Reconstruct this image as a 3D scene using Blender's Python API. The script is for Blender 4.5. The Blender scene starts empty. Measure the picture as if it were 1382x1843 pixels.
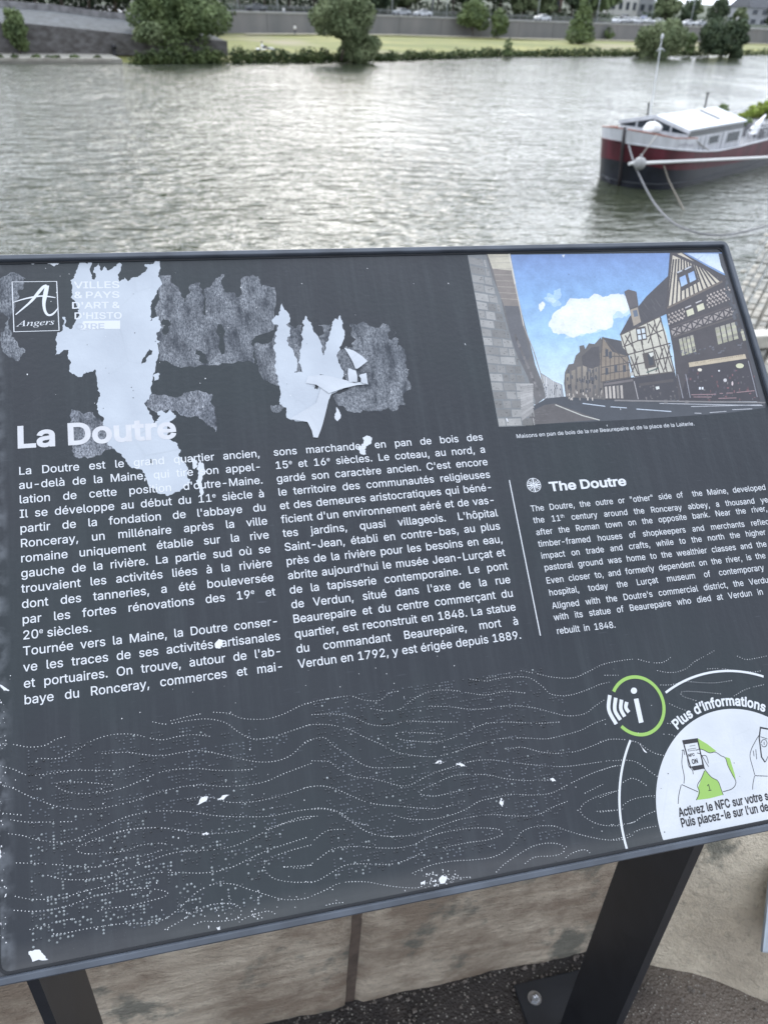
import bpy, bmesh, math, random, os
import numpy as np
from mathutils import Vector, Matrix
from mathutils.geometry import tessellate_polygon, delaunay_2d_cdt
random.seed(7)
rng = np.random.default_rng(7)
SC = bpy.context.scene
COL = SC.collection

# ---------------------------------------------------------------- camera
# world: metres, origin at the camera, X along the board, Y over the river, Z up
FPX = 1409.2
CAM_R = Matrix(((0.97330715, 0.09023012, -0.21102541),
                (-0.22543966, 0.54819930, -0.80539089),
                (0.04301347, 0.83146621, 0.55390774)))
cd = bpy.data.cameras.new('camera')
cam = bpy.data.objects.new('camera', cd)
COL.objects.link(cam)
cam.matrix_world = CAM_R.to_4x4()
cd.sensor_fit = 'VERTICAL'
cd.sensor_height = 24.0
cd.lens = 24.0 * FPX / 1843.0
cd.clip_start = 0.02
cd.clip_end = 3000
cd.dof.use_dof = True
cd.dof.focus_distance = 0.74
cd.dof.aperture_fstop = cd.lens / 2.8
SC.camera = cam

# ---------------------------------------------------------------- sky and sun
SUN_EL, SUN_AZ = 28.0, 8.0
world = bpy.data.worlds.new('World')
SC.world = world
world.use_nodes = True
wn, wl = world.node_tree.nodes, world.node_tree.links
wn.clear()
sky = wn.new('ShaderNodeTexSky')
sky.sky_type = 'NISHITA'
sky.sun_disc = False
sky.sun_elevation = math.radians(SUN_EL)
sky.sun_rotation = math.radians(SUN_AZ)
sky.air_density = 1.0
sky.dust_density = 4.0
sky.ozone_density = 1.2
tc = wn.new('ShaderNodeTexCoord')
nz = wn.new('ShaderNodeTexNoise')
nz.inputs['Scale'].default_value = 2.2
nz.inputs['Detail'].default_value = 5
wl.new(tc.outputs['Generated'], nz.inputs['Vector'])
cr = wn.new('ShaderNodeValToRGB')
cr.color_ramp.elements[0].position = 0.35
cr.color_ramp.elements[0].color = (6.7, 7.3, 8.4, 1)
cr.color_ramp.elements[1].position = 0.68
cr.color_ramp.elements[1].color = (9.8, 10.4, 11.4, 1)
wl.new(nz.outputs['Fac'], cr.inputs['Fac'])
# an overcast sky is brighter on the side of the hidden sun
_e, _a = math.radians(SUN_EL), math.radians(SUN_AZ)
dt = wn.new('ShaderNodeVectorMath'); dt.operation = 'DOT_PRODUCT'
dt.inputs[1].default_value = (math.sin(_a) * math.cos(_e), math.cos(_a) * math.cos(_e), math.sin(_e))
wl.new(tc.outputs['Generated'], dt.inputs[0])
mr = wn.new('ShaderNodeMapRange'); mr.interpolation_type = 'SMOOTHSTEP'
mr.inputs['From Min'].default_value = -0.10; mr.inputs['From Max'].default_value = 1.0
mr.inputs['To Min'].default_value = 1.9; mr.inputs['To Max'].default_value = 4.6
wl.new(dt.outputs['Value'], mr.inputs['Value'])
vm = wn.new('ShaderNodeVectorMath'); vm.operation = 'SCALE'
wl.new(cr.outputs['Color'], vm.inputs[0]); wl.new(mr.outputs[0], vm.inputs['Scale'])
mx = wn.new('ShaderNodeMix')
mx.data_type = 'RGBA'
mx.inputs[0].default_value = 0.75
wl.new(sky.outputs['Color'], mx.inputs[6])
wl.new(vm.outputs['Vector'], mx.inputs[7])
bg = wn.new('ShaderNodeBackground')
bg.inputs['Strength'].default_value = 0.105
wl.new(mx.outputs[2], bg.inputs['Color'])
wo = wn.new('ShaderNodeOutputWorld')
wl.new(bg.outputs['Background'], wo.inputs['Surface'])

sd = bpy.data.lights.new('sun', 'SUN')
sd.energy = 0.9
sd.angle = math.radians(20)
sd.color = (1.0, 0.96, 0.9)
sun = bpy.data.objects.new('sun', sd)
COL.objects.link(sun)
_el, _az = math.radians(SUN_EL), math.radians(SUN_AZ)
sdir = Vector((math.sin(_az) * math.cos(_el), math.cos(_az) * math.cos(_el), math.sin(_el)))
sun.rotation_euler = sdir.to_track_quat('Z', 'Y').to_euler()

SC.view_settings.view_transform = 'Standard'
SC.view_settings.look = 'None'
SC.view_settings.exposure = -0.04
SC.view_settings.gamma = 1.0
SC.view_settings.use_curve_mapping = False
SC.cycles.use_denoising = True
SC.cycles.max_bounces = 6

# ---------------------------------------------------------------- measuring helpers
def ray(px, py):
    v = CAM_R @ Vector(((px - 691.0) / FPX, -(py - 921.5) / FPX, -1.0))
    return v
def at_z(px, py, z):
    r = ray(px, py); return r * (z / r.z)
def at_y(px, py, y):
    r = ray(px, py); return r * (y / r.y)

# board frame: origin = start of the first text line
B_O = Vector((-0.31710535, -0.03215107, 0.68)) * (0.75 / 0.68)   # in camera axes x right, y down, z forward
B_O = CAM_R @ Vector((B_O.x, -B_O.y, -B_O.z))
_t = math.radians(90 - 50.2185)
B_X = Vector((1, 0, 0))
B_Y = Vector((0, math.cos(_t), math.sin(_t)))
B_N = B_X.cross(B_Y)
B_M = Matrix((B_X, B_Y, B_N)).transposed()
B_MAT = Matrix.Translation(B_O) @ B_M.to_4x4()
def bp(px, py):
    """photo pixel -> coordinates on the face of the board"""
    r = ray(px, py)
    t = B_O.dot(B_N) / r.dot(B_N)
    q = r * t - B_O
    return (q.dot(B_X), q.dot(B_Y))
def crop(ox, oy, s):
    return lambda x, y: bp(ox + x / s, oy + y / s)

# ---------------------------------------------------------------- materials
MATS = {}
def nodes_of(m):
    m.use_nodes = True
    return m.node_tree.nodes, m.node_tree.links, m.node_tree.nodes['Principled BSDF']
def mat(name, col, rough=0.6, metal=0.0, vary=0.0, scale=8.0, bump=0.0, bscale=None, spec=0.5, col2=None, coord='Object', detail=4, stretch=None, bdist=0.01):
    if name in MATS: return MATS[name]
    m = bpy.data.materials.new(name); MATS[name] = m
    n, l, b = nodes_of(m)
    b.inputs['Roughness'].default_value = rough
    b.inputs['Metallic'].default_value = metal
    b.inputs['Specular IOR Level'].default_value = spec
    b.inputs['Base Color'].default_value = (*col, 1)
    t = n.new('ShaderNodeTexCoord'); src = t.outputs[coord]
    if stretch:
        mp = n.new('ShaderNodeMapping'); mp.inputs['Scale'].default_value = stretch
        l.new(src, mp.inputs['Vector']); src = mp.outputs['Vector']
    if vary > 0 or col2:
        z = n.new('ShaderNodeTexNoise'); z.inputs['Scale'].default_value = scale; z.inputs['Detail'].default_value = detail
        l.new(src, z.inputs['Vector'])
        r = n.new('ShaderNodeValToRGB')
        r.color_ramp.elements[0].position = 0.32; r.color_ramp.elements[1].position = 0.68
        c2 = col2 if col2 else tuple(min(1, c * (1 + vary)) for c in col)
        c1 = col if col2 else tuple(c * (1 - vary) for c in col)
        r.color_ramp.elements[0].color = (*c1, 1); r.color_ramp.elements[1].color = (*c2, 1)
        l.new(z.outputs['Fac'], r.inputs['Fac']); l.new(r.outputs['Color'], b.inputs['Base Color'])
    if bump > 0:
        z2 = n.new('ShaderNodeTexNoise'); z2.inputs['Scale'].default_value = bscale or scale * 4; z2.inputs['Detail'].default_value = 5
        l.new(src, z2.inputs['Vector'])
        bn = n.new('ShaderNodeBump'); bn.inputs['Strength'].default_value = bump; bn.inputs['Distance'].default_value = bdist
        l.new(z2.outputs['Fac'], bn.inputs['Height']); l.new(bn.outputs['Normal'], b.inputs['Normal'])
    return m

def ramp2(n, l, fac, p0, p1, c0=(0, 0, 0, 1), c1=(1, 1, 1, 1)):
    r = n.new('ShaderNodeValToRGB')
    r.color_ramp.elements[0].position = p0; r.color_ramp.elements[1].position = p1
    r.color_ramp.elements[0].color = c0; r.color_ramp.elements[1].color = c1
    l.new(fac, r.inputs['Fac']); return r.outputs['Color']
def mixc(n, l, fac, a, b_):
    x = n.new('ShaderNodeMix'); x.data_type = 'RGBA'
    if hasattr(fac, 'links'): l.new(fac, x.inputs[0])
    else: x.inputs[0].default_value = fac
    for s, k in ((a, 6), (b_, 7)):
        if hasattr(s, 'links'): l.new(s, x.inputs[k])
        else: x.inputs[k].default_value = (*s, 1)
    return x.outputs[2]
def noise(n, l, src, scale, detail=4, stretch=None, w=None, rough=.5):
    if stretch:
        mp = n.new('ShaderNodeMapping'); mp.inputs['Scale'].default_value = stretch
        l.new(src, mp.inputs['Vector']); src = mp.outputs['Vector']
    z = n.new('ShaderNodeTexNoise'); z.inputs['Scale'].default_value = scale; z.inputs['Detail'].default_value = detail
    z.inputs['Roughness'].default_value = rough
    if w is not None:
        z.noise_dimensions = '4D'; z.inputs['W'].default_value = w
    l.new(src, z.inputs['Vector']); return z.outputs['Fac']
def math_n(n, l, op, a, b_=None):
    x = n.new('ShaderNodeMath'); x.operation = op
    for s, k in ((a, 0), (b_, 1)):
        if s is None: continue
        if hasattr(s, 'links'): l.new(s, x.inputs[k])
        else: x.inputs[k].default_value = s
    return x.outputs[0]

def board_material():
    m = bpy.data.materials.new('board_print'); n, l, b = nodes_of(m)
    t = n.new('ShaderNodeTexCoord').outputs['Object']
    big = ramp2(n, l, noise(n, l, t, 6, 4), .35, .7)
    c = mixc(n, l, big, (.016, .020, .027), (.022, .026, .033))
    spk = ramp2(n, l, noise(n, l, t, 900, 2), .70, .76)       # faint pale dust
    spk2 = ramp2(n, l, noise(n, l, t, 9, 4, w=3.1), .45, .75)
    f = math_n(n, l, 'MULTIPLY', spk, spk2)
    f = math_n(n, l, 'MULTIPLY', f, .5)
    c = mixc(n, l, f, c, (.25, .27, .3))
    scr = ramp2(n, l, noise(n, l, t, 40, 3, stretch=(1, 9, 1), w=1.), .66, .72)
    scr = math_n(n, l, 'MULTIPLY', scr, .10)
    c = mixc(n, l, scr, c, (.2, .22, .26))
    drip = math_n(n, l, 'MULTIPLY', ramp2(n, l, noise(n, l, t, 9, 5, stretch=(7, .5, 1), w=11., rough=.7), .48, .72), .16)
    c = mixc(n, l, drip, c, (.10, .12, .13))
    teal = ramp2(n, l, noise(n, l, t, 4, 3, w=14.), .48, .62)
    c = mixc(n, l, math_n(n, l, 'MULTIPLY', teal, .45), c, (.016, .027, .030))
    sep = n.new('ShaderNodeSeparateXYZ'); l.new(t, sep.inputs[0])
    # pale grime along the foot and the left edge of the sheet
    yb = n.new('ShaderNodeMapRange'); l.new(sep.outputs['Y'], yb.inputs['Value'])
    yb.inputs['From Min'].default_value = -.405; yb.inputs['From Max'].default_value = -.43
    yb.inputs['To Min'].default_value = 0; yb.inputs['To Max'].default_value = .4
    c = mixc(n, l, math_n(n, l, 'MULTIPLY', yb.outputs[0], noise(n, l, t, 30, 4, stretch=(.3, 3, 1))), c, (.22, .21, .2))
    xb = n.new('ShaderNodeMapRange'); l.new(sep.outputs['X'], xb.inputs['Value'])
    xb.inputs['From Min'].default_value = -.009; xb.inputs['From Max'].default_value = -.020
    xb.inputs['To Min'].default_value = 0; xb.inputs['To Max'].default_value = .5
    c = mixc(n, l, math_n(n, l, 'MULTIPLY', xb.outputs[0], ramp2(n, l, noise(n, l, t, 60, 5, w=2.), .45, .7)), c, (.28, .3, .33))
    l.new(c, b.inputs['Base Color'])
    b.inputs['Specular IOR Level'].default_value = .42
    rr = ramp2(n, l, noise(n, l, t, 14, 5, w=5.), .3, .7, (.26, .26, .26, 1), (.42, .42, .42, 1))
    l.new(rr, b.inputs['Roughness'])
    h1 = noise(n, l, t, 170, 3)
    bn = n.new('ShaderNodeBump'); bn.inputs['Strength'].default_value = .5; bn.inputs['Distance'].default_value = .0006
    l.new(h1, bn.inputs['Height']); l.new(bn.outputs['Normal'], b.inputs['Normal'])
    return m
M_BOARD = board_material()

def paper_material(name, c0, c1, fiber=0.0, rough=.75):
    m = bpy.data.materials.new(name); n, l, b = nodes_of(m)
    t = n.new('ShaderNodeTexCoord').outputs['Object']
    f = ramp2(n, l, noise(n, l, t, 25, 6), .3, .7)
    c = mixc(n, l, f, c0, c1)
    if fiber > 0:
        s = ramp2(n, l, noise(n, l, t, 420, 6, stretch=(1.5, .7, 1), rough=.85), .40, .60)
        s = math_n(n, l, 'MULTIPLY', s, math_n(n, l, 'MULTIPLY', ramp2(n, l, noise(n, l, t, 55, 6, stretch=(1.6, .6, 1), w=3., rough=.7), .36, .56), fiber))
        c = mixc(n, l, s, (.030, .036, .047), c)
    vo = n.new('ShaderNodeTexVoronoi'); vo.feature = 'DISTANCE_TO_EDGE'; vo.inputs['Scale'].default_value = 16; l.new(t, vo.inputs['Vector'])
    cre = math_n(n, l, 'MULTIPLY', ramp2(n, l, vo.outputs['Distance'], .0, .02, (1, 1, 1, 1), (0, 0, 0, 1)), ramp2(n, l, noise(n, l, t, 12, 3, w=8.), .5, .62))
    spk = ramp2(n, l, noise(n, l, t, 330, 2, w=6.), .74, .78)
    dirt = math_n(n, l, 'MAXIMUM', math_n(n, l, 'MULTIPLY', cre, .12), math_n(n, l, 'MULTIPLY', spk, .5))
    c = mixc(n, l, dirt, c, (.14, .15, .17))
    l.new(c, b.inputs['Base Color']); b.inputs['Roughness'].default_value = rough
    bn = n.new('ShaderNodeBump'); bn.inputs['Strength'].default_value = .35; bn.inputs['Distance'].default_value = .0005
    l.new(noise(n, l, t, 300, 4), bn.inputs['Height']); l.new(bn.outputs['Normal'], b.inputs['Normal'])
    return m
M_STICK = paper_material('torn_sticker_paper', (.395, .43, .48), (.46, .50, .55))
M_STICK2 = paper_material('curled_sticker_paper', (.48, .51, .55), (.56, .585, .62))
M_RESID = paper_material('glue_residue', (.20, .215, .24), (.36, .38, .41), fiber=1.0)
M_RESID2 = paper_material('scuffed_residue', (.24, .26, .30), (.55, .57, .62), fiber=.9)
M_WHITE = mat('white_print', (.60, .62, .65), .5)
M_TITLE = mat('heading_print', (.53, .535, .56), .5, vary=.05, scale=90)
M_DOT = mat('raised_white_dot', (.66, .67, .69), .4)
M_BRAILLE = mat('braille_bump', (.055, .062, .074), .22, vary=.7, scale=45)
M_GREEN = mat('lime_green_print', (.26, .44, .10), .5)
M_BLACK = mat('black_print', (.02, .02, .025), .5)
M_DISC = paper_material('white_disc_print', (.50, .525, .555), (.58, .60, .625))
M_FRAME = mat('slate_powder_coat', (.068, .080, .100), .38, vary=.28, scale=22, bump=.15, bscale=400, bdist=.001)
M_FRAME2 = mat('dark_gasket', (.012, .014, .018), .5)
M_LEG = mat('dark_leg_paint', (.016, .018, .023), .42, vary=.15, scale=30, bump=.1, bscale=300, bdist=.001)
M_STEEL = mat('bolt_steel', (.45, .46, .48), .3, metal=1, vary=.2, scale=60)
M_PLATE = mat('galvanised_plate', (.42, .47, .53), .42, metal=.6, vary=.12, scale=30)

# ---------------------------------------------------------------- object helpers
def link(o, parent=None):
    COL.objects.link(o)
    if parent: o.parent = parent
    return o
def mesh_obj(name, verts, faces, m=None, parent=None, smooth=False, mw=None):
    me = bpy.data.meshes.new(name)
    me.from_pydata([tuple(v) for v in verts], [], faces); me.update()
    if m:
        for k in (m if isinstance(m, (list, tuple)) else [m]): me.materials.append(k)
    if smooth: me.polygons.foreach_set('use_smooth', [True] * len(me.polygons))
    o = bpy.data.objects.new(name, me)
    if mw is not None: o.matrix_world = mw
    return link(o, parent)
def empty(name, loc=(0, 0, 0), mw=None):
    o = bpy.data.objects.new(name, None); o.empty_display_size = .1
    if mw is not None: o.matrix_world = mw
    else: o.location = loc
    return link(o)
def tag(o, label=None, cat=None, group=None, kind=None):
    if label: o['label'] = label
    if cat: o['category'] = cat
    if group: o['group'] = group
    if kind: o['kind'] = kind
    return o

class MB:
    """collects geometry for one mesh"""
    def __init__(s): s.v = []; s.f = []; s.mi = []
    def add(s, vs, fs, k=0):
        b = len(s.v); s.v += [tuple(v) for v in vs]; s.f += [tuple(i + b for i in f) for f in fs]; s.mi += [k] * len(fs)
        return s
    def box(s, a, b, k=0, bev=0):
        x0, y0, z0 = a; x1, y1, z1 = b
        if bev <= 0:
            return s.add([(x0, y0, z0), (x1, y0, z0), (x1, y1, z0), (x0, y1, z0), (x0, y0, z1), (x1, y0, z1), (x1, y1, z1), (x0, y1, z1)],
                         [(0, 3, 2, 1), (4, 5, 6, 7), (0, 1, 5, 4), (1, 2, 6, 5), (2, 3, 7, 6), (3, 0, 4, 7)], k)
        bm = bmesh.new(); bmesh.ops.create_cube(bm, size=1)
        for v in bm.verts: v.co = Vector(((x0 + x1) / 2 + v.co.x * (x1 - x0), (y0 + y1) / 2 + v.co.y * (y1 - y0), (z0 + z1) / 2 + v.co.z * (z1 - z0)))
        bmesh.ops.bevel(bm, geom=bm.edges[:], offset=bev, segments=2, profile=.7, affect='EDGES')
        bm.verts.index_update()
        s.add([v.co.copy() for v in bm.verts], [[v.index for v in f.verts] for f in bm.faces], k); bm.free(); return s
    def prism(s, pts, z0, z1, k=0):
        n = len(pts)
        s.add([(x, y, z0) for x, y in pts] + [(x, y, z1) for x, y in pts],
              [tuple(range(n - 1, -1, -1)), tuple(range(n, 2 * n))] + [(i, (i + 1) % n, n + (i + 1) % n, n + i) for i in range(n)], k); return s
    def tube(s, pts, r, n=8, k=0, caps=True):
        pts = [Vector(p) for p in pts]; rs = r if isinstance(r, (list, tuple)) else [r] * len(pts)
        vs = []; up = Vector((.13, .21, .97))
        for i, p in enumerate(pts):
            d = (pts[min(i + 1, len(pts) - 1)] - pts[max(i - 1, 0)]).normalized()
            if abs(d.dot(up)) > .97: u = d.cross(Vector((1, 0, 0))).normalized()
            else: u = d.cross(up).normalized()
            w = d.cross(u)
            for j in range(n):
                a = 2 * math.pi * j / n; vs.append(p + (u * math.cos(a) + w * math.sin(a)) * rs[i])
        fs = [(i * n + j, i * n + (j + 1) % n, (i + 1) * n + (j + 1) % n, (i + 1) * n + j) for i in range(len(pts) - 1) for j in range(n)]
        if caps: fs += [tuple(range(n - 1, -1, -1)), tuple((len(pts) - 1) * n + j for j in range(n))]
        return s.add(vs, fs, k)
    def ball(s, c, r, k=0, nu=10, nv=7, sc=(1, 1, 1)):
        vs = []; fs = []
        for i in range(nv + 1):
            th = math.pi * i / nv
            for j in range(nu):
                a = 2 * math.pi * j / nu
                vs.append((c[0] + r * sc[0] * math.sin(th) * math.cos(a), c[1] + r * sc[1] * math.sin(th) * math.sin(a), c[2] + r * sc[2] * math.cos(th)))
        for i in range(nv):
            for j in range(nu): fs.append((i * nu + j, (i + 1) * nu + j, (i + 1) * nu + (j + 1) % nu, i * nu + (j + 1) % nu))
        return s.add(vs, fs, k)
    def build(s, name, m, parent=None, smooth=False, mw=None):
        o = mesh_obj(name, s.v, s.f, m, parent, smooth, mw)
        if isinstance(m, (list, tuple)): o.data.polygons.foreach_set('material_index', s.mi)
        return o

def lerp(a, b, t): return a + (b - a) * t
def poly_area(p): return .5 * sum(p[i][0] * p[(i + 1) % len(p)][1] - p[(i + 1) % len(p)][0] * p[i][1] for i in range(len(p)))
def _winding(px_, py_, loops):
    w = 0
    for lp in loops:
        x0, y0 = lp[-1]
        for x1, y1 in lp:
            if y0 <= py_:
                if y1 > py_ and (x1 - x0) * (py_ - y0) - (px_ - x0) * (y1 - y0) > 0: w += 1
            elif y1 <= py_ and (x1 - x0) * (py_ - y0) - (px_ - x0) * (y1 - y0) < 0: w -= 1
            x0, y0 = x1, y1
    return w
def fill2d(loops):
    """triangles of a nonzero-winding fill, overlaps and crossings resolved"""
    xs = [p[0] for lp in loops for p in lp]; ys = [p[1] for lp in loops for p in lp]
    sc_ = 1 / max(max(xs) - min(xs), max(ys) - min(ys), 1e-9); ox, oy = min(xs), min(ys)
    L = [[((x - ox) * sc_, (y - oy) * sc_) for x, y in lp] for lp in loops]
    V = []; E = []
    for lp in L:
        b0 = len(V); V += [Vector(p) for p in lp]; E += [(b0 + i, b0 + (i + 1) % len(lp)) for i in range(len(lp))]
    v, e, f, _, _, _ = delaunay_2d_cdt(V, E, [], 0, 1e-7)
    out = []
    for t in f:
        a_, b_, c_ = (v[i] for i in t)
        if abs((b_ - a_).cross(c_ - a_)) < 1e-10: continue
        if _winding((a_.x + b_.x + c_.x) / 3, (a_.y + b_.y + c_.y) / 3, L) != 0:
            out.append(tuple(t) if (b_ - a_).cross(c_ - a_) > 0 else (t[0], t[2], t[1]))
    return [(p.x / sc_ + ox, p.y / sc_ + oy) for p in v], out
def tess(loops, z, mb, k=0):
    big = loops[0] if poly_area(loops[0]) > 0 else loops[0][::-1]
    v, f = fill2d([big] + [h if poly_area(h) < 0 else h[::-1] for h in loops[1:]])
    used = sorted({i for t in f for i in t}); re_ = {j: i for i, j in enumerate(used)}
    mb.add([(v[j][0], v[j][1], z) for j in used], [tuple(re_[i] for i in t) for t in f], k)
def spline(pts, step):
    """Catmull-Rom through pts resampled at equal step"""
    P = [Vector((p[0], p[1])) for p in pts]; P = [P[0] * 2 - P[1]] + P + [P[-1] * 2 - P[-2]]
    out = []
    for i in range(1, len(P) - 2):
        a, b, c, d = P[i - 1:i + 3]
        for j in range(12):
            t = j / 12; out.append(.5 * ((2 * b) + (c - a) * t + (2 * a - 5 * b + 4 * c - d) * t * t + (3 * b - a - 3 * c + d) * t ** 3))
    out.append(P[-2])
    res = [out[0]]; acc = 0
    for i in range(1, len(out)):
        L = (out[i] - out[i - 1]).length
        while acc + L >= step and L > 1e-9:
            q = out[i - 1].lerp(out[i], (step - acc) / L); res.append(q); out[i - 1] = q; L = (out[i] - q).length; acc = 0
        acc += L
    return [(p.x, p.y) for p in res]
def ribbon(mb, pts, w, z, k=0, closed=False):
    n = len(pts); ws = w if isinstance(w, (list, tuple)) else [w] * n
    vs = []
    for i in range(n):
        a = pts[(i - 1) % n] if closed else pts[max(i - 1, 0)]; b = pts[(i + 1) % n] if closed else pts[min(i + 1, n - 1)]
        dx, dy = b[0] - a[0], b[1] - a[1]; L = math.hypot(dx, dy) or 1
        nx, ny = -dy / L * ws[i] / 2, dx / L * ws[i] / 2
        vs += [(pts[i][0] - nx, pts[i][1] - ny, z), (pts[i][0] + nx, pts[i][1] + ny, z)]
    m = n if closed else n - 1
    mb.add(vs, [(2 * i, 2 * ((i + 1) % n), 2 * ((i + 1) % n) + 1, 2 * i + 1) for i in range(m)], k)
def torn(pts, amp, depth=3, seed=1):
    """roughen a closed outline the way torn paper breaks"""
    r = random.Random(seed); P = list(pts)
    for d in range(depth):
        Q = []
        for i in range(len(P)):
            a, b = P[i], P[(i + 1) % len(P)]; L = math.hypot(b[0] - a[0], b[1] - a[1])
            Q.append(a)
            if L > .0016:
                o = r.gauss(0, 1) * min(amp, L * .14); nx, ny = -(b[1] - a[1]) / (L + 1e-9), (b[0] - a[0]) / (L + 1e-9)
                t = r.uniform(.35, .65); Q.append((lerp(a[0], b[0], t) + nx * o, lerp(a[1], b[1], t) + ny * o))
        P = Q
    return P

# ---------------------------------------------------------------- lettering
FONT = None
try:
    FONT = bpy.data.fonts.load(os.path.join(bpy.utils.system_resource('DATAFILES', path='fonts'), 'Inter.woff2'))
except Exception:
    FONT = None
_gl = {}
def _outline(s, font):
    cu = bpy.data.curves.new('glyph', 'FONT'); cu.body = s; cu.size = 1
    if font: cu.font = font
    o = bpy.data.objects.new('glyph', cu); COL.objects.link(o)
    c = o.to_curve(bpy.context.evaluated_depsgraph_get(), apply_modifiers=False)
    loops = []
    for sp in c.splines:
        bz = sp.bezier_points; lp = []
        n = len(bz)
        for i in range(n):
            a, b = bz[i], bz[(i + 1) % n]
            p0, p1, p2, p3 = a.co, a.handle_right, b.handle_left, b.co
            straight = (p1 - p0).cross(p3 - p0).length < 1e-6 and (p2 - p0).cross(p3 - p0).length < 1e-6
            k = 1 if straight else 3
            for j in range(k):
                t = j / k
                q = p0 * (1 - t) ** 3 + p1 * 3 * t * (1 - t) ** 2 + p2 * 3 * t * t * (1 - t) + p3 * t ** 3
                lp.append((q.x, q.y))
        cl = []
        for q in lp:
            if not cl or math.hypot(q[0] - cl[-1][0], q[1] - cl[-1][1]) > 1e-4: cl.append(q)
        if len(cl) > 2 and math.hypot(cl[0][0] - cl[-1][0], cl[0][1] - cl[-1][1]) < 1e-4: cl.pop()
        if len(cl) > 2: loops.append(cl)
    o.to_curve_clear(); bpy.data.objects.remove(o); bpy.data.curves.remove(cu)
    return loops
def _maxx(loops): return max(p[0] for lp in loops for p in lp)
def glyph(ch, font='f'):
    if (ch, font) in _gl: return _gl[(ch, font)]
    F = FONT if font == 'f' else None
    if ('#', font) not in _gl:
        H = _outline('H', F); HH = _outline('HH', F)
        adv = _maxx(HH) - _maxx(H); cap = max(p[1] for lp in H for p in lp)
        _gl[('#', font)] = (adv, cap)
    advH, cap = _gl[('#', font)]
    H = _outline('H', F)
    adv = _maxx(_outline('H' + ch + 'H', F)) - _maxx(H) - advH
    lp = _outline(ch, F) if ch != ' ' else []
    r = ([[(x / cap, y / cap) for x, y in q] for q in lp], adv / cap)
    _gl[(ch, font)] = r
    return r
def inside(p, lp):
    c = False; n = len(lp)
    for i in range(n):
        a, b = lp[i], lp[(i + 1) % n]
        if (a[1] > p[1]) != (b[1] > p[1]) and p[0] < (b[0] - a[0]) * (p[1] - a[1]) / (b[1] - a[1]) + a[0]: c = not c
    return c
def offset_loop(lp, d):
    if abs(d) < 1e-9: return lp
    n = len(lp); out = []
    for i in range(n):
        a, b, c = lp[i - 1], lp[i], lp[(i + 1) % n]
        e1 = (b[0] - a[0], b[1] - a[1]); e2 = (c[0] - b[0], c[1] - b[1])
        l1 = math.hypot(*e1) or 1; l2 = math.hypot(*e2) or 1
        n1 = (e1[1] / l1, -e1[0] / l1); n2 = (e2[1] / l2, -e2[0] / l2)
        mx_, my_ = n1[0] + n2[0], n1[1] + n2[1]; q = mx_ * mx_ + my_ * my_
        k = min(2 / q if q > 1e-3 else 1, 1.6)
        out.append((b[0] + mx_ * k * d, b[1] + my_ * k * d))
    return out
_tri = {}
def glyph_tris(ch, bold, font):
    key = (ch, bold, font)
    if key in _tri: return _tri[key]
    loops, adv = glyph(ch, font)
    parts = []
    if loops:
        big = max(loops, key=lambda q: abs(poly_area(q))); sg = 1 if poly_area(big) > 0 else -1
        L = [offset_loop(q if sg > 0 else q[::-1], bold) for q in loops]
        v, f = fill2d(L)
        used = sorted({i for t in f for i in t}); re_ = {j: i for i, j in enumerate(used)}
        parts.append(([(v[j][0], v[j][1], 0) for j in used], [tuple(re_[i] for i in t) for t in f], 0))
    _tri[key] = (parts, adv); return _tri[key]
def word_width(w, sx, track=0, font='f'): return sum((glyph(c, font)[1] + track) * sx for c in w)
def put(mb, text, x, y, cap, sx, z, bold=0, ang=0, font='f', track=0, k=0, skew=0):
    """lay text along a baseline; returns the pen position"""
    ca, sa = math.cos(ang), math.sin(ang); pen = 0
    for ch in text:
        parts, adv = glyph_tris(ch, bold, font)
        for v, f, i in parts:
            vs = []
            for a, b, _ in v:
                u = pen + (a + skew * b) * cap * sx; w = b * cap
                vs.append((x + u * ca - w * sa, y + u * sa + w * ca, z + i * 3e-6))
            mb.add(vs, f, k)
        pen += (adv + track) * cap * sx
    return pen
def split_sup(w):
    """'11^e' -> [('11', normal), ('e', raised)]"""
    if '^' not in w: return [(w, 0)]
    a, b = w.split('^', 1); s = ''
    while b and b[0].isalpha(): s += b[0]; b = b[1:]
    return [(a, 0), (s, 1)] + ([(b, 0)] if b else [])
def wwidth(w, cap, sx, font='f'):
    return sum(word_width(t, sx, 0, font) * cap * (.58 if up else 1) for t, up in split_sup(w))
def put_line(mb, text, p0, p1, cap, sx, z, bold=0, font='f', k=0, justify=True, gap=.36, fit=None):
    ws = text.split(' '); tot = sum(wwidth(w, cap, sx, font) for w in ws)
    L = math.hypot(p1[0] - p0[0], p1[1] - p0[1]); ang = math.atan2(p1[1] - p0[1], p1[0] - p0[0])
    g = (L - tot) / (len(ws) - 1) if justify and len(ws) > 1 else gap * cap * sx
    if fit is not None and len(ws) > 1:                # widen or narrow the letters so that the word gap is `fit` caps
        sx2 = sx * (L - fit * cap * (len(ws) - 1)) / tot; tot *= sx2 / sx; sx = sx2; g = fit * cap
    if justify and len(ws) == 1: sx = sx * L / tot; g = 0
    if justify and len(ws) > 1 and g < .22 * cap:                      # too tight: condense the letters a little
        sx2 = sx * (L - .25 * cap * (len(ws) - 1)) / tot; tot *= sx2 / sx; sx = sx2
        g = (L - tot) / max(1, len(ws) - 1)
    pen = 0
    for w in ws:
        for t, up in split_sup(w):
            c = cap * (.58 if up else 1); dy = cap * .50 if up else 0
            adv = put(mb, t, p0[0] + math.cos(ang) * pen - math.sin(ang) * dy, p0[1] + math.sin(ang) * pen + math.cos(ang) * dy, c, sx, z, bold, ang, font, 0, k)
            pen += adv
        pen += g
    return g / cap

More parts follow.
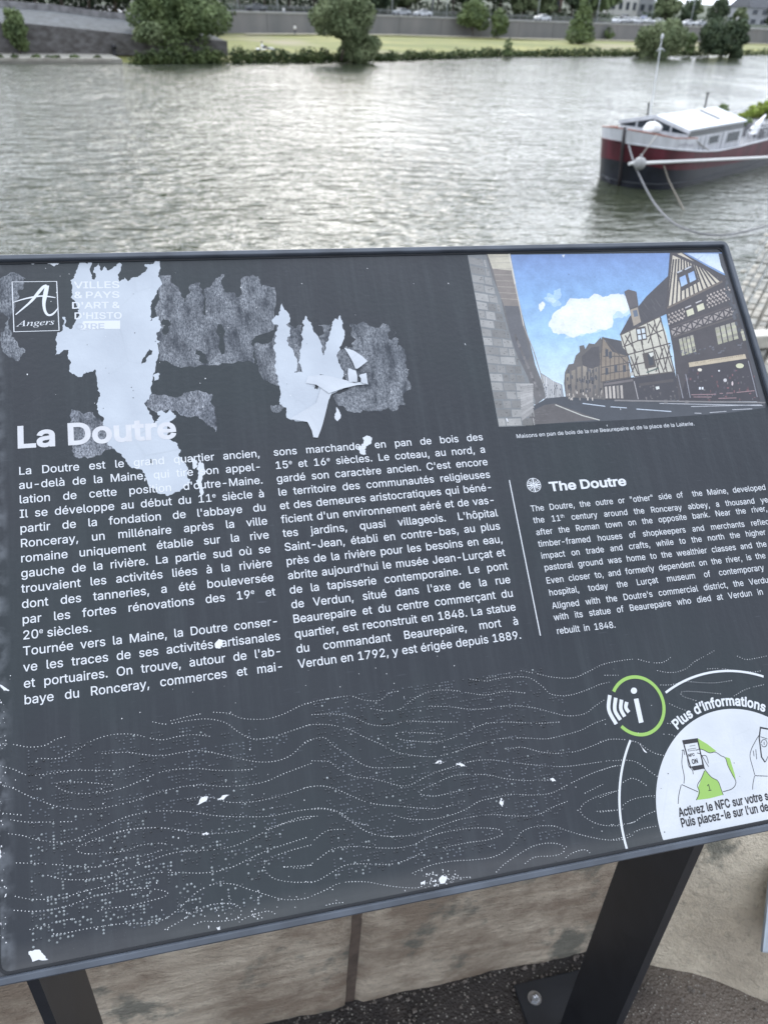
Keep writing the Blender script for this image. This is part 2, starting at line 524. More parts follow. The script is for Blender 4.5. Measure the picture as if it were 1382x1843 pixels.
# ================================================================ THE INFORMATION BOARD
BX0, BX1, BY0, BY1 = -.0310, .8385, -.4350, .2410        # outer frame, board coordinates
GROUND = -1.5
board = empty('information_board', mw=B_MAT)
tag(board, 'dark slate information board headed La Doutre, covered in torn white stickers', 'information board')
def bpart(mb, name, m, parent=board, smooth=False):
    return mb.build(name, m, parent, smooth)

mb = MB(); mb.box((BX0 + .006, BY0 + .006, -.006), (BX1 - .006, BY1 - .006, 0)); bpart(mb, 'print_sheet', M_BOARD)
# frame: four rails with a raised lip, mitred by building it as a swept profile
def frame_ring(x0, y0, x1, y1, prof):
    mb = MB(); rings = []
    R = .009
    def rr(d):
        out = []
        for cx, cy, a0 in ((x1 - R, y1 - R, 0), (x0 + R, y1 - R, 90), (x0 + R, y0 + R, 180), (x1 - R, y0 + R, 270)):
            for k in range(5):
                a = math.radians(a0 + k * 22.5); rad = max(R - d, .0005)
                ox = (R - rad) if d < R else d - .0005
                sx_, sy_ = (1 if cx > 0.3 else -1), (1 if cy > 0 else -1)
                ex, ey = (x1 - d if sx_ > 0 else x0 + d), (y1 - d if sy_ > 0 else y0 + d)
                out.append((ex - sx_ * rad + rad * math.cos(a), ey - sy_ * rad + rad * math.sin(a)))
        return out
    n = 20
    vs = []
    for d, z in prof: vs += [(x, y, z) for x, y in rr(d)]
    fs = []
    m = len(prof)
    for i in range(m):
        for j in range(n):
            fs.append((i * n + j, i * n + (j + 1) % n, ((i + 1) % m) * n + (j + 1) % n, ((i + 1) % m) * n + j))
    mb.add(vs, fs); return mb
ring = frame_ring(BX0, BY0, BX1, BY1, [(.0012, .0050), (.0004, .0042), (0, .003), (0, -.017), (.001, -.018), (.012, -.018), (.012, -.0065), (.0064, -.0065), (.0064, .0034), (.0058, .0047), (.0050, .0050)])
bpart(ring, 'frame', M_FRAME)
g_ = frame_ring(BX0 + .0067, BY0 + .0067, BX1 - .0067, BY1 - .0067, [(0, .0008), (0, .00002), (.0022, .00002), (.0022, .0008)])
bpart(g_, 'gasket', M_FRAME2)
mb = MB(); mb.box((BX0 + .014, BY0 + .014, -.026), (BX1 - .014, BY1 - .014, -.0062)); bpart(mb, 'backing_tray', M_LEG)

# ---- legs: flat steel blades standing on base plates (built in world axes, carried by the board)
INV = B_MAT.inverted()
def world_child(mb, name, m, parent, smooth=False):
    o = mb.build(name, m, None, smooth)
    if parent is board:
        o.parent = board; o.matrix_parent_inverse = INV
    else:
        o.parent = parent
        pw_ = parent.matrix_parent_inverse if parent.parent is board else Matrix()
        o.matrix_parent_inverse = Matrix()          # leg objects keep world axes through their own inverse
    return o
def leg(x0, x1, y0, y1, plate):
    def ztop(y):        # underside of the tray
        return B_O.z + (y - B_O.y) * math.tan(_t) - .0275 / math.cos(_t)
    mb = MB()
    vs = [(x0, y0, GROUND + .008), (x1, y0, GROUND + .008), (x1, y1, GROUND + .008), (x0, y1, GROUND + .008),
          (x0, y0, ztop(y0)), (x1, y0, ztop(y0)), (x1, y1, ztop(y1)), (x0, y1, ztop(y1))]
    mb.add(vs, [(0, 3, 2, 1), (4, 5, 6, 7), (0, 1, 5, 4), (1, 2, 6, 5), (2, 3, 7, 6), (3, 0, 4, 7)])
    L = world_child(mb, 'leg', M_LEG, board)
    px0, px1, py0, py1 = plate
    mb = MB(); mb.box((px0, py0, GROUND + .0005), (px1, py1, GROUND + .0085), bev=.0025)
    world_child(mb, 'base_plate', M_LEG, L)
    for bx_, by_ in ((px0 + .028, py1 - .030), (px1 - .028, py1 - .030), (px0 + .028, py0 + .030), (px1 - .028, py0 + .030)):
        mb = MB()
        mb.tube([(bx_, by_, GROUND + .0086), (bx_, by_, GROUND + .0105)], .0125, 16)
        mb.tube([(bx_, by_, GROUND + .0106), (bx_, by_, GROUND + .0165)], .0088, 6)
        mb.ball((bx_, by_, GROUND + .0165), .0062, 0, 10, 6)
        world_child(mb, 'bolt', M_STEEL, L, smooth=False)
leg(.507, .520, .438, .542, (.452, .600, .400, .622))
leg(-.198, -.188, .400, .505, (-.265, -.121, .400, .610))

Z_PIC, Z_RES, Z_STK, Z_TXT = .00005, .00009, .00015, .00024
# ---- the printed photograph (flat print: street of timber framed houses)
def printed_photo():
    C = crop(820, 430, 2.459)
    V = []; F = []; K = []
    zc = [Z_PIC]
    def poly(pts, col, col2=None, sub=False):
        """col2: colour at the lowest point in the picture (printed tone), else jittered flat"""
        q = [C(*p) for p in pts]
        b = len(V); ys = [p[1] for p in pts]; lo, hi = min(ys), max(ys)
        tris = tessellate_polygon([[Vector((x, y, 0)) for x, y in q]])
        for (x, y), p in zip(q, pts):
            V.append((x, y, zc[0]))
            t = (p[1] - lo) / max(1e-6, hi - lo)
            c = col if not col2 else tuple(lerp(col[i], col2[i], t) for i in range(3))
            K.append(c)
        for t in tris:
            a, c, d = (q[i] for i in t)
            ar = (c[0] - a[0]) * (d[1] - a[1]) - (d[0] - a[0]) * (c[1] - a[1])
            F.append(tuple(b + i for i in (t if ar > 0 else (t[0], t[2], t[1]))))
        zc[0] += 2.5e-7
    def line(x0, y0, x1, y1, w, col):
        dx, dy = x1 - x0, y1 - y0; L = math.hypot(dx, dy); nx, ny = -dy / L * w / 2, dx / L * w / 2
        poly([(x0 - nx, y0 - ny), (x1 - nx, y1 - ny), (x1 + nx, y1 + ny), (x0 + nx, y0 + ny)], col)
    R = random.Random(11)
    def jit(c, a): k = 1 + R.uniform(-a, a); return tuple(min(1, v * k) for v in c)
    # sky in bands
    TL, TR, BL, BR = (52, 72), (1186, 60), (190, 832), (1368, 745)
    def q(u, v):
        return (lerp(lerp(TL[0], TR[0], u), lerp(BL[0], BR[0], u), v), lerp(lerp(TL[1], TR[1], u), lerp(BL[1], BR[1], u), v))
    stops = [(0, (.17, .27, .52)), (.25, (.23, .40, .66)), (.5, (.36, .56, .76)), (.75, (.58, .71, .82)), (1, (.70, .77, .82))]
    for i in range(12):
        a, b_ = i / 12, (i + 1) / 12
        def sc(t):
            for j in range(4):
                if t <= stops[j + 1][0]: 
                    w = (t - stops[j][0]) / .25; return tuple(lerp(stops[j][1][n], stops[j + 1][1][n], w) for n in range(3))
            return stops[-1][1]
        for j in range(5):
            u0, u1 = j / 5, (j + 1) / 5
            A, B, Cc, D = q(u0, a), q(u1, a), q(u1, b_), q(u0, b_)
            ys = [A, B, Cc, D]; poly([A, B, Cc, D], sc(a), None)
            for k_, t_ in zip(range(-4, 0), (a, a, b_, b_)): K[k_] = sc(t_)
    def blob(pts, col, amp=6, seed=1):
        r = random.Random(seed); P = pts
        for _ in range(2):
            Q = []
            for i in range(len(P)):
                a, b_ = P[i], P[(i + 1) % len(P)]; L = math.hypot(b_[0] - a[0], b_[1] - a[1]); o = r.gauss(0, 1) * L * .12
                Q += [a, ((a[0] + b_[0]) / 2 - (b_[1] - a[1]) / L * o, (a[1] + b_[1]) / 2 + (b_[0] - a[0]) / L * o)]
            P = Q
        poly(P, col)
    blob([(388, 262), (405, 240), (430, 248), (440, 226), (462, 218), (468, 246), (450, 270), (468, 288), (440, 302), (418, 284)], (.38, .55, .78), seed=2)
    blob([(405, 260), (430, 258), (446, 272), (430, 286), (412, 276)], (.50, .64, .80), seed=3)
    blob([(690, 310), (768, 300), (772, 330), (735, 352), (690, 350), (640, 410), (560, 432), (480, 440), (520, 405), (640, 370)], (.50, .66, .80), seed=4)
    blob([(410, 388), (424, 352), (440, 322), (490, 282), (530, 264), (590, 262), (640, 250), (700, 244), (742, 244), (764, 258), (772, 312), (715, 316), (694, 340), (690, 392), (668, 402), (640, 398), (600, 418), (560, 422), (520, 438), (480, 420), (440, 418)], (.74, .78, .82), seed=5)
    rim = [(410, 388), (424, 352), (440, 322), (490, 282), (530, 264), (590, 262), (640, 250), (700, 244), (742, 244), (764, 258), (772, 312), (715, 316), (694, 340), (690, 392), (668, 402), (640, 398), (600, 418), (560, 422), (520, 438), (480, 420), (440, 418)]
    for k_ in range(5):
        f_ = .97 - k_ * .035; cc = tuple(lerp(a_, b_, k_ / 4) for a_, b_ in zip((.72, .77, .82), (.79, .82, .85)))
        blob([(590 + (x - 590) * f_, 340 + (y - 340) * f_) for x, y in rim], cc, seed=20 + k_)
    blob([(452, 352), (500, 310), (600, 290), (660, 288), (672, 330), (600, 372), (520, 398), (460, 392)], (.80, .83, .86), seed=8)
    blob([(366, 292), (380, 278), (394, 286), (390, 306), (374, 322), (366, 310)], (.76, .80, .84), seed=6)
    blob([(468, 72), (482, 70), (478, 84)], (.70, .74, .80), seed=7)
    # far end of the street, left side
    poly([(372, 590), (395, 604), (430, 628), (470, 645), (478, 700), (392, 726)], (.26, .27, .29))
    for i in range(9):
        x = 376 + i * 10; y = 598 + i * 5.5
        poly([(x, y), (x + 8, y + 4), (x + 9, 700), (x + 1, 706)], jit((.42, .42, .42), .35))
    for i in range(26):
        x = 382 + R.uniform(0, 80); y = R.uniform(640, 695); poly([(x, y), (x + 3, y), (x + 3, y + 8), (x, y + 8)], jit((.09, .1, .12), .5))
    # ground
    poly([(190, 832), (345, 738), (400, 706), (480, 698), (640, 708), (1368, 722), (1368, 748), (1190, 772), (780, 800), (410, 818)], (.052, .058, .070))
    poly([(215, 830), (390, 735), (440, 728), (636, 800), (400, 818)], (.105, .095, .095))
    for i in range(60):
        t = R.random(); x = lerp(260, 440, t) + R.uniform(-60, 120) * (1 - t); y = lerp(820, 735, t); poly([(x, y), (x + 14, y - 1), (x + 14, y + 1), (x, y + 2)], jit((.12, .11, .11), .3))
    for a in ((440, 734, 500, 758), (500, 758, 560, 782), (560, 782, 636, 802)): line(*a, 4, (.55, .55, .50))
    for a in ((560, 728, 660, 741), (684, 743, 756, 748), (798, 753, 952, 764)): line(*a, 4, (.50, .56, .64))
    for a in ((1055, 771, 1085, 772), (1122, 769, 1196, 763), (1222, 756, 1310, 752), (900, 728, 1366, 738), (1040, 742, 1366, 734)): line(*a, 3, (.46, .47, .50))
    # left: pale sunlit house above, stone wall below
    poly([(133, 68), (242, 67), (262, 190), (292, 330), (330, 470), (352, 560), (384, 640), (398, 700), (352, 736), (300, 640), (240, 470), (190, 290), (150, 150)], (.13, .125, .125))
    poly([(140, 68), (236, 67), (246, 140), (162, 132)], (.52, .48, .38))
    poly([(162, 132), (246, 140), (268, 215), (285, 300), (215, 300), (185, 220)], (.22, .19, .17))
    for i in range(8):
        t = i / 8; line(lerp(150, 205, t), lerp(80, 290, t), lerp(238, 284, t), lerp(78, 296, t), 2.2, (.36, .33, .28))
    poly([(216, 296), (284, 298), (300, 400), (330, 520), (300, 560), (250, 470)], (.11, .11, .12))
    for i in range(20):
        t = i / 20; x = lerp(258, 372, t); y = lerp(420, 700, t); poly([(x, y), (x + 10, y + 3), (x + 11, y + 22 - 10 * t), (x + 1, y + 20 - 10 * t)], jit((.16, .15, .15), .5))
    line(236, 66, 262, 200, 7, (.62, .58, .50)); line(262, 200, 300, 385, 5, (.50, .46, .40)); line(300, 385, 345, 500, 4, (.34, .30, .27)); line(345, 500, 388, 640, 4, (.26, .24, .22))
    poly([(214, 372), (226, 384), (240, 440), (226, 424)], (.66, .70, .74))
    poly([(52, 72), (134, 70), (160, 165), (196, 250), (214, 330), (244, 440), (272, 520), (318, 610), (352, 720), (310, 828), (190, 832)], (.19, .20, .205))
    # courses of the wall: each stone printed on its own, converging to the street's end
    vx, vy = 420, 690
    def wallpt(u, v):     # u along the wall (0 near), v height (0 top)
        top = (lerp(56, 352, u), lerp(72, 715, u ** .85)); bot = (lerp(190, 345, u), lerp(830, 740, u))
        return (lerp(top[0], bot[0], v), lerp(top[1], bot[1], v))
    Lx = lambda y: 52 + (y - 72) * (138 / 760.)
    rows = 19
    for i in range(rows):
        y0 = 74 + i * 40; x = Lx(y0) + 2
        xr = 134 + (y0 - 72) * .30 if y0 < 330 else 212 + (y0 - 330) * .34
        xr = min(xr, 345)
        slope = lerp(.22, -.04, i / rows)
        while x < xr - 6:
            w = R.uniform(26, 70) * (1 - .0 * i); x1 = min(x + w, xr); h = 36
            c = jit((.27, .265, .255), .38)
            k0 = (x - Lx(y0)) * slope; k1 = (x1 - Lx(y0)) * slope
            poly([(x + R.uniform(0, 2), y0 + k0 + R.uniform(0, 4)), (x1 - 2, y0 + k1 + R.uniform(0, 4)), (x1 - 1 + 5, y0 + h + k1 - R.uniform(0, 3)), (x + 6, y0 + h + k0 - R.uniform(0, 3))], c)
            for _ in range(3):
                xx = R.uniform(x + 4, max(x + 5, x1 - 8)); yy = y0 + k0 + R.uniform(8, 28)
                poly([(xx, yy), (xx + R.uniform(4, 12), yy + R.uniform(-3, 3)), (xx + R.uniform(2, 8), yy + R.uniform(3, 7))], jit(tuple(v * .62 for v in c), .2))
            x = x1 + 2
    for i in range(14):
        t = i / 14; poly([(282 + 8 * t, 640 + i * 12), (340, 640 + i * 9), (344, 648 + i * 9), (284 + 8 * t, 650 + i * 12)], jit((.34, .33, .32), .25))
    # small houses far right of the street
    brown = (.12, .11, .105)
    poly([(478, 640), (482, 590), (498, 556), (520, 552), (530, 516), (548, 500), (546, 474), (566, 470), (572, 488), (588, 462), (612, 466), (640, 436), (655, 470), (665, 560), (660, 712), (486, 700)], brown)
    for i in range(7):
        x = 486 + i * 25; poly([(x, 600 - i * 16), (x + 17, 592 - i * 14), (x + 18, 700), (x + 2, 698)], jit((.27, .235, .19), .35), jit((.16, .14, .13), .2))
    for i in range(46):
        x = R.uniform(486, 640); y = R.uniform(570, 670); poly([(x, y), (x + 6, y - 2), (x + 6, y + 14), (x, y + 15)], jit((.07, .07, .08), .5))
    for i in range(26):
        x = R.uniform(486, 650); y = R.uniform(665, 705); poly([(x, y), (x + 5, y - 1), (x + 5, y + R.uniform(3, 16)), (x, y + 10)], jit((.40, .36, .32), .5))
    poly([(556, 520), (600, 480), (632, 476), (640, 560), (600, 575), (560, 560)], (.075, .07, .075))
    # gabled house with brown timber
    poly([(655, 436), (735, 452), (765, 512), (760, 530), (680, 500)], (.07, .068, .075))
    poly([(648, 434), (692, 500), (760, 520), (774, 615), (640, 636), (636, 560)], (.24, .195, .15))
    for i in range(7): line(644 + i * 19, 470 + i * 12, 642 + i * 20, 632 - i * 3, 4, (.11, .09, .08))
    for a in ((640, 570, 768, 548), (640, 600, 770, 580), (640, 634, 774, 612), (648, 436, 640, 560), (650, 520, 752, 520), (648, 434, 765, 560)): line(*a, 5, (.10, .085, .08))
    for x, y in ((660, 490), (676, 500), (700, 560), (660, 572), (738, 560)): poly([(x, y), (x + 13, y - 2), (x + 14, y + 28), (x + 1, y + 30)], (.06, .065, .08))
    poly([(648, 636), (788, 612), (800, 712), (660, 712)], (.06, .055, .06))
    for i in range(5): poly([(658 + i * 17, 655 - i * 1.5), (668 + i * 17, 653 - i * 1.5), (672 + i * 17, 706), (662 + i * 17, 706)], jit((.42, .38, .34), .3))
    poly([(652, 640), (782, 620), (784, 630), (654, 650)], (.16, .14, .14))
    # cream half timbered house
    poly([(724, 424), (768, 344), (806, 300), (842, 255), (940, 162), (950, 240), (935, 330), (902, 346), (820, 396)], (.062, .058, .066))
    for i in range(22):
        t = R.random(); x = lerp(780, 930, t); y = lerp(330, 200, t) + R.uniform(0, 60); line(x, y, x + 18, y + 26, 2.5, jit((.085, .08, .085), .4))
    poly([(744, 234), (762, 224), (798, 234), (808, 300), (812, 372), (786, 384), (770, 318)], (.105, .095, .10))
    poly([(768, 312), (802, 300), (818, 368), (786, 386)], (.34, .29, .23)); poly([(782, 318), (800, 314), (806, 342), (788, 346)], (.12, .15, .2)); line(768, 312, 802, 300, 5, (.06, .055, .06))
    poly([(726, 426), (902, 344), (930, 420), (966, 590), (790, 612), (765, 512), (738, 480)], (.60, .57, .47), (.50, .48, .41))
    tb = (.085, .07, .065)
    for a in ((726, 426, 902, 344), (740, 478, 918, 402), (762, 512, 948, 462), (776, 560, 956, 520), (790, 610, 966, 588), (730, 428, 790, 610), (902, 344, 966, 588),
              (768, 410, 812, 606), (806, 392, 852, 600), (846, 374, 900, 596), (876, 358, 934, 592), (748, 428, 796, 500), (744, 476, 770, 420), (850, 462, 880, 376), (852, 376, 908, 440), (884, 404, 908, 352),
              (772, 520, 806, 600), (776, 596, 806, 520), (880, 490, 920, 590), (884, 588, 916, 484), (918, 470, 960, 588), (922, 580, 946, 470), (812, 396, 826, 470)): line(*a, 5.5, tb)
    poly([(794, 394), (838, 386), (846, 446), (802, 454)], tb)
    for x, y in ((800, 402), (820, 398), (804, 427), (824, 423)): poly([(x, y), (x + 14, y - 2), (x + 17, y + 17), (x + 3, y + 20)], (.60, .66, .70))
    poly([(824, 508), (872, 496), (886, 566), (838, 576)], tb); poly([(846, 514), (866, 508), (876, 556), (856, 562)], (.045, .05, .06)); poly([(852, 506), (872, 502), (874, 516), (862, 524)], (.66, .66, .60))
    line(842, 592, 896, 572, 6, (.09, .12, .1))
    poly([(786, 614), (968, 590), (998, 714), (800, 714)], (.045, .042, .050))
    poly([(810, 640), (960, 620), (962, 632), (812, 652)], (.075, .065, .065)); poly([(882, 655), (898, 652), (900, 664), (886, 668)], (.68, .70, .66))
    for i in range(20): 
        x = R.uniform(800, 985); y = R.uniform(640, 708); poly([(x, y), (x + 7, y), (x + 7, y + R.uniform(4, 20)), (x, y + 6)], jit((.10, .09, .09), .6))
    poly([(770, 592), (784, 590), (786, 604), (772, 606)], (.5, .5, .46)); line(788, 630, 806, 710, 4, (.36, .34, .34))
    # great dark timbered house on the right
    dk = (.060, .052, .056)
    poly([(1020, 64), (1165, 66), (1178, 110), (1190, 155), (1100, 108)], (.50, .62, .78), (.74, .78, .82))
    line(1062, 96, 1092, 72, 2, (.30, .36, .48))
    poly([(1160, 64), (1190, 64), (1260, 330), (1368, 722), (1368, 745), (1330, 720), (1255, 400), (1190, 160), (1172, 120)], (.060, .062, .072))
    poly([(950, 62), (1000, 60), (1190, 165), (1225, 260), (1272, 420), (1345, 720), (985, 716), (962, 500), (926, 310), (938, 160)], dk)
    poly([(958, 72), (996, 62), (1158, 172), (1168, 190), (934, 304), (944, 200)], (.56, .50, .40), (.62, .56, .45))
    for i in range(13):
        t = i / 12; xb = lerp(936, 1172, t); yb = lerp(306, 190, t); xt = lerp(962, 1100, t); yt = lerp(70, 128, t) if t > .2 else lerp(90, 80, t)
        line(xt, yt, xb, yb, 7.5, dk)
    line(934, 306, 1178, 188, 9, (.15, .12, .10)); line(960, 66, 1192, 170, 13, dk); line(950, 62, 930, 306, 8, dk)
    poly([(974, 150), (1050, 112), (1076, 190), (998, 232)], dk)
    for x, y in ((988, 172), (1026, 154)): poly([(x, y), (x + 26, y - 12), (x + 36, y + 26), (x + 9, y + 40)], (.26, .38, .62), (.40, .54, .72)); 
    line(978, 150, 1000, 140, 6, (.50, .52, .56)); line(1012, 136, 1040, 122, 6, (.50, .52, .56))
    for gx, gy, nx_, ny_ in ((942, 336, 5, 5), (1112, 252, 7, 6)):
        for i in range(nx_):
            for j in range(ny_):
                x = gx + i * 15 + (j % 2) * 7; y = gy + j * 10 - i * 6
                poly([(x, y - 5.5), (x + 5, y), (x, y + 5.5), (x - 5, y)], jit((.46, .40, .36), .25))
    for x, y in ((1018, 318), (1064, 296)): poly([(x, y), (x + 29, y - 12), (x + 36, y + 14), (x + 6, y + 26)], (.62, .60, .44)); line(x - 4, y - 12, x + 22, y - 23, 5, (.52, .50, .50))
    for i in range(6):
        x = 950 + i * 47; y = 400 - i * 17; x1 = x + 40; y1 = y - 14
        poly([(x, y), (x1, y1), (x1 + 7, y1 + 32), (x + 7, y + 32)], (.34, .30, .28)); line(x, y, x1 + 7, y1 + 32, 6, dk); line(x1, y1, x + 7, y + 32, 6, dk); line(x + 24, y - 8, x + 26, y + 30, 4, dk)
    line(946, 392, 1240, 288, 6, (.085, .07, .07)); line(960, 436, 1246, 340, 7, (.10, .085, .08))
    for (x0, y0, x1, y1, n_) in ((985, 444, 1052, 424, 4), (1145, 394, 1240, 366, 4), (1256, 402, 1272, 398, 1)):
        for i in range(n_):
            a, b_ = i / n_, (i + .78) / n_; xa, xb_ = lerp(x0, x1, a), lerp(x0, x1, b_); ya, yb_ = lerp(y0, y1, a), lerp(y0, y1, b_)
            h = 74 if n_ > 1 else 50
            for j in range(6):
                c = jit((.40, .39, .28) if j % 2 else (.34, .32, .26), .25); u0, u1 = j / 6, (j + 1) / 6
                poly([(xa + 14 * u0, ya + h * u0), (xb_ + 14 * u0, yb_ + h * u0), (xb_ + 14 * u1, yb_ + h * u1), (xa + 14 * u1, ya + h * u1)], c)
    for i in range(30):
        x = R.uniform(975, 1270); y = 505 - (x - 975) * .12 + R.uniform(-14, 22); poly([(x, y), (x + 9, y - 3), (x + 10, y + 3), (x + 2, y + 5)], jit((.10, .10, .115), .5))
    poly([(1028, 548), (1278, 510), (1284, 530), (1032, 568)], (.50, .42, .30))
    for i in range(26):
        x = 1058 + i * 8.2; y = 552 - i * 1.3
        if i not in (2, 6): line(x, y, x + R.uniform(1, 4), y - R.uniform(3, 8), 2.2, (.19, .13, .10))
    poly([(1032, 570), (1296, 530), (1345, 716), (990, 714)], (.035, .030, .038))
    for i in range(90):
        x = R.uniform(1010, 1320); y = R.uniform(575, 712); w = R.uniform(2, 10); h = R.uniform(2, 12)
        poly([(x, y), (x + w, y - 1), (x + w, y + h), (x, y + h)], jit(R.choice([(.10, .09, .10), (.16, .07, .08), (.07, .06, .08), (.13, .12, .12), (.05, .04, .05)]), .4))
    for cx, cy, a, b_, c in ((1078, 580, 10, 7, (.72, .66, .56)), (1255, 562, 18, 11, (.60, .60, .40)), (1163, 584, 4, 4, (.78, .78, .78)), (1190, 626, 8, 8, (.60, .58, .58)), (1222, 640, 4, 10, (.60, .5, .5))):
        poly([(cx + a * math.cos(k * .628), cy + b_ * math.sin(k * .628)) for k in range(10)], c)
    for x in (1074, 1086): poly([(x, 656), (x + 8, 656), (x + 8, 667), (x, 667)], (.72, .74, .78))
    for a in ((1040, 690, 1150, 688), (1165, 684, 1180, 684), (1195, 683, 1225, 682), (1160, 706, 1240, 704), (1240, 680, 1320, 672), (1050, 700, 1130, 700)): line(*a, 3.5, (.30, .19, .20))
    for a in ((1292, 540, 1332, 700), (1016, 600, 1036, 704), (980, 600, 1004, 706)): line(*a, 4, (.24, .24, .27))
    for i in range(26):
        x = R.uniform(1185, 1250); y = 165 + (x - 1185) * 3.2 + R.uniform(-10, 60); poly([(x, y), (x + 10, y - 3), (x + 14, y + 14), (x + 3, y + 16)], jit((.075, .078, .09), .35))
    poly([(920, 712), (934, 712), (936, 728), (920, 728)], (.16, .15, .15)); poly([(1012, 716), (1026, 716), (1028, 728), (1012, 728)], (.18, .17, .17))
    poly([(700, 712), (1368, 722), (1368, 728), (700, 719)], (.22, .21, .21))
    # small chips knocked off the print
    for x, y, a in ((226, 802, 8), (668, 827, 4), (727, 754, 4), (41, 467, 4)): poly([(x - a * .6, y - a), (x + a * .2, y - a * .8), (x + a * .7, y + a), (x, y + a * .6)], (.74, .76, .80))
    me = bpy.data.meshes.new('printed_photograph'); me.from_pydata(V, [], F); me.update()
    ca = me.color_attributes.new('print', 'FLOAT_COLOR', 'POINT')
    ca.data.foreach_set('color', [v for c in K for v in (*c, 1)])
    m = bpy.data.materials.new('photo_print'); n, l, b = nodes_of(m)
    at = n.new('ShaderNodeVertexColor'); at.layer_name = 'print'
    t = n.new('ShaderNodeTexCoord').outputs['Object']
    g = ramp2(n, l, noise(n, l, t, 420, 4, rough=.7), .25, .75, (.76, .76, .76, 1), (.94, .94, .94, 1))
    x = n.new('ShaderNodeMix'); x.data_type = 'RGBA'; x.blend_type = 'MULTIPLY'; x.inputs[0].default_value = 1
    l.new(at.outputs[0], x.inputs[6]); l.new(g, x.inputs[7])
    g2 = ramp2(n, l, noise(n, l, t, 55, 6, w=4., rough=.7), .3, .7, (.80, .80, .80, 1), (1.16, 1.16, 1.16, 1))
    x2 = n.new('ShaderNodeMix'); x2.data_type = 'RGBA'; x2.blend_type = 'MULTIPLY'; x2.inputs[0].default_value = 1
    l.new(x.outputs[2], x2.inputs[6]); l.new(g2, x2.inputs[7])
    fade = mixc(n, l, .05, x2.outputs[2], (.2, .22, .26))
    l.new(fade, b.inputs['Base Color']); b.inputs['Roughness'].default_value = .34
    me.materials.append(m)
    o = bpy.data.objects.new('printed_photograph', me); link(o, board)
printed_photo()

# ---- torn stickers and glue left on the board
C4 = crop(0, 430, 3.455); C5 = crop(280, 440, 2.764); C1 = crop(0, 730, 2.6075); PX = lambda x, y: bp(x, y)
def sheet(name, C, pts, m, z, amp=.0009, seed=1, depth=3, label=None, holes=()):
    mb = MB(); tess([torn([C(*p) for p in pts], amp, depth, seed)] + [torn([C(*p) for p in h], amp * .6, 2, seed + 50) for h in holes], z, mb)
    o = bpart(mb, name, m)
    if label: o['label'] = label
    return o
sheet('glue_residue', C4, [(0, 250), (60, 215), (120, 218), (165, 245), (150, 300), (110, 330), (100, 420), (70, 480), (60, 560), (110, 640), (160, 690), (120, 760), (60, 740), (20, 700), (10, 600), (40, 540), (30, 470), (0, 460)], M_RESID, Z_RES, amp=.0018, seed=3)
sheet('glue_residue', C5, [(20, 155), (75, 152), (80, 190), (130, 258), (145, 305), (158, 250), (175, 200), (222, 188), (230, 240), (240, 350), (252, 350), (240, 225), (272, 215), (300, 170), (345, 150), (330, 200), (345, 235), (400, 265), (430, 250), (440, 160), (480, 152), (512, 158), (530, 212), (592, 210), (600, 380), (590, 425), (500, 455), (478, 500), (492, 592), (300, 600), (100, 605), (20, 580)], M_RESID, Z_RES + 4e-6, amp=.0018, seed=4,
      holes=[[(312, 395), (330, 400), (345, 540), (330, 548)], [(205, 520), (235, 540), (262, 590), (236, 592)], [(40, 370), (68, 380), (64, 440), (44, 450)]])
sheet('glue_residue', C5, [(500, 490), (582, 478), (604, 400), (672, 402), (728, 402), (744, 560), (720, 640), (640, 700), (612, 705), (530, 662), (505, 600), (495, 540)], M_RESID, Z_RES + 8e-6, amp=.0018, seed=5)
sheet('glue_residue', C5, [(806, 402), (868, 398), (872, 450), (850, 500), (838, 552), (818, 480)], M_RESID, Z_RES + 8e-6, amp=.0018, seed=15)
sheet('glue_residue', C5, [(900, 560), (945, 505), (980, 512), (994, 472), (965, 396), (1040, 388), (1056, 402), (1100, 414), (1130, 392), (1156, 400), (1160, 470), (1176, 478), (1190, 430), (1202, 500), (1234, 518), (1246, 600), (1270, 700), (1232, 742), (1240, 800), (1205, 806), (1192, 828), (1090, 826), (1000, 836), (905, 800), (885, 750), (960, 720), (940, 640)], M_RESID, Z_RES + 12e-6, amp=.0018, seed=6)
sheet('glue_residue', C5, [(572, 800), (600, 798), (640, 812), (628, 826), (600, 838), (576, 826)], M_RESID, Z_RES + 12e-6, amp=.0018, seed=16)
sheet('scuffed_residue', C4, [(945, 968), (1000, 970), (1080, 985), (1150, 955), (1210, 945), (1260, 950), (1320, 965), (1335, 1080), (1342, 1204), (1290, 1160), (1190, 1110), (1070, 1070), (980, 1080), (940, 1060), (900, 1015)], M_RESID2, Z_RES + 16e-6, amp=.0018, seed=7)
sheet('scuffed_residue', C4, [(445, 1060), (520, 1090), (600, 1110), (640, 1150), (700, 1250), (722, 1310), (640, 1330), (530, 1352), (460, 1345), (452, 1280), (440, 1180)], M_RESID2, Z_RES + 16e-6, amp=.0018, seed=8)
low = lambda x, y: ((x) * 3.455 / 2.6075, 1037 - 0 + (y - 0) * 3.455 / 2.6075)   # crop1 -> crop4 coordinates
def L1(x, y): return (x * 3.455 / 2.6075, (730 + y / 2.6075 - 430) * 3.455)
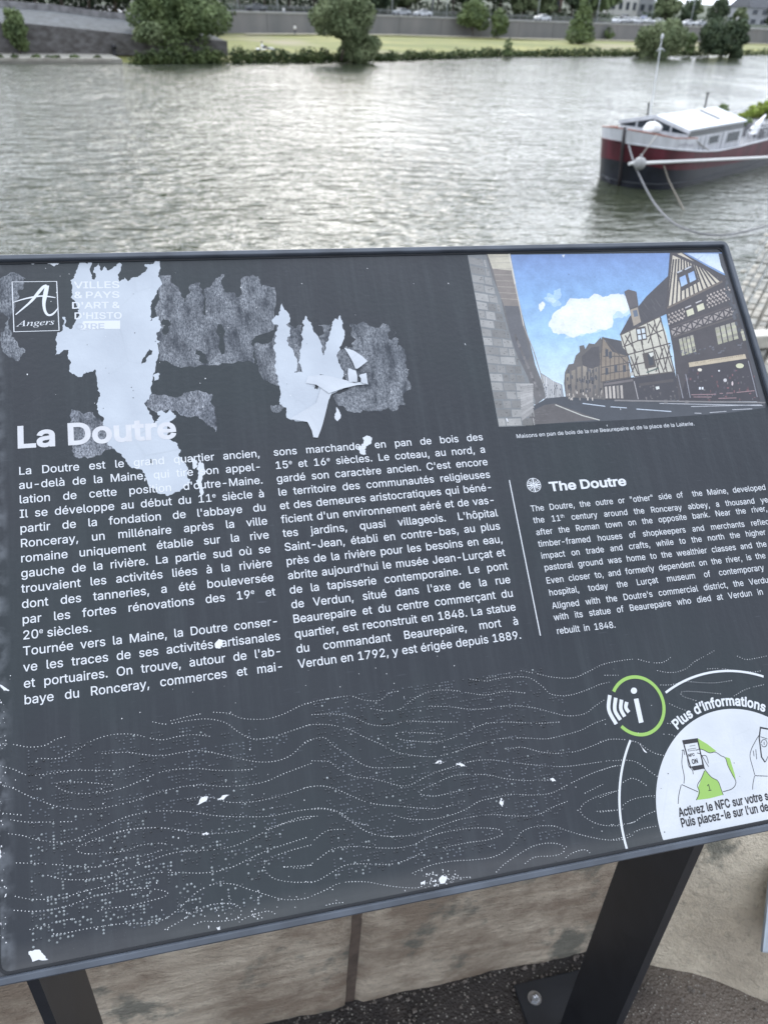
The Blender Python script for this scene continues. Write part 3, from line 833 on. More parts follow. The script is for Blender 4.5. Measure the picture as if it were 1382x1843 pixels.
big = [(500, 142), (572, 142), (560, 190), (572, 250), (590, 254), (588, 190), (612, 150), (626, 176), (632, 200), (655, 170), (668, 195), (690, 190), (745, 148), (760, 160), (742, 215), (745, 268), (776, 240), (800, 264), (860, 237), (905, 205), (915, 190), (903, 158), (955, 157), (965, 140), (995, 140), (993, 200), (985, 235), (1010, 275), (985, 315), (975, 332), (950, 380), (940, 440), (936, 510), (962, 490), (985, 480), (998, 520), (975, 582), (998, 640), (985, 672), (985, 740), (970, 765), (965, 830), (950, 880), (945, 960), (928, 1000), (898, 1020), (920, 1062), (948, 1112), (962, 1150), (982, 1130), (1000, 1100), (978, 1078), (1010, 1066), (1030, 1085), (1056, 1064), (1076, 1082), (1085, 1118), (1058, 1132), (1046, 1190), (1052, 1236), (1082, 1262), (1110, 1292), (1112, 1340)] + \
      [L1(*p) for p in ((872, 272), (886, 300), (882, 320), (893, 345), (893, 364), (868, 380), (845, 404), (800, 418), (748, 412), (702, 385), (680, 330), (650, 298), (608, 284), (590, 250), (540, 205), (505, 178), (520, 150))] + \
      [(672, 1240), (650, 1180), (640, 1140), (625, 1098), (605, 1060), (612, 1000), (625, 960), (608, 900), (600, 850), (588, 790), (578, 826), (540, 830), (510, 860), (470, 845), (432, 820), (440, 760), (430, 692), (400, 690), (375, 715), (345, 725), (355, 660), (350, 620), (360, 582), (388, 572), (400, 530), (390, 485), (410, 490), (422, 550), (450, 560), (470, 520), (492, 480), (496, 440), (470, 390), (450, 330), (440, 260), (475, 215), (490, 170)]
sheet('torn_sticker', C4, big, M_STICK, Z_STK, amp=.0011, seed=9, label='long torn white sticker running down over the heading',
      holes=[[(930, 684), (950, 700), (915, 740), (905, 770), (884, 780), (890, 745), (912, 715)], [(950, 850), (985, 832), (990, 862), (960, 885)], [(934, 1368), (950, 1372), (944, 1396), (930, 1390)]])
sheet('torn_sticker', C4, [(195, 142), (222, 144), (214, 158), (196, 156)], M_STICK2, Z_STK, amp=.0005, seed=10)
sheet('torn_sticker', C4, [(290, 146), (375, 142), (366, 156), (340, 172), (320, 160), (300, 156)], M_STICK2, Z_STK, amp=.0005, seed=11)
crown = [(630, 292), (652, 330), (666, 350), (669, 385), (650, 400), (673, 415), (672, 450), (655, 465), (662, 505), (690, 540), (708, 590), (706, 610), (690, 640), (735, 640), (722, 600), (718, 570), (722, 520), (735, 470), (728, 440), (740, 402), (730, 390), (746, 355), (760, 378), (776, 390), (786, 430), (822, 490), (832, 552), (845, 500), (866, 450), (876, 400), (890, 370), (906, 376), (918, 352), (928, 400), (942, 450), (915, 510), (900, 552), (910, 590), (936, 640), (930, 672), (985, 688), (930, 720), (880, 742), (866, 745), (845, 800), (820, 850), (760, 880), (700, 880), (664, 868), (652, 822), (615, 780), (622, 730), (608, 652), (592, 600), (600, 560), (585, 512), (600, 490), (595, 440), (610, 402), (585, 396), (600, 352), (612, 355)]
sheet('torn_sticker', C5, crown, M_STICK, Z_STK, amp=.0008, seed=12, label='crown shaped torn white sticker in the middle of the board',
      holes=[[(816, 650), (836, 648), (852, 672), (838, 680), (824, 668)], [(796, 694), (812, 690), (806, 722), (792, 720)]])
# flaps that have peeled away and curl off the sheet
M_FLAP = paper_material('folded_sticker_paper', (.43, .46, .505), (.50, .53, .57))
def flap(C, rows, lift, seed=1, parent=board):
    """rows: list of (left point, right point) pairs; lift: height of each row in metres"""
    mb = MB(); vs = []; n = 6
    r = random.Random(seed)
    for (a, b), h in zip(rows, lift):
        A, B = C(*a), C(*b)
        for i in range(n):
            t = i / (n - 1); vs.append((lerp(A[0], B[0], t) + r.gauss(0, .0002), lerp(A[1], B[1], t) + r.gauss(0, .0003), Z_STK + .0001 + h * (1 + .4 * math.sin(t * 3 + seed)) + r.uniform(0, .0003)))
    m = len(rows)
    mb.add(vs, [(i * n + j, i * n + j + 1, (i + 1) * n + j + 1, (i + 1) * n + j) for i in range(m - 1) for j in range(n - 1)])
    return bpart(mb, 'peeling_flap', M_FLAP, parent, smooth=True)
flap(C5, [((745, 690), (760, 655)), ((800, 700), (830, 650)), ((860, 742), (880, 660)), ((930, 722), (930, 675)), ((1000, 702), (985, 690)), ((1050, 700), (1048, 682))], [.0002, .0006, .0008, .0008, .0006, .0003], 2)
flap(C5, [((828, 700), (900, 690)), ((800, 790), (860, 775)), ((668, 868), (846, 830)), ((756, 884), (832, 890)), ((778, 930), (820, 928)), ((785, 960), (808, 962))], [.0006, .0006, .0003, .0004, .0006, .0006], 3)
flap(C5, [((938, 516), (984, 530)), ((960, 552), (1025, 560)), ((978, 590), (1052, 590)), ((992, 622), (1006, 622))], [.0006, .002, .0035, .002], 4)
flap(C5, [((958, 616), (996, 632)), ((956, 650), (1000, 660)), ((960, 686), (1004, 688))], [.001, .002, .001], 5)
flap(C5, [((1010, 652), (1048, 640)), ((1020, 670), (1050, 666)), ((1022, 690), (1056, 700))], [.0006, .0016, .001], 6)
for C, pts, sd_ in ((C5, [(900, 808), (918, 838), (920, 862), (905, 880), (890, 856), (896, 838)], 21), (C5, [(1050, 950), (1078, 962), (1070, 992), (1042, 1008), (1046, 1045), (1020, 1042), (1005, 1008), (1034, 990), (1030, 962)], 22),
                   (C1, [(938, 262), (958, 282), (970, 310), (952, 340), (945, 372), (958, 410), (944, 424), (934, 380), (920, 352), (932, 330), (925, 300)], 23), (C5, [(180, 1060), (206, 1072), (214, 1100), (196, 1118), (186, 1092)], 24)):
    sheet('torn_sticker', C, pts, M_STICK2, Z_STK + 6e-6, amp=.0006, seed=sd_)
for i, pts in enumerate(([(354, 1449), (362, 1436), (374, 1433), (371, 1442), (360, 1447)], [(391, 1440), (400, 1432), (414, 1430), (404, 1438)], [(782, 1374), (790, 1367), (799, 1372), (792, 1375)], [(820, 1376), (828, 1372), (840, 1380), (830, 1380)],
        [(898, 1445), (901, 1436), (906, 1440), (904, 1452)], [(52, 1713), (70, 1709), (78, 1716), (88, 1727), (59, 1731), (56, 1722)], [(0, 1232), (8, 1236), (18, 1242), (8, 1243)], [(989, 1401), (994, 1400), (1000, 1406), (994, 1407)], [(364, 1502), (372, 1497), (376, 1501), (368, 1504)],
        [(790, 1582), (797, 1575), (805, 1580), (800, 1590), (792, 1591)], [(757, 1588), (765, 1584), (764, 1592), (758, 1593)], [(387, 1158), (394, 1150), (402, 1154), (398, 1166), (390, 1167)], [(1150, 1338), (1154, 1344), (1164, 1355), (1158, 1352)], [(390, 1669), (396, 1667), (398, 1674), (393, 1677)], [(0, 1520), (2, 1530), (1, 1545), (0, 1545)])):
    sheet('paint_chip', PX, pts, M_DOT, Z_STK + 1e-6 * i, amp=.0004, seed=40 + i, depth=2)
# specks: white chips and dirt scattered over the print
mb = MB(); r = random.Random(5)
for i in range(420):
    if i < 170: x, y = r.gauss(600, 330), r.uniform(1180, 1640)
    elif i < 260: x, y = r.gauss(790, 22), r.gauss(1584, 9)
    elif i < 320: x, y = r.gauss(420, 80), r.gauss(1640, 22)
    elif i < 370: x, y = r.uniform(0, 12), r.uniform(1250, 1700)
    else: x, y = r.uniform(20, 840), r.uniform(480, 745)
    p = bp(x, y)
    if not (BX0 + .009 < p[0] < BX1 - .01 and BY0 + .009 < p[1] < BY1 - .01): continue
    s = r.uniform(.0002, .0007) * (1 if i > 170 else .8); n_ = r.choice((4, 5, 6))
    mb.add([(p[0] + s * r.uniform(.5, 1.2) * math.cos(k * 6.283 / n_), p[1] + s * r.uniform(.5, 1.6) * math.sin(k * 6.283 / n_), .00026 + i * 1e-7) for k in range(n_)], [tuple(range(n_))])
o = bpart(mb, 'white_specks', M_DOT); o['kind'] = 'stuff'
mb = MB()
for i in range(140):
    p = bp(r.uniform(20, 1330), r.choice((r.uniform(480, 740), r.uniform(1290, 1560))))
    if not (BX0 + .009 < p[0] < BX1 - .01 and BY0 + .009 < p[1] < BY1 - .01): continue
    s = r.uniform(.0002, .0006)
    mb.add([(p[0] + s * math.cos(k), p[1] + s * math.sin(k), .00030 + i * 1e-7) for k in range(6)], [tuple(range(6))])
o = bpart(mb, 'dirt_specks', M_BLACK); o['kind'] = 'stuff'

# ---- printed text
PITCH = .014398; CAPB = .00795; SXB = 1.01
XR1, XL2, XR2, XD = .2300, .2434, .46997, .4902
col1 = ["La Doutre est le grand quartier ancien,", "au-delà de la Maine, qui tire son appel-", "lation de cette position d'outre-Maine.", "Il se développe au début du 11^e siècle à", "partir de la fondation de l'abbaye du", "Ronceray, un millénaire après la ville",
        "romaine uniquement établie sur la rive", "gauche de la rivière. La partie sud où se", "trouvaient les activités liées à la rivière", "dont des tanneries, a été bouleversée", "par les fortes rénovations des 19^e et", "20^e siècles.", "Tournée vers la Maine, la Doutre conser-", "ve les traces de ses activités artisanales", "et portuaires. On trouve, autour de l'ab-", "baye du Ronceray, commerces et mai-"]
col2 = ["sons marchandes en pan de bois des", "15^e et 16^e siècles. Le coteau, au nord, a", "gardé son caractère ancien. C'est encore", "le territoire des communautés religieuses", "et des demeures aristocratiques qui béné-", "ficient d'un environnement aéré et de vas-", "tes jardins, quasi villageois. L'hôpital", "Saint-Jean, établi en contre-bas, au plus",
        "près de la rivière pour les besoins en eau,", "abrite aujourd'hui le musée Jean-Lurçat et", "de la tapisserie contemporaine. Le pont", "de Verdun, situé dans l'axe de la rue", "Beaurepaire et du centre commerçant du", "quartier, est reconstruit en 1848. La statue", "du commandant Beaurepaire, mort à", "Verdun en 1792, y est érigée depuis 1889."]
gaps = []
for k0, k1, col, xl, xr in ((0, 12, col1, 0, XR1), (12, 16, col1, 0, XR1), (0, 16, col2, XL2, XR2)):
    mb = MB()
    for i in range(k0, k1):
        y = -i * PITCH
        gaps.append(round(put_line(mb, col[i], (xl, y), (xr, y), CAPB, SXB, Z_TXT, bold=.010, justify=(col[i] != "20^e siècles.")), 2))
    bpart(mb, 'french_paragraph', M_WHITE)
print('gaps', gaps)
mb = MB()
put_line(mb, "La Doutre", bp(29.5, 806), bp(319, 787.5), .0214, .95, Z_TXT, bold=.05, fit=.42)
bpart(mb, 'heading', M_TITLE)
eng = [("The Doutre, the outre or \"other\" side of  the Maine, developed", (955.1, 920.9), (1377.8, 881.5)), ("the 11^th century around the Ronceray abbey, a thousand ye", (960, 941.8), (1382, 904)), ("after the Roman town on the opposite bank. Near the river,", (964.9, 963.5), (1380.6, 919.9)),
       ("timber-framed houses of shopkeepers and merchants reflec", (968.7, 984.4), (1384, 943.5)), ("impact on trade and crafts, while to the north the higher", (973.9, 1006), (1377.8, 962.4)), ("pastoral ground was home to the wealthier classes and the", (979.5, 1027), (1379.6, 983.7)),
       ("Even closer to, and formerly dependent on the river, is the", (983, 1050.7), (1377.8, 1004.6)), ("hospital, today the Lurçat museum of contemporary", (987.9, 1072.3), (1375, 1026.3)), ("Aligned with the Doutre's commercial district, the Verdu", (993.5, 1096), (1383, 1048.6)),
       ("with its statue of Beaurepaire who died at Verdun in", (996.3, 1116.9), (1373.3, 1069.9)), ("rebuilt in 1848.", (1001.8, 1141.4), (1108, 1129.5))]
mb = MB(); ge = []
for i, (s, a, b_) in enumerate(eng):
    ge.append(round(put_line(mb, s, bp(*a), bp(*b_), .0066, .95, Z_TXT, bold=.006), 2))
print('eng', ge, [tuple(round(v, 4) for v in bp(*e[1])) for e in eng])
bpart(mb, 'english_paragraph', M_WHITE)
mb = MB(); put_line(mb, "The Doutre", bp(989, 884), bp(1127.4, 873.3), .0099, .9, Z_TXT, bold=.05, fit=.42); bpart(mb, 'english_heading', M_WHITE)
mb = MB(); put_line(mb, "Maisons en pan de bois de la rue Beaurepaire et de la place de la Laiterie.", bp(929, 788.7), bp(1249.5, 765.5), .0045, .86, Z_TXT, bold=.004, fit=.38); bpart(mb, 'photo_caption', M_WHITE)
# dividing rule
mb = MB(); ribbon(mb, [(XD, bp(916.5, 864)[1]), (XD, bp(973.8, 1144)[1])], .0011, Z_TXT); bpart(mb, 'dividing_rule', M_WHITE)
# round flag
fc = bp(960.3, 873.1); fr = .0078; mb = MB()
ribbon(mb, [(fc[0] + fr * math.cos(a * .209), fc[1] + fr * math.sin(a * .209)) for a in range(30)], .0006, Z_TXT, closed=True)
def chord(a0, w, off=0):
    h = math.sqrt(max(0, fr * fr - off * off)); c, s = math.cos(a0), math.sin(a0)
    return [(fc[0] + c * -h - s * off, fc[1] + s * -h + c * off), (fc[0] + c * h - s * off, fc[1] + s * h + c * off)]
for a0, w, off in ((0, .0015, 0), (math.pi / 2, .0015, 0)): ribbon(mb, chord(a0, w, off), w, Z_TXT + 2e-5)
for a0, off in ((0, .0021), (0, -.0021), (math.pi / 2, .0021), (math.pi / 2, -.0021)): ribbon(mb, chord(a0, .0005, off), .0004, Z_TXT + 1e-5)
for a0 in (.62, -.62):
    for off in (.0009, -.0009): ribbon(mb, chord(a0, .0005, off), .0008, Z_TXT + (a0 + off * 100) * 1e-6)
bpart(mb, 'flag_roundel', M_WHITE)
# town logo
mb = MB()
sq = [C4(78, 268), C4(355, 265), C4(370, 570), C4(90, 578)]
ribbon(mb, sq, .0011, Z_TXT, closed=True)
def stroke(C, pts, ws, z=Z_TXT + 2e-5, k=0):
    P = spline([C(*p) for p in pts], .0007); n = len(P)
    W = [np.interp(i / max(1, n - 1), np.linspace(0, 1, len(ws)), ws) for i in range(n)]
    ribbon(mb, P, W, z, k)
stroke(C4, [(100, 472), (150, 430), (200, 385), (245, 330), (272, 300), (296, 290)], [.0010, .0016, .0022, .0030, .0034, .0030])
stroke(C4, [(296, 290), (286, 340), (276, 395), (280, 440), (296, 470), (318, 474), (340, 460), (366, 428)], [.0040, .0044, .0042, .0032, .0026, .0024, .0018, .0008], Z_TXT + 3e-5)
stroke(C4, [(84, 396), (140, 378), (200, 364), (270, 356), (350, 366)], [.0008, .0014, .0018, .0016, .0010], Z_TXT + 4e-5)
put_line(mb, "\U0001D434\U0001D45B\U0001D454\U0001D452\U0001D45F\U0001D460", C4(112, 545), C4(345, 533), .0064, 1.0, Z_TXT, font='b')
bpart(mb, 'town_logo', M_WHITE)
# heritage label logo
mb = MB()
for s, xa, xb, y, c in (("VILLES", 462, 748, 308, .0078), ("& PAYS", 462, 748, 369, .0074), ("D'ART &", 446, 748, 434, .0074), ("D'HISTO", 462, 762, 499, .0074)):
    put_line(mb, s, C4(xa, y), C4(xb, y - 3), c, .9, Z_TXT, bold=.03, fit=.35)
tess([[C4(600, 562), C4(750, 560), C4(750, 508), C4(606, 510)]], Z_TXT, mb)
tess([[C4(500, 566), C4(606, 562), C4(606, 510), C4(520, 512)]], Z_TXT + 1e-5, mb)
bpart(mb, 'heritage_logo', mat('logo_print', (.58, .60, .64), .5))
mb = MB(); put_line(mb, "OIRE", C4(470, 562), C4(655, 560), .0064, .9, Z_TXT + 3e-5, bold=.03); bpart(mb, 'heritage_logo_word', mat('grey_print', (.40, .43, .48), .5))

# ---- NFC help: rings, arcs, disc, hands
C7 = crop(1080, 1180, 4.388)
def fit_circle(P):
    A = np.array([[2 * x, 2 * y, 1] for x, y in P]); b_ = np.array([x * x + y * y for x, y in P]); s = np.linalg.lstsq(A, b_, rcond=None)[0]
    return s[0], s[1], math.sqrt(s[2] + s[0] ** 2 + s[1] ** 2)
def arc(c, r, a0, a1, n=60): return [(c[0] + r * math.cos(lerp(a0, a1, i / n)), c[1] + r * math.sin(lerp(a0, a1, i / n))) for i in range(n + 1)]
gx, gy, gr = fit_circle([C7(*p) for p in ((110, 283), (170, 205), (300, 168), (430, 230), (495, 400), (440, 560), (300, 628), (200, 595), (165, 558))])
ang_of = lambda p, c: math.atan2(p[1] - c[1], p[0] - c[0])
mb = MB(); a0 = ang_of(C7(105, 285), (gx, gy)); a1 = ang_of(C7(163, 560), (gx, gy))
ribbon(mb, arc((gx, gy), gr, a0, a1 if a1 < a0 else a1 - 2 * math.pi, 80), .0034, Z_TXT); bpart(mb, 'green_ring', M_GREEN)
mb = MB()
for k, (a, m_, b_) in enumerate((((72, 312), (66, 430), (126, 545)), ((119, 333), (113, 430), (157, 508)), ((165, 348), (160, 420), (190, 482)), ((206, 366), (200, 412), (226, 450)))):
    stroke(C7, [a, m_, b_], [.0038, .0038], Z_TXT + 1e-5 * k)
tess([[C7(263 + 25 * math.cos(t * .524), 277 + 25 * math.sin(t * .524)) for t in range(12)]], Z_TXT, mb)
tess([[C7(262, 343), C7(298, 337), C7(339, 525), C7(303, 534)]], Z_TXT, mb)
bpart(mb, 'info_symbol', M_WHITE)
dx, dy, dr = fit_circle([C7(*p) for p in ((490, 1485), (460, 1300), (452, 1100), (465, 930), (510, 780), (580, 650), (680, 540), (800, 470), (930, 435), (1080, 428), (1200, 442), (1325, 485))])
ax, ay, ar_ = fit_circle([C7(*p) for p in ((515, 295), (700, 175), (860, 130), (1010, 120), (1150, 135), (1283, 168), (240, 672), (190, 800), (160, 950), (150, 1100), (158, 1250), (180, 1400), (203, 1540))])
print('disc', dx, dy, dr, 'arc', ax, ay, ar_, 'ring', gx, gy, gr)
for p, q in (((515, 295), (1285, 168)), ((203, 1542), (240, 670))):
    mb = MB()
    a0, a1 = ang_of(C7(*p), (ax, ay)), ang_of(C7(*q), (ax, ay))
    if a1 > 0 and a0 < 0: a0 += 2 * math.pi
    ribbon(mb, arc((ax, ay), ar_, a0, a1, 60), .0023, Z_TXT)
    bpart(mb, 'white_arc', M_WHITE)
mb = MB(); c2 = bp(1434, 1219); ribbon(mb, arc(c2, gr, 2.75, 3.6, 20), .0034, Z_TXT); bpart(mb, 'green_ring', M_GREEN)
yb_ = BY0 + .0100; xr_ = BX1 - .0105
pts = [(x, max(y, yb_)) for x, y in arc((dx, dy), dr, 0, 2 * math.pi, 140)]
pts = [(min(x, xr_), y) for x, y in pts]
cl = []
for p in pts:
    if not cl or math.hypot(p[0] - cl[-1][0], p[1] - cl[-1][1]) > 1e-5: cl.append(p)
cl.pop()
mb = MB(); tess([cl], Z_PIC, mb); bpart(mb, 'help_disc', M_DISC)
# arched words: the condensed capitals follow the disc
mb = MB(); s = "Plus d\u2019informations"; sx = .60; cap = .0092; rad = dr + .0036
pe = ang_of(C7(1300, 430), (dx, dy)); ps = ang_of(C7(606, 590), (dx, dy))
tot = word_width(s, sx, 0) * cap; span = (ps - pe) * rad; track = (span / cap / sx - word_width(s, 1, 0)) / len(s); sxx = sx
if abs(track) > .05: sxx = sx * (span / tot); track = 0
pen = 0
for ch in s:
    adv = (glyph(ch)[1] + track) * cap * sxx; a = ps - (pen + adv / 2) / rad
    x, y = dx + rad * math.cos(a), dy + rad * math.sin(a); rot_ = a - math.pi / 2
    put(mb, ch, x - math.cos(rot_) * adv / 2, y - math.sin(rot_) * adv / 2, cap, sxx, Z_TXT, .055, rot_, track=track); pen += adv
bpart(mb, 'arched_words', M_WHITE)
mb = MB()
put_line(mb, "Activez le NFC sur votre s", C7(622, 1272), C7(1330, 1136), .0078, .60, Z_TXT, bold=.045, fit=.34)
put_line(mb, "Puis placez-le sur l'un de", C7(640, 1355), C7(1330, 1222), .0078, .60, Z_TXT, bold=.045, fit=.34)
bpart(mb, 'help_words', M_BLACK)
mb = MB(); tess([[C7(*p) for p in ((765, 652), (845, 700), (915, 755), (860, 765), (800, 740), (780, 745))]], Z_RES, mb)
tess([[C7(*p) for p in ((985, 800), (1020, 810), (1060, 940), (1068, 990), (1040, 940), (1000, 850))]], Z_RES, mb)
tess([[C7(*p) for p in ((822, 905), (870, 955), (925, 990), (960, 1070), (965, 1100), (860, 1128), (760, 1140), (775, 1075), (770, 1040))]], Z_RES, mb)
bpart(mb, 'green_shape', M_GREEN)
mb = MB()
for pts in (((650, 748), (642, 850), (660, 950), (658, 1015)), ((640, 1018), (700, 1045), (775, 1078)), ((636, 1022), (618, 1100), (612, 1172)), ((640, 748), (658, 748), (664, 790)), ((685, 810), (695, 870), (725, 905), (732, 942)),
            ((755, 748), (780, 738), (812, 745), (860, 768), (905, 762), (950, 790), (985, 810), (1005, 870), (1040, 940), (1068, 1000), (1040, 1050), (965, 1075)), ((760, 768), (790, 778), (812, 810), (835, 850), (855, 880)), ((800, 830), (812, 880), (870, 955), (925, 990), (950, 1050), (970, 1105)), ((820, 910), (795, 970), (765, 1025), (780, 1080), (755, 1142)),
            ((800, 790), (830, 790), (845, 820), (850, 850)), ((1250, 630), (1225, 670), (1190, 740), (1180, 800), (1200, 880), (1218, 945)), ((1218, 948), (1325, 952)), ((1215, 950), (1203, 1010), (1200, 1060)), ((1250, 630), (1258, 700)), ((1225, 740), (1232, 820)), ((1205, 750), (1212, 800)), ((1300, 840), (1325, 790)),
            ((1268, 690), (1276, 668), (1300, 664), (1314, 690), (1304, 716), (1280, 718), (1268, 694)), ((1290, 680), (1292, 708)), ((1262, 640), (1322, 660))):
    P = spline([C7(*p) for p in pts], .0008); ribbon(mb, P, .00065, Z_STK)
def quad(mb, C, p, z): tess([[C(*q) for q in p]], z, mb)
# phone outline with dark ends
for p in (((648, 668), (762, 652), (770, 684), (656, 702)), ((712, 876), (808, 860), (818, 892), (734, 908)), ((1262, 562), (1325, 574), (1325, 586), (1266, 576))): quad(mb, C7, p, Z_STK + 2e-5)
for pts in (((648, 668), (712, 890)), ((762, 652), (818, 895)), ((1262, 562), (1252, 650)), ((1252, 650), (1270, 800), (1298, 842))): ribbon(mb, [C7(*p) for p in pts], .0014, Z_STK + 1e-5)
put_line(mb, "1", C7(846, 1070), C7(866, 1066), .0062, .9, Z_STK + 2e-5, justify=False)
put_line(mb, "ON", C7(724, 856), C7(772, 846), .0042, .9, Z_STK + 2e-5, bold=.06)
put_line(mb, "NFC", C7(694, 800), C7(744, 790), .0026, .9, Z_STK + 2e-5, bold=.06)
for pts in (((690, 740), (755, 730)), ((692, 754), (757, 744)), ((690, 740), (692, 754)), ((702, 715), (748, 708))): ribbon(mb, [C7(*p) for p in pts], .0004, Z_STK + 2e-5)
bpart(mb, 'help_drawing', M_BLACK)

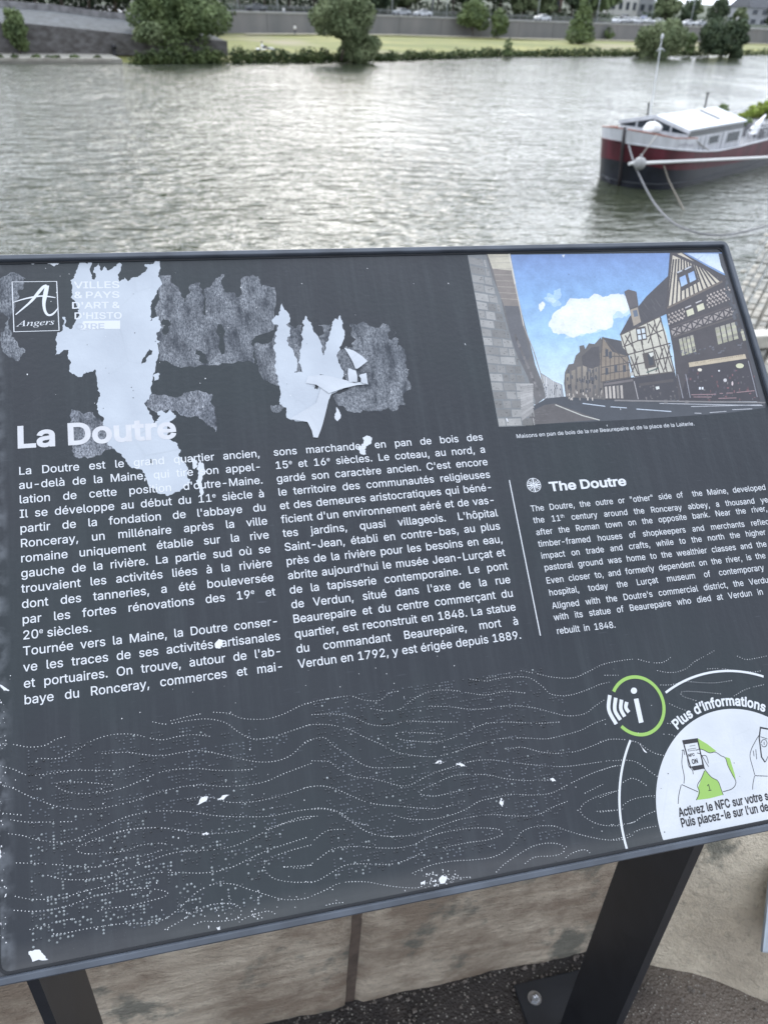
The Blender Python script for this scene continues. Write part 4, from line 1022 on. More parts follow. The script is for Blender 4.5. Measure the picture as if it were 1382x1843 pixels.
# ---- dotted wave lines and raised reading dots
W4 = crop(0, 1200, 2.468); W5 = crop(0, 1460, 2.468); W6 = crop(540, 1180, 2.303); W7 = crop(480, 1440, 2.094)
waves = [
 (W4, "0,342 60,345 130,357 200,350 245,325 290,310"), (W4, "0,440 60,455 120,480 200,478 300,462 400,460 520,460 600,440"), (W4, "170,408 270,405 350,365 420,325 500,302 590,300 660,315 720,325 790,310 860,302 940,310"),
 (W4, "680,245 740,255 830,240 920,232 1000,248 1060,290 1120,320 1200,315 1280,290 1382,255"), (W4, "760,240 850,218 890,210"), (W4, "950,202 1020,208 1080,230 1180,232 1260,210 1330,175 1382,160"),
 (W4, "455,385 560,380 640,390 720,395 800,382 880,372 960,385 1050,405 1140,422 1220,420 1290,395 1340,350 1382,325"), (W4, "500,524 470,522 400,515 320,512 262,514 255,535 320,560 420,562 500,550 570,530 640,500 710,470 790,455 880,452 960,460 1060,460 1120,455"),
 (W4, "0,522 60,540 120,570 180,595 260,622 340,632 430,632 520,615 600,595 700,560 800,535 890,525 1000,532 1100,525 1180,510 1250,480 1300,460 1382,430"), (W4, "835,588 900,578 960,585 1020,602 1120,600 1200,585 1290,560 1382,530"), (W4, "0,650 60,655 110,660"), (W4, "50,680 120,690 200,690 320,688"),
 (W5, "40,100 100,108 160,125 240,137 310,132 370,112 440,80 500,50 580,20 660,5 740,-2 860,5 960,20 1080,25 1200,22 1300,2 1382,-10"), (W4, "520,738 580,722 660,716 740,718 830,730"),
 (W5, "765,150 700,142 620,152 560,175 480,185 400,190 348,180 348,160 400,135 470,110 540,88 640,75 740,75 820,90 900,98 1000,97 1080,85"), (W5, "75,230 160,232 260,238 340,245 430,248 500,235 570,210 650,195 720,172"),
 (W5, "215,285 270,300 350,305 430,298 500,285 570,255 650,225 720,200 790,182 870,175 960,170 1040,155 1120,120 1200,80 1280,50 1382,30"), (W5, "70,378 130,390 200,392 280,385 360,360 440,340 510,320 590,300 680,275 780,272 880,275 960,268 1040,245 1120,205 1200,170 1290,140 1382,110"),
 (W5, "65,440 150,445 240,435 320,415 400,385 480,365 560,350 640,342 710,350 745,362 730,380 660,400 580,420 480,432 430,445"), (W5, "135,525 200,510 280,485 340,478"), (W5, "240,545 300,540 370,525 450,512 540,500 620,498 690,492 740,475 800,430 850,380 900,345 960,322 1040,325 1100,345 1180,370 1260,392 1340,390 1382,380"),
 (W5, "735,525 800,490 860,450 920,420 980,410 1040,412 1070,435 1065,470 1020,485 950,490 900,490 850,510"), (W5, "1040,515 1080,480 1140,455 1200,445 1240,470"), (W5, "1382,315 1300,315 1220,300 1180,265 1175,235 1210,205 1290,175 1382,150"), (W5, "1265,248 1382,240"),
 (W6, "20,200 70,188 140,175 210,168 270,185 330,185 370,155 405,148"), (W6, "50,245 140,242 220,255 290,285 370,290 440,272 540,275 650,275"), (W6, "295,220 360,230 420,218 470,180 540,148 620,143 700,155 770,163 850,148 930,155"), (W6, "705,98 770,105 840,92 940,90 1000,125 1040,160 1110,165 1180,145 1240,120 1280,110"),
 (W6, "775,92 870,72"), (W6, "915,63 980,75 1050,90 1130,92 1190,68 1250,38 1320,22 1382,14"), (W6, "535,210 620,212 700,222 780,220 860,208 960,215 1040,235 1110,250 1180,240 1220,210 1265,180"), (W6, "585,325 500,320 405,320 410,345 480,355 560,358 630,342 700,310 760,285 830,275 920,278 1000,280 1080,275"),
 (W6, "30,290 60,285 130,288 200,305 260,335 330,365 400,400 480,415 560,418 640,400 700,378 780,355 850,342 940,342 1020,345 1090,330 1160,310 1220,280 1270,262"), (W6, "860,388 920,380 1000,400 1080,405 1150,395 1220,370 1280,345"), (W6, "20,360 40,350 100,340 140,375 190,405 240,440 290,462 370,465 460,462"),
 (W6, "50,436 120,440 160,470 220,500 300,510 360,525 420,540 470,530 540,492 620,465 700,440 780,432 860,440 960,452 1080,460 1180,450 1280,435"), (W6, "20,548 80,540 140,550 210,580 270,605 330,618 420,625 500,632 580,632 690,600"), (W6, "720,550 640,565 560,582 500,575 500,560 560,530 630,500 700,492 780,495 850,510 940,518 1040,515"),
 (W6, "50,636 80,632 140,640 190,665 220,690 290,705"), (W6, "395,662 440,675 520,680 600,668 680,640 740,605 800,590 870,575 960,578 1040,570 1100,540 1160,510 1230,480 1310,455"), (W6, "1180,570 1260,530"), (W6, "1382,690 1320,705 1240,700 1180,670 1160,640 1180,610 1240,580 1310,560"), (W6, "1230,645 1310,640"),
 (W7, "170,34 230,35 280,55 330,90 380,120 440,135 520,135 600,120 660,95 740,70 840,55 940,60 1020,55 1080,25 1140,2"), (W7, "0,110 70,85 130,65 200,60"), (W7, "65,252 140,255 190,225 250,185 330,175 420,180 500,180 560,165 620,135 700,115 790,105 870,110 885,130 830,150 760,160 660,180"),
 (W7, "170,310 200,300 250,270 300,245 360,240 460,242 530,225 590,195"), (W7, "170,362 220,340 280,312 370,308 440,320 500,328 570,330 610,310 690,295 770,290 850,280 890,245 940,210 1000,175 1060,162 1110,170 1118,195 1080,210 1010,215 965,245"),
 (W7, "550,275 620,245 700,230 780,225 850,215 900,190 940,150 960,120 1010,100 1080,98 1130,115 1200,135 1280,150 1340,148 1382,130"), (W7, "1110,232 1150,200 1200,188 1230,215"), (W7, "190,412 250,390 370,382"), (W7, "180,150 230,115 300,110"),
 (C7, "450,118 520,132 600,130 680,100 740,50 820,5 900,-40"), (C7, "1080,5 1150,30 1230,20 1325,0"), (C7, "845,105 950,102 1040,115 1200,128 1270,120"), (C7, "475,232 560,230 660,205 780,212 900,215 1050,195"), (C7, "945,302 820,290 700,282 635,290 650,320 720,345 770,360"), (C7, "1055,318 1150,265 1290,228"),
 (C7, "545,380 610,410 680,435"), (C7, "0,680 90,660 200,665 300,690 370,740 440,775 510,792"), (C7, "100,830 200,825 280,840 350,885 410,930 450,955"), (C7, "10,905 80,880 190,862"), (C7, "180,1000 240,970 300,985 360,1025"), (C7, "0,1120 100,1080 150,1060"), (C7, "180,1180 240,1140 340,1115 440,1105"),
 (C7, "0,1235 100,1225 180,1210"), (C7, "100,1335 120,1335 250,1320 340,1265 440,1225"), (C7, "80,1455 160,1440 250,1400 340,1365 450,1345"), (C7, "210,1530 300,1500 470,1470"), (C7, "35,155 140,155"), (C7, "500,620 560,625 600,645"), (C7, "530,535 570,540"), (C7, "300,30 370,50 440,58 500,50 560,10")]
nb = MB(); rd = random.Random(3)
def in_disc(p): return math.hypot(p[0] - dx, p[1] - dy) < dr + .001
def dome(mb, x, y, r_, h, n, z=.0):
    vs = [(x + r_ * math.cos(6.2832 * k / n), y + r_ * math.sin(6.2832 * k / n), z) for k in range(n)]
    vs += [(x + r_ * .62 * math.cos(6.2832 * k / n), y + r_ * .62 * math.sin(6.2832 * k / n), z + h * .78) for k in range(n)] + [(x, y, z + h)]
    mb.add(vs, [(k, (k + 1) % n, n + (k + 1) % n, n + k) for k in range(n)] + [(n + k, n + (k + 1) % n, 2 * n) for k in range(n)])
cnt = 0
for C, s in waves:
    P = [C(*map(float, q.split(','))) for q in s.split()]
    for p in spline(P, .0029):
        if in_disc(p) or not (BX0 + .010 < p[0] < BX1 - .012 and BY0 + .011 < p[1] < BY1): continue
        if rd.random() < .02: continue
        dome(nb, p[0], p[1], .00045 * rd.uniform(.8, 1.12), .0003, 6, .0001); cnt += 1
o = bpart(nb, 'wave_dots', M_DOT); o['kind'] = 'stuff'
BR = {'a': '1', 'b': '12', 'c': '14', 'd': '145', 'e': '15', 'f': '124', 'g': '1245', 'h': '125', 'i': '24', 'j': '245', 'k': '13', 'l': '123', 'm': '134', 'n': '1345', 'o': '135', 'p': '1234', 'q': '12345', 'r': '1235', 's': '234', 't': '2345', 'u': '136', 'v': '1236', 'w': '2456', 'x': '1346', 'y': '13456', 'z': '1356',
      'é': '123456', 'è': '2346', 'à': '12356', 'ù': '23456', 'ô': '1456', 'ç': '12346', "'": '3', ',': '2', '.': '256', '-': '36', '1': '16', '2': '126', '5': '156', '6': '1246', '7': '12456', '8': '1256', '9': '246', '4': '1456', '0': '3456'}
txt = (' '.join(col1) + ' ' + ' '.join(col2)).replace('^', '').replace('- ', '').lower()
words = txt.split(' ')
bb = MB(); wb = MB(); wi = 0; ndot = 0
bl0 = bp(52, 1352); bl1 = bp(568, 1290)
for blk, (xa, ya, xb, rows) in enumerate(((bl0[0], bl0[1], XR1 + .012, 27), (XL2 + .012, bp(565, 1262)[1], bp(1045, 1240)[0], 27))):
    for row in range(rows):
        y = ya - row * .0100
        if y < BY0 + .028: break
        x = xa; xe = xb - rd.uniform(0, .03)
        while True:
            w = words[wi % len(words)]
            if x + len(w) * .0061 > xe: break
            for ch in w:
                for d in BR.get(ch, ''):
                    d = int(d) - 1; worn = rd.random() < max(0, min(.9, (-.30 - y) * 7.5 - max(0, x - .05) * 2.2)) or rd.random() < .03
                    dome(wb if worn else bb, x + (d // 3) * .0027, y - (d % 3) * .0027, .00105, .00095, 8, 0); ndot += 1
                x += .0061
            x += .0061 * rd.choice((1, 1, 1, 2, 3)); wi += 1
o = bpart(bb, 'braille_dots', M_BRAILLE, smooth=True); o['kind'] = 'stuff'
o = bpart(wb, 'worn_braille_dots', mat('braille_worn', (.20, .22, .23), .35, vary=.5, scale=300), smooth=True); o['kind'] = 'stuff'; o['label'] = 'raised reading dots worn pale in the lower left corner'
print('wave dots', cnt, 'braille', ndot, 'gl tris')

# ================================================================ PAVEMENT, PARAPET, QUAY
def ground_material():
    m = bpy.data.materials.new('old_asphalt'); n, l, b = nodes_of(m)
    t = n.new('ShaderNodeTexCoord').outputs['Object']
    c = mixc(n, l, ramp2(n, l, noise(n, l, t, 7, 4), .35, .65), (.022, .019, .019), (.050, .043, .040))
    # brown loam and grey grit patches
    c = mixc(n, l, ramp2(n, l, noise(n, l, t, 3.1, 3, w=2.), .52, .62), c, (.11, .09, .078))
    sx = n.new('ShaderNodeSeparateXYZ'); l.new(t, sx.inputs[0])
    loam = n.new('ShaderNodeMapRange'); l.new(math_n(n, l, 'ADD', sx.outputs['X'], math_n(n, l, 'MULTIPLY', noise(n, l, t, 11, 5, w=8.), .25)), loam.inputs['Value'])
    loam.inputs['From Min'].default_value = .76; loam.inputs['From Max'].default_value = .90
    c = mixc(n, l, math_n(n, l, 'MULTIPLY', loam.outputs[0], .9), c, (.20, .168, .140))
    vo = n.new('ShaderNodeTexVoronoi'); vo.inputs['Scale'].default_value = 210; l.new(t, vo.inputs['Vector'])
    g = ramp2(n, l, vo.outputs['Distance'], .22, .42, (1, 1, 1, 1), (0, 0, 0, 1))
    sep = n.new('ShaderNodeSeparateColor'); l.new(vo.outputs['Color'], sep.inputs[0])
    g = math_n(n, l, 'MULTIPLY', g, ramp2(n, l, sep.outputs[0], .62, .95))
    c = mixc(n, l, g, c, (.42, .40, .36))
    l.new(c, b.inputs['Base Color']); b.inputs['Roughness'].default_value = .85
    h = math_n(n, l, 'ADD', math_n(n, l, 'MULTIPLY', vo.outputs['Distance'], -.6), noise(n, l, t, 90, 5))
    bn = n.new('ShaderNodeBump'); bn.inputs['Strength'].default_value = 1.; bn.inputs['Distance'].default_value = .006
    l.new(h, bn.inputs['Height']); l.new(bn.outputs['Normal'], b.inputs['Normal'])
    return m
WALL_Y = .655; WALL_TOP = -.74
M_GROUND = ground_material()
def grid(name, x0, x1, y0, y1, nx, ny, zf, m, parent=None, smooth=True):
    vs = [(lerp(x0, x1, i / nx), lerp(y0, y1, j / ny), 0) for j in range(ny + 1) for i in range(nx + 1)]
    vs = [(x, y, zf(x, y)) for x, y, _ in vs]
    fs = [(j * (nx + 1) + i, j * (nx + 1) + i + 1, (j + 1) * (nx + 1) + i + 1, (j + 1) * (nx + 1) + i) for j in range(ny) for i in range(nx)]
    return mesh_obj(name, vs, fs, m, parent, smooth)
from mathutils import noise as mnoise
def fn(x, y, s, z=0.0): return mnoise.fractal(Vector((x * s, y * s, z)), 1.0, 2.0, 4)
o = grid('pavement', -30, 40, -25, 1.0, 10, 10, lambda x, y: GROUND - .006, M_GROUND)
tag(o, kind='structure')
o = grid('pavement_edge', -1.6, 2.2, -.35, .66, 150, 60, lambda x, y: GROUND + .0035 * fn(x, y, 22) + .004 * fn(x, y, 5, 3) - .002, M_GROUND); tag(o, kind='structure')

def concrete_material(name, ca, cb, stain, streak=True):
    m = bpy.data.materials.new(name); n, l, b = nodes_of(m)
    t = n.new('ShaderNodeTexCoord').outputs['Object']
    st = (1, 1, 5) if streak else (1, 1, 1)
    c = mixc(n, l, ramp2(n, l, noise(n, l, t, 9, 6, stretch=st), .3, .7), ca, cb)
    c = mixc(n, l, math_n(n, l, 'MULTIPLY', ramp2(n, l, noise(n, l, t, 5.5, 6, w=1.4, rough=.65), .46, .60), .8), c, stain)
    c = mixc(n, l, math_n(n, l, 'MULTIPLY', ramp2(n, l, noise(n, l, t, 60, 5, stretch=(1, 1, 3) if streak else None, w=4., rough=.7), .52, .70), .55), c, tuple(v * .42 for v in ca))
    c = mixc(n, l, math_n(n, l, 'MULTIPLY', ramp2(n, l, noise(n, l, t, 8, 6, w=9., rough=.65), .54, .62), .8), c, (.17, .18, .155))
    l.new(c, b.inputs['Base Color']); b.inputs['Roughness'].default_value = .88
    h = math_n(n, l, 'ADD', noise(n, l, t, 70, 6, stretch=(.8, 1, 2.5) if streak else None, w=6., rough=.65), math_n(n, l, 'MULTIPLY', noise(n, l, t, 300, 3), .4))
    bn = n.new('ShaderNodeBump'); bn.inputs['Strength'].default_value = 1; bn.inputs['Distance'].default_value = .012
    l.new(h, bn.inputs['Height']); l.new(bn.outputs['Normal'], b.inputs['Normal'])
    return m
M_WALL = concrete_material('weathered_wall_stone', (.50, .41, .32), (.84, .74, .60), (.28, .21, .155))
M_MORTAR = mat('brown_mortar', (.10, .075, .06), .9, vary=.3, scale=40, bump=.5, bscale=200, bdist=.003)
M_COP = concrete_material('sandy_concrete', (.66, .57, .44), (.84, .75, .60), (.50, .43, .34), streak=False)

wall = empty('parapet_wall', (0, 0, 0)); tag(wall, 'low weathered stone parapet wall behind the information board', 'wall')
xj = at_y(640, 1725, WALL_Y).x
def wall_block(xa, xb, seed, tilt=(0, 0)):
    nx = max(4, int((xb - xa) / .02)); nz = 38; vs = []; fs = []
    z0, z1 = GROUND - .02, WALL_TOP
    for j in range(nz + 1):
        for i in range(nx + 1):
            v = j / nz; x = lerp(xa + tilt[0] * (v - .5), xb + tilt[1] * (v - .5), i / nx); z = lerp(z0, z1, v)
            y = WALL_Y + .0045 * fn(x + seed, z, 9) + .0016 * fn(x, z * 2.5, 45, seed)
            ed = min((x - xa) if True else 1, xb - x); 
            if ed < .012: y += (.012 - ed) * .5
            if z1 - z < .02: y += (.02 - (z1 - z)) * .6
            vs.append((x, y, z))
    for j in range(nz):
        for i in range(nx): a = j * (nx + 1) + i; fs.append((a, a + 1, a + nx + 2, a + nx + 1))
    b0 = len(vs); Y1 = 1.02
    vs += [(xa, Y1, z0), (xb, Y1, z0), (xb, Y1, z1), (xa, Y1, z1)]
    tl, tr = nz * (nx + 1), nz * (nx + 1) + nx
    fs.append(tuple([tl + i for i in range(nx + 1)] + [b0 + 2, b0 + 3]))
    fs.append(tuple([j * (nx + 1) for j in range(nz, -1, -1)] + [b0, b0 + 3][::1]))
    fs.append(tuple([j * (nx + 1) + nx for j in range(nz + 1)] + [b0 + 2, b0 + 1]))
    fs.append((b0, b0 + 3, b0 + 2, b0 + 1))
    return mesh_obj('stone_block', vs, fs, M_WALL, wall, True)
wall_block(-3.2, -1.02, 1); wall_block(-1.01, xj - .006, 2, (0, .02)); wall_block(xj + .007, 1.42, 3, (.02, 0)); wall_block(1.43, 3.2, 4); wall_block(3.21, 6.5, 5)
mb = MB(); 
for x in (-1.015, xj, 1.425, 3.205):
    t_ = .02 if x == xj else 0
    mb.add([(x - .012 - t_ / 2, WALL_Y + .0055, GROUND - .02), (x + .012 - t_ / 2, WALL_Y + .0055, GROUND - .02), (x + .012 + t_ / 2, WALL_Y + .0055, WALL_TOP - .006), (x - .012 + t_ / 2, WALL_Y + .0055, WALL_TOP - .006),
            (x - .012 - t_ / 2, 1.0, GROUND - .02), (x + .012 - t_ / 2, 1.0, GROUND - .02), (x + .012 + t_ / 2, 1.0, WALL_TOP - .006), (x - .012 + t_ / 2, 1.0, WALL_TOP - .006)], [(0, 1, 2, 3), (4, 7, 6, 5), (0, 4, 5, 1), (3, 2, 6, 7), (0, 3, 7, 4), (1, 5, 6, 2)])
o = mb.build('mortar_joint', M_MORTAR, wall); o['kind'] = 'stuff'

# sandy concrete haunch that swells out of the wall to the right of the board
edge = [(.640, .652), (.675, .630), (.715, .608), (.760, .590), (.805, .568), (.855, .535), (.905, .495), (.97, .44), (1.08, .36), (1.25, .28), (1.6, .20), (2.1, .16)]
vs = []; fs = []; m_ = 26; E2 = spline(edge, .022); top = []
for i, (x, y) in enumerate(E2):
    for j in range(m_ + 1):
        v = j / m_; k = min(1, max(0, (x - .64) / .16)) ** .8
        yy = lerp(y, WALL_Y + .004, v); zz = GROUND - .004 + (v ** .72) * .40 * k
        xx = x + .03 * v * k
        vs.append((xx, yy, zz + (.006 * fn(xx, yy, 16) + .0022 * fn(xx, yy, 70)) * min(1, v * 8)))
for i in range(len(E2) - 1):
    for j in range(m_): a = i * (m_ + 1) + j; fs.append((a, a + m_ + 1, a + m_ + 2, a + 1))
o = mesh_obj('concrete_haunch', vs, fs, M_COP, None, True); tag(o, 'sandy rough concrete haunch spreading from the parapet wall at lower right', 'concrete footing')
# blue grey plate bolted on it
pl = empty('mounting_plate', at_y(1394, 1645, .548)); tag(pl, 'pale blue grey metal plate bolted to the sandy concrete at the right edge', 'metal plate')
pa = at_y(1371, 1690, .56); 
Rm_ = Matrix.Rotation(math.radians(52), 3, 'X') @ Matrix.Rotation(math.radians(-16), 3, 'Z')
def pt(u, v, w=0): return pl.location + Rm_ @ Vector((u, v, w))
mb = MB(); mb.box((-.022, -.062, 0), (.10, .075, .007), bev=.003)
q = mb.build('plate', M_PLATE, pl); q.rotation_euler = Rm_.to_euler()
mb = MB(); mb.tube([(0, -.035, .007), (0, -.035, .009)], .0115, 18); mb.tube([(0, -.035, .009), (0, -.035, .0155)], .0075, 6); mb.ball((0, -.035, .0155), .0055, 0, 10, 6)
q = mb.build('bolt', M_STEEL, pl); q.rotation_euler = Rm_.to_euler()
# loose grit where wall and pavement meet
mb = MB(); r = random.Random(8)
for i in range(520):
    x = r.uniform(-.5, 1.3); y = min(r.gauss(.60, .06), .648)
    if x > .62 and y > np.interp(x, [e[0] for e in edge], [e[1] for e in edge]) - .01: continue
    s = r.uniform(.0015, .005) * (1 if r.random() < .9 else 1.6); a = r.uniform(0, 6)
    vs = [(x + s * math.cos(a + k * 1.57) * r.uniform(.7, 1.1), y + s * math.sin(a + k * 1.57) * r.uniform(.7, 1.1), GROUND + .001) for k in range(4)]
    vs += [(x + s * .5 * math.cos(a + k * 1.57), y + s * .5 * math.sin(a + k * 1.57), GROUND + .001 + s * r.uniform(.5, .9)) for k in range(4)]
    mb.add(vs, [(0, 1, 5, 4), (1, 2, 6, 5), (2, 3, 7, 6), (3, 0, 4, 7), (4, 5, 6, 7)])
o = mb.build('grit', mat('grit_stone', (.16, .14, .125), .85, vary=.45, scale=120)); tag(o, 'small grit lying along the foot of the wall', 'grit', kind='stuff')

# quay below us (seen at the right edge): masonry wall down to the water and a cobbled slipway
M_QUAY = mat('quay_masonry', (.26, .25, .22), .85, vary=.3, scale=1.2, bump=.6, bscale=6, bdist=.05)
WATER = -9.0
mb = MB(); mb.box((-30, 1.03, WATER - 2), (40, 1.6, GROUND - .3)); o = mb.build('quay_wall', M_QUAY); tag(o, 'tall masonry quay wall dropping from the pavement to the river', 'wall')

# ================================================================ WATER
def water_material():
    m = bpy.data.materials.new('river_water'); n, l, b = nodes_of(m)
    t = n.new('ShaderNodeTexCoord').outputs['Object']
    b.inputs['Base Color'].default_value = (.046, .054, .034, 1)
    b.inputs['Roughness'].default_value = .10; b.inputs['IOR'].default_value = 1.33
    calm = n.new('ShaderNodeMapRange'); sep = n.new('ShaderNodeSeparateXYZ'); l.new(t, sep.inputs[0])
    l.new(math_n(n, l, 'SUBTRACT', sep.outputs['X'], math_n(n, l, 'MULTIPLY', sep.outputs['Y'], .18)), calm.inputs['Value'])
    calm.inputs['From Min'].default_value = -12; calm.inputs['From Max'].default_value = 14
    calm.inputs['To Min'].default_value = 1.0; calm.inputs['To Max'].default_value = .55
    mp = n.new('ShaderNodeMapping'); mp.inputs['Rotation'].default_value = (0, 0, math.radians(14)); mp.inputs['Scale'].default_value = (.5, 1, 1)
    l.new(t, mp.inputs['Vector']); s_ = mp.outputs['Vector']
    n1 = noise(n, l, s_, 1.05, 2, rough=.55); n2 = noise(n, l, s_, 3.0, 3, w=2., rough=.6)
    mp2 = n.new('ShaderNodeMapping'); mp2.inputs['Rotation'].default_value = (0, 0, math.radians(-20)); mp2.inputs['Scale'].default_value = (.6, 1, 1)
    l.new(t, mp2.inputs['Vector']); n3 = noise(n, l, mp2.outputs['Vector'], .9, 2, w=7.)
    patch = ramp2(n, l, noise(n, l, t, .05, 3, w=3.), .35, .65, (.45, .45, .45, 1), (1.15, 1.15, 1.15, 1))
    h = math_n(n, l, 'ADD', math_n(n, l, 'MULTIPLY', n1, .54), math_n(n, l, 'MULTIPLY', n2, .18))
    h = math_n(n, l, 'ADD', h, math_n(n, l, 'MULTIPLY', n3, .16))
    h = math_n(n, l, 'MULTIPLY', h, math_n(n, l, 'MULTIPLY', calm.outputs[0], patch))
    bn = n.new('ShaderNodeBump'); bn.inputs['Strength'].default_value = 1; bn.inputs['Distance'].default_value = 1.0
    l.new(h, bn.inputs['Height']); l.new(bn.outputs['Normal'], b.inputs['Normal'])
    return m
M_WATER = water_material()
o = mesh_obj('river', [(-390, -38, WATER), (590, -38, WATER), (590, 520, WATER), (-390, 520, WATER)], [(0, 1, 2, 3)], M_WATER); tag(o, kind='structure')

# cobbled slipway whose lower edge meets the water right of the board
M_COB = [mat('slipway_stone_%s' % w, c, .85, vary=.3, scale=3, bump=.7, bscale=14, bdist=.03) for w, c in (('grey', (.24, .235, .21)), ('sand', (.30, .28, .24)), ('dark', (.19, .185, .165)))]
sA, sB = Vector((20.4, 25.6)), Vector((24.6, 30.2)); sd_ = (sB - sA).normalized(); sn_ = Vector((sd_.y, -sd_.x))
def slip(u, v, h=0):   # u along the water edge from sA, v up the slope
    p = sA + sd_ * u + sn_ * v; return Vector((p.x, p.y, WATER - .05 + v * .11 + h))
slipway = mesh_obj('slipway', [slip(-34, -1.5, -.05), slip(30, -1.5, -.05), slip(30, 26, -.05), slip(-34, 26, -.05)], [(0, 1, 2, 3)], mat('slipway_bed', (.20, .19, .165), .9, vary=.3, scale=2), None); tag(slipway, kind='structure')
r = random.Random(12); cnt = 0; rest = MB()
cob = []
for vi in range(44):
    u = -20.0 + r.uniform(0, .4); v = -.6 + vi * .325 + r.uniform(-.03, .03)
    while u < 14:
        w = r.uniform(.42, .85); c = slip(u + w / 2, v + .16); d = CAM_R.transposed() @ c
        px = 691 + d.x / -d.z * FPX; py = 921.5 - d.y / -d.z * FPX
        edge_x = np.interp(py, [441, 681, 1501], [1309, 1379, 1500])
        vis = -20 < px < 1420 and 380 < py < 760 and px > edge_x - 25
        cob.append((not vis, (c - Vector((20, 25, -9))).length, u, v, w)); u += w + r.uniform(.0, .025)
cob.sort(key=lambda q: (q[0], q[1]))
for i, (nv, _, u, v, w) in enumerate(cob):
    h = r.uniform(.05, .13); d_ = .30; i0 = .05
    vs = [slip(u, v, -.06), slip(u + w, v, -.06), slip(u + w, v + d_, -.06), slip(u, v + d_, -.06), slip(u + i0, v + i0, h), slip(u + w - i0, v + i0, h + r.uniform(-.03, .03)), slip(u + w - i0, v + d_ - i0, h), slip(u + i0, v + d_ - i0, h)]
    fs = [(0, 1, 5, 4), (1, 2, 6, 5), (2, 3, 7, 6), (3, 0, 4, 7), (4, 5, 6, 7)]
    if i < 290: mesh_obj('stone', vs, fs, M_COB[r.choice((0, 0, 1, 1, 2))], slipway)
    else: rest.add(vs, fs)
o = rest.build('far_stones', M_COB[0], slipway); o['kind'] = 'stuff'
# pale kerb crossing the slipway
k0 = at_z(1360, 612, WATER + .55); mb = MB()
for i in range(6):
    a = k0 + Vector((i * 1.25 - 1.6, -i * .10, i * .10)); mb2 = MB(); mb2.box((a.x, a.y, a.z - .35), (a.x + 1.2, a.y + .55, a.z + .06), bev=.03)
    mb2.build('kerb_stone', mat('pale_kerb', (.50, .48, .43), .8, vary=.15, scale=3), slipway)

# ================================================================ FAR BANK
BANK = [(-900, 20), (-300, 60), (-120, 86), (-60, 99), (-19.2, 111), (-4, 116.4), (22.8, 129.4), (34.6, 136.8), (57, 153.6), (92, 169), (140, 192), (260, 240), (700, 380)]
bxs = [p[0] for p in BANK]; bys = [p[1] for p in BANK]
def bank_y(x): return float(np.interp(x, bxs, bys))
GR = -8.0
def wallpts(): 
    out = []
    for px, py in ((418, 60), (560, 60.5), (700, 62), (900, 68), (1050, 71), (1148, 73), (1260, 75), (1382, 79)): out.append(at_z(px, py, GR))
    return out
WP = wallpts()
wxs = [p.x for p in WP]; wys = [p.y for p in WP]
dirL = (WP[1] - WP[0]); wxs = [WP[0].x - 12] + wxs + [WP[-1].x + 300]; wys = [WP[0].y - 12 * dirL.y / dirL.x] + wys + [WP[-1].y + 60]
def wall_y(x): return float(np.interp(x, wxs, wys))
print('wall', [tuple(round(c, 1) for c in p) for p in WP])
def zrock(px, py, y):  return at_y(px, py, y).z
# grass meadow
def grass_material():
    m = bpy.data.materials.new('meadow'); n, l, b = nodes_of(m)
    t = n.new('ShaderNodeTexCoord').outputs['Object']
    c = mixc(n, l, ramp2(n, l, noise(n, l, t, .10, 5, stretch=(.5, 1.6, 1)), .35, .65), (.130, .155, .040), (.275, .265, .085))
    c = mixc(n, l, ramp2(n, l, noise(n, l, t, .9, 4, w=2.), .40, .72), c, (.17, .17, .065))
    c = mixc(n, l, ramp2(n, l, noise(n, l, t, .05, 4, w=5.), .56, .68), c, (.27, .24, .15))
    l.new(c, b.inputs['Base Color']); b.inputs['Roughness'].default_value = .9
    return m
M_GRASS = grass_material()
vs = []; fs = []; N = 150; xs_ = [lerp(-14, 420, (i / N) ** 1.3) for i in range(N + 1)]; K = 8
for x in xs_:
    for j in range(K + 1):
        v = j / K; y0 = bank_y(x) + .6; y1 = wall_y(x) + 1.0; y = lerp(y0, y1, v)
        z = lerp(WATER - .2, GR, min(1, v * 3.2) ** .6) + (.12 * fn(x, y, .15) if 0 < v < 1 else 0)
        vs.append((x, y, z))
for i in range(N):
    for j in range(K): a = i * (K + 1) + j; fs.append((a, a + K + 1, a + K + 2, a + 1))
o = mesh_obj('riverbank', vs, fs, M_GRASS, None, True); tag(o, kind='structure')
# beaten path at the foot of the wall
mb = MB()
for i in range(N):
    xa, xb = xs_[i], xs_[i + 1]
    if xa < 12: continue
    q = [(xa, wall_y(xa) - 7.5), (xb, wall_y(xb) - 7.5), (xb, wall_y(xb) - 4.2), (xa, wall_y(xa) - 4.2)]
    mb.add([(a, b_, GR + .24) for a, b_ in q], [(0, 1, 2, 3)])
o = mb.build('footpath', mat('worn_path', (.33, .30, .22), .9, vary=.15, scale=.4)); tag(o, kind='structure')
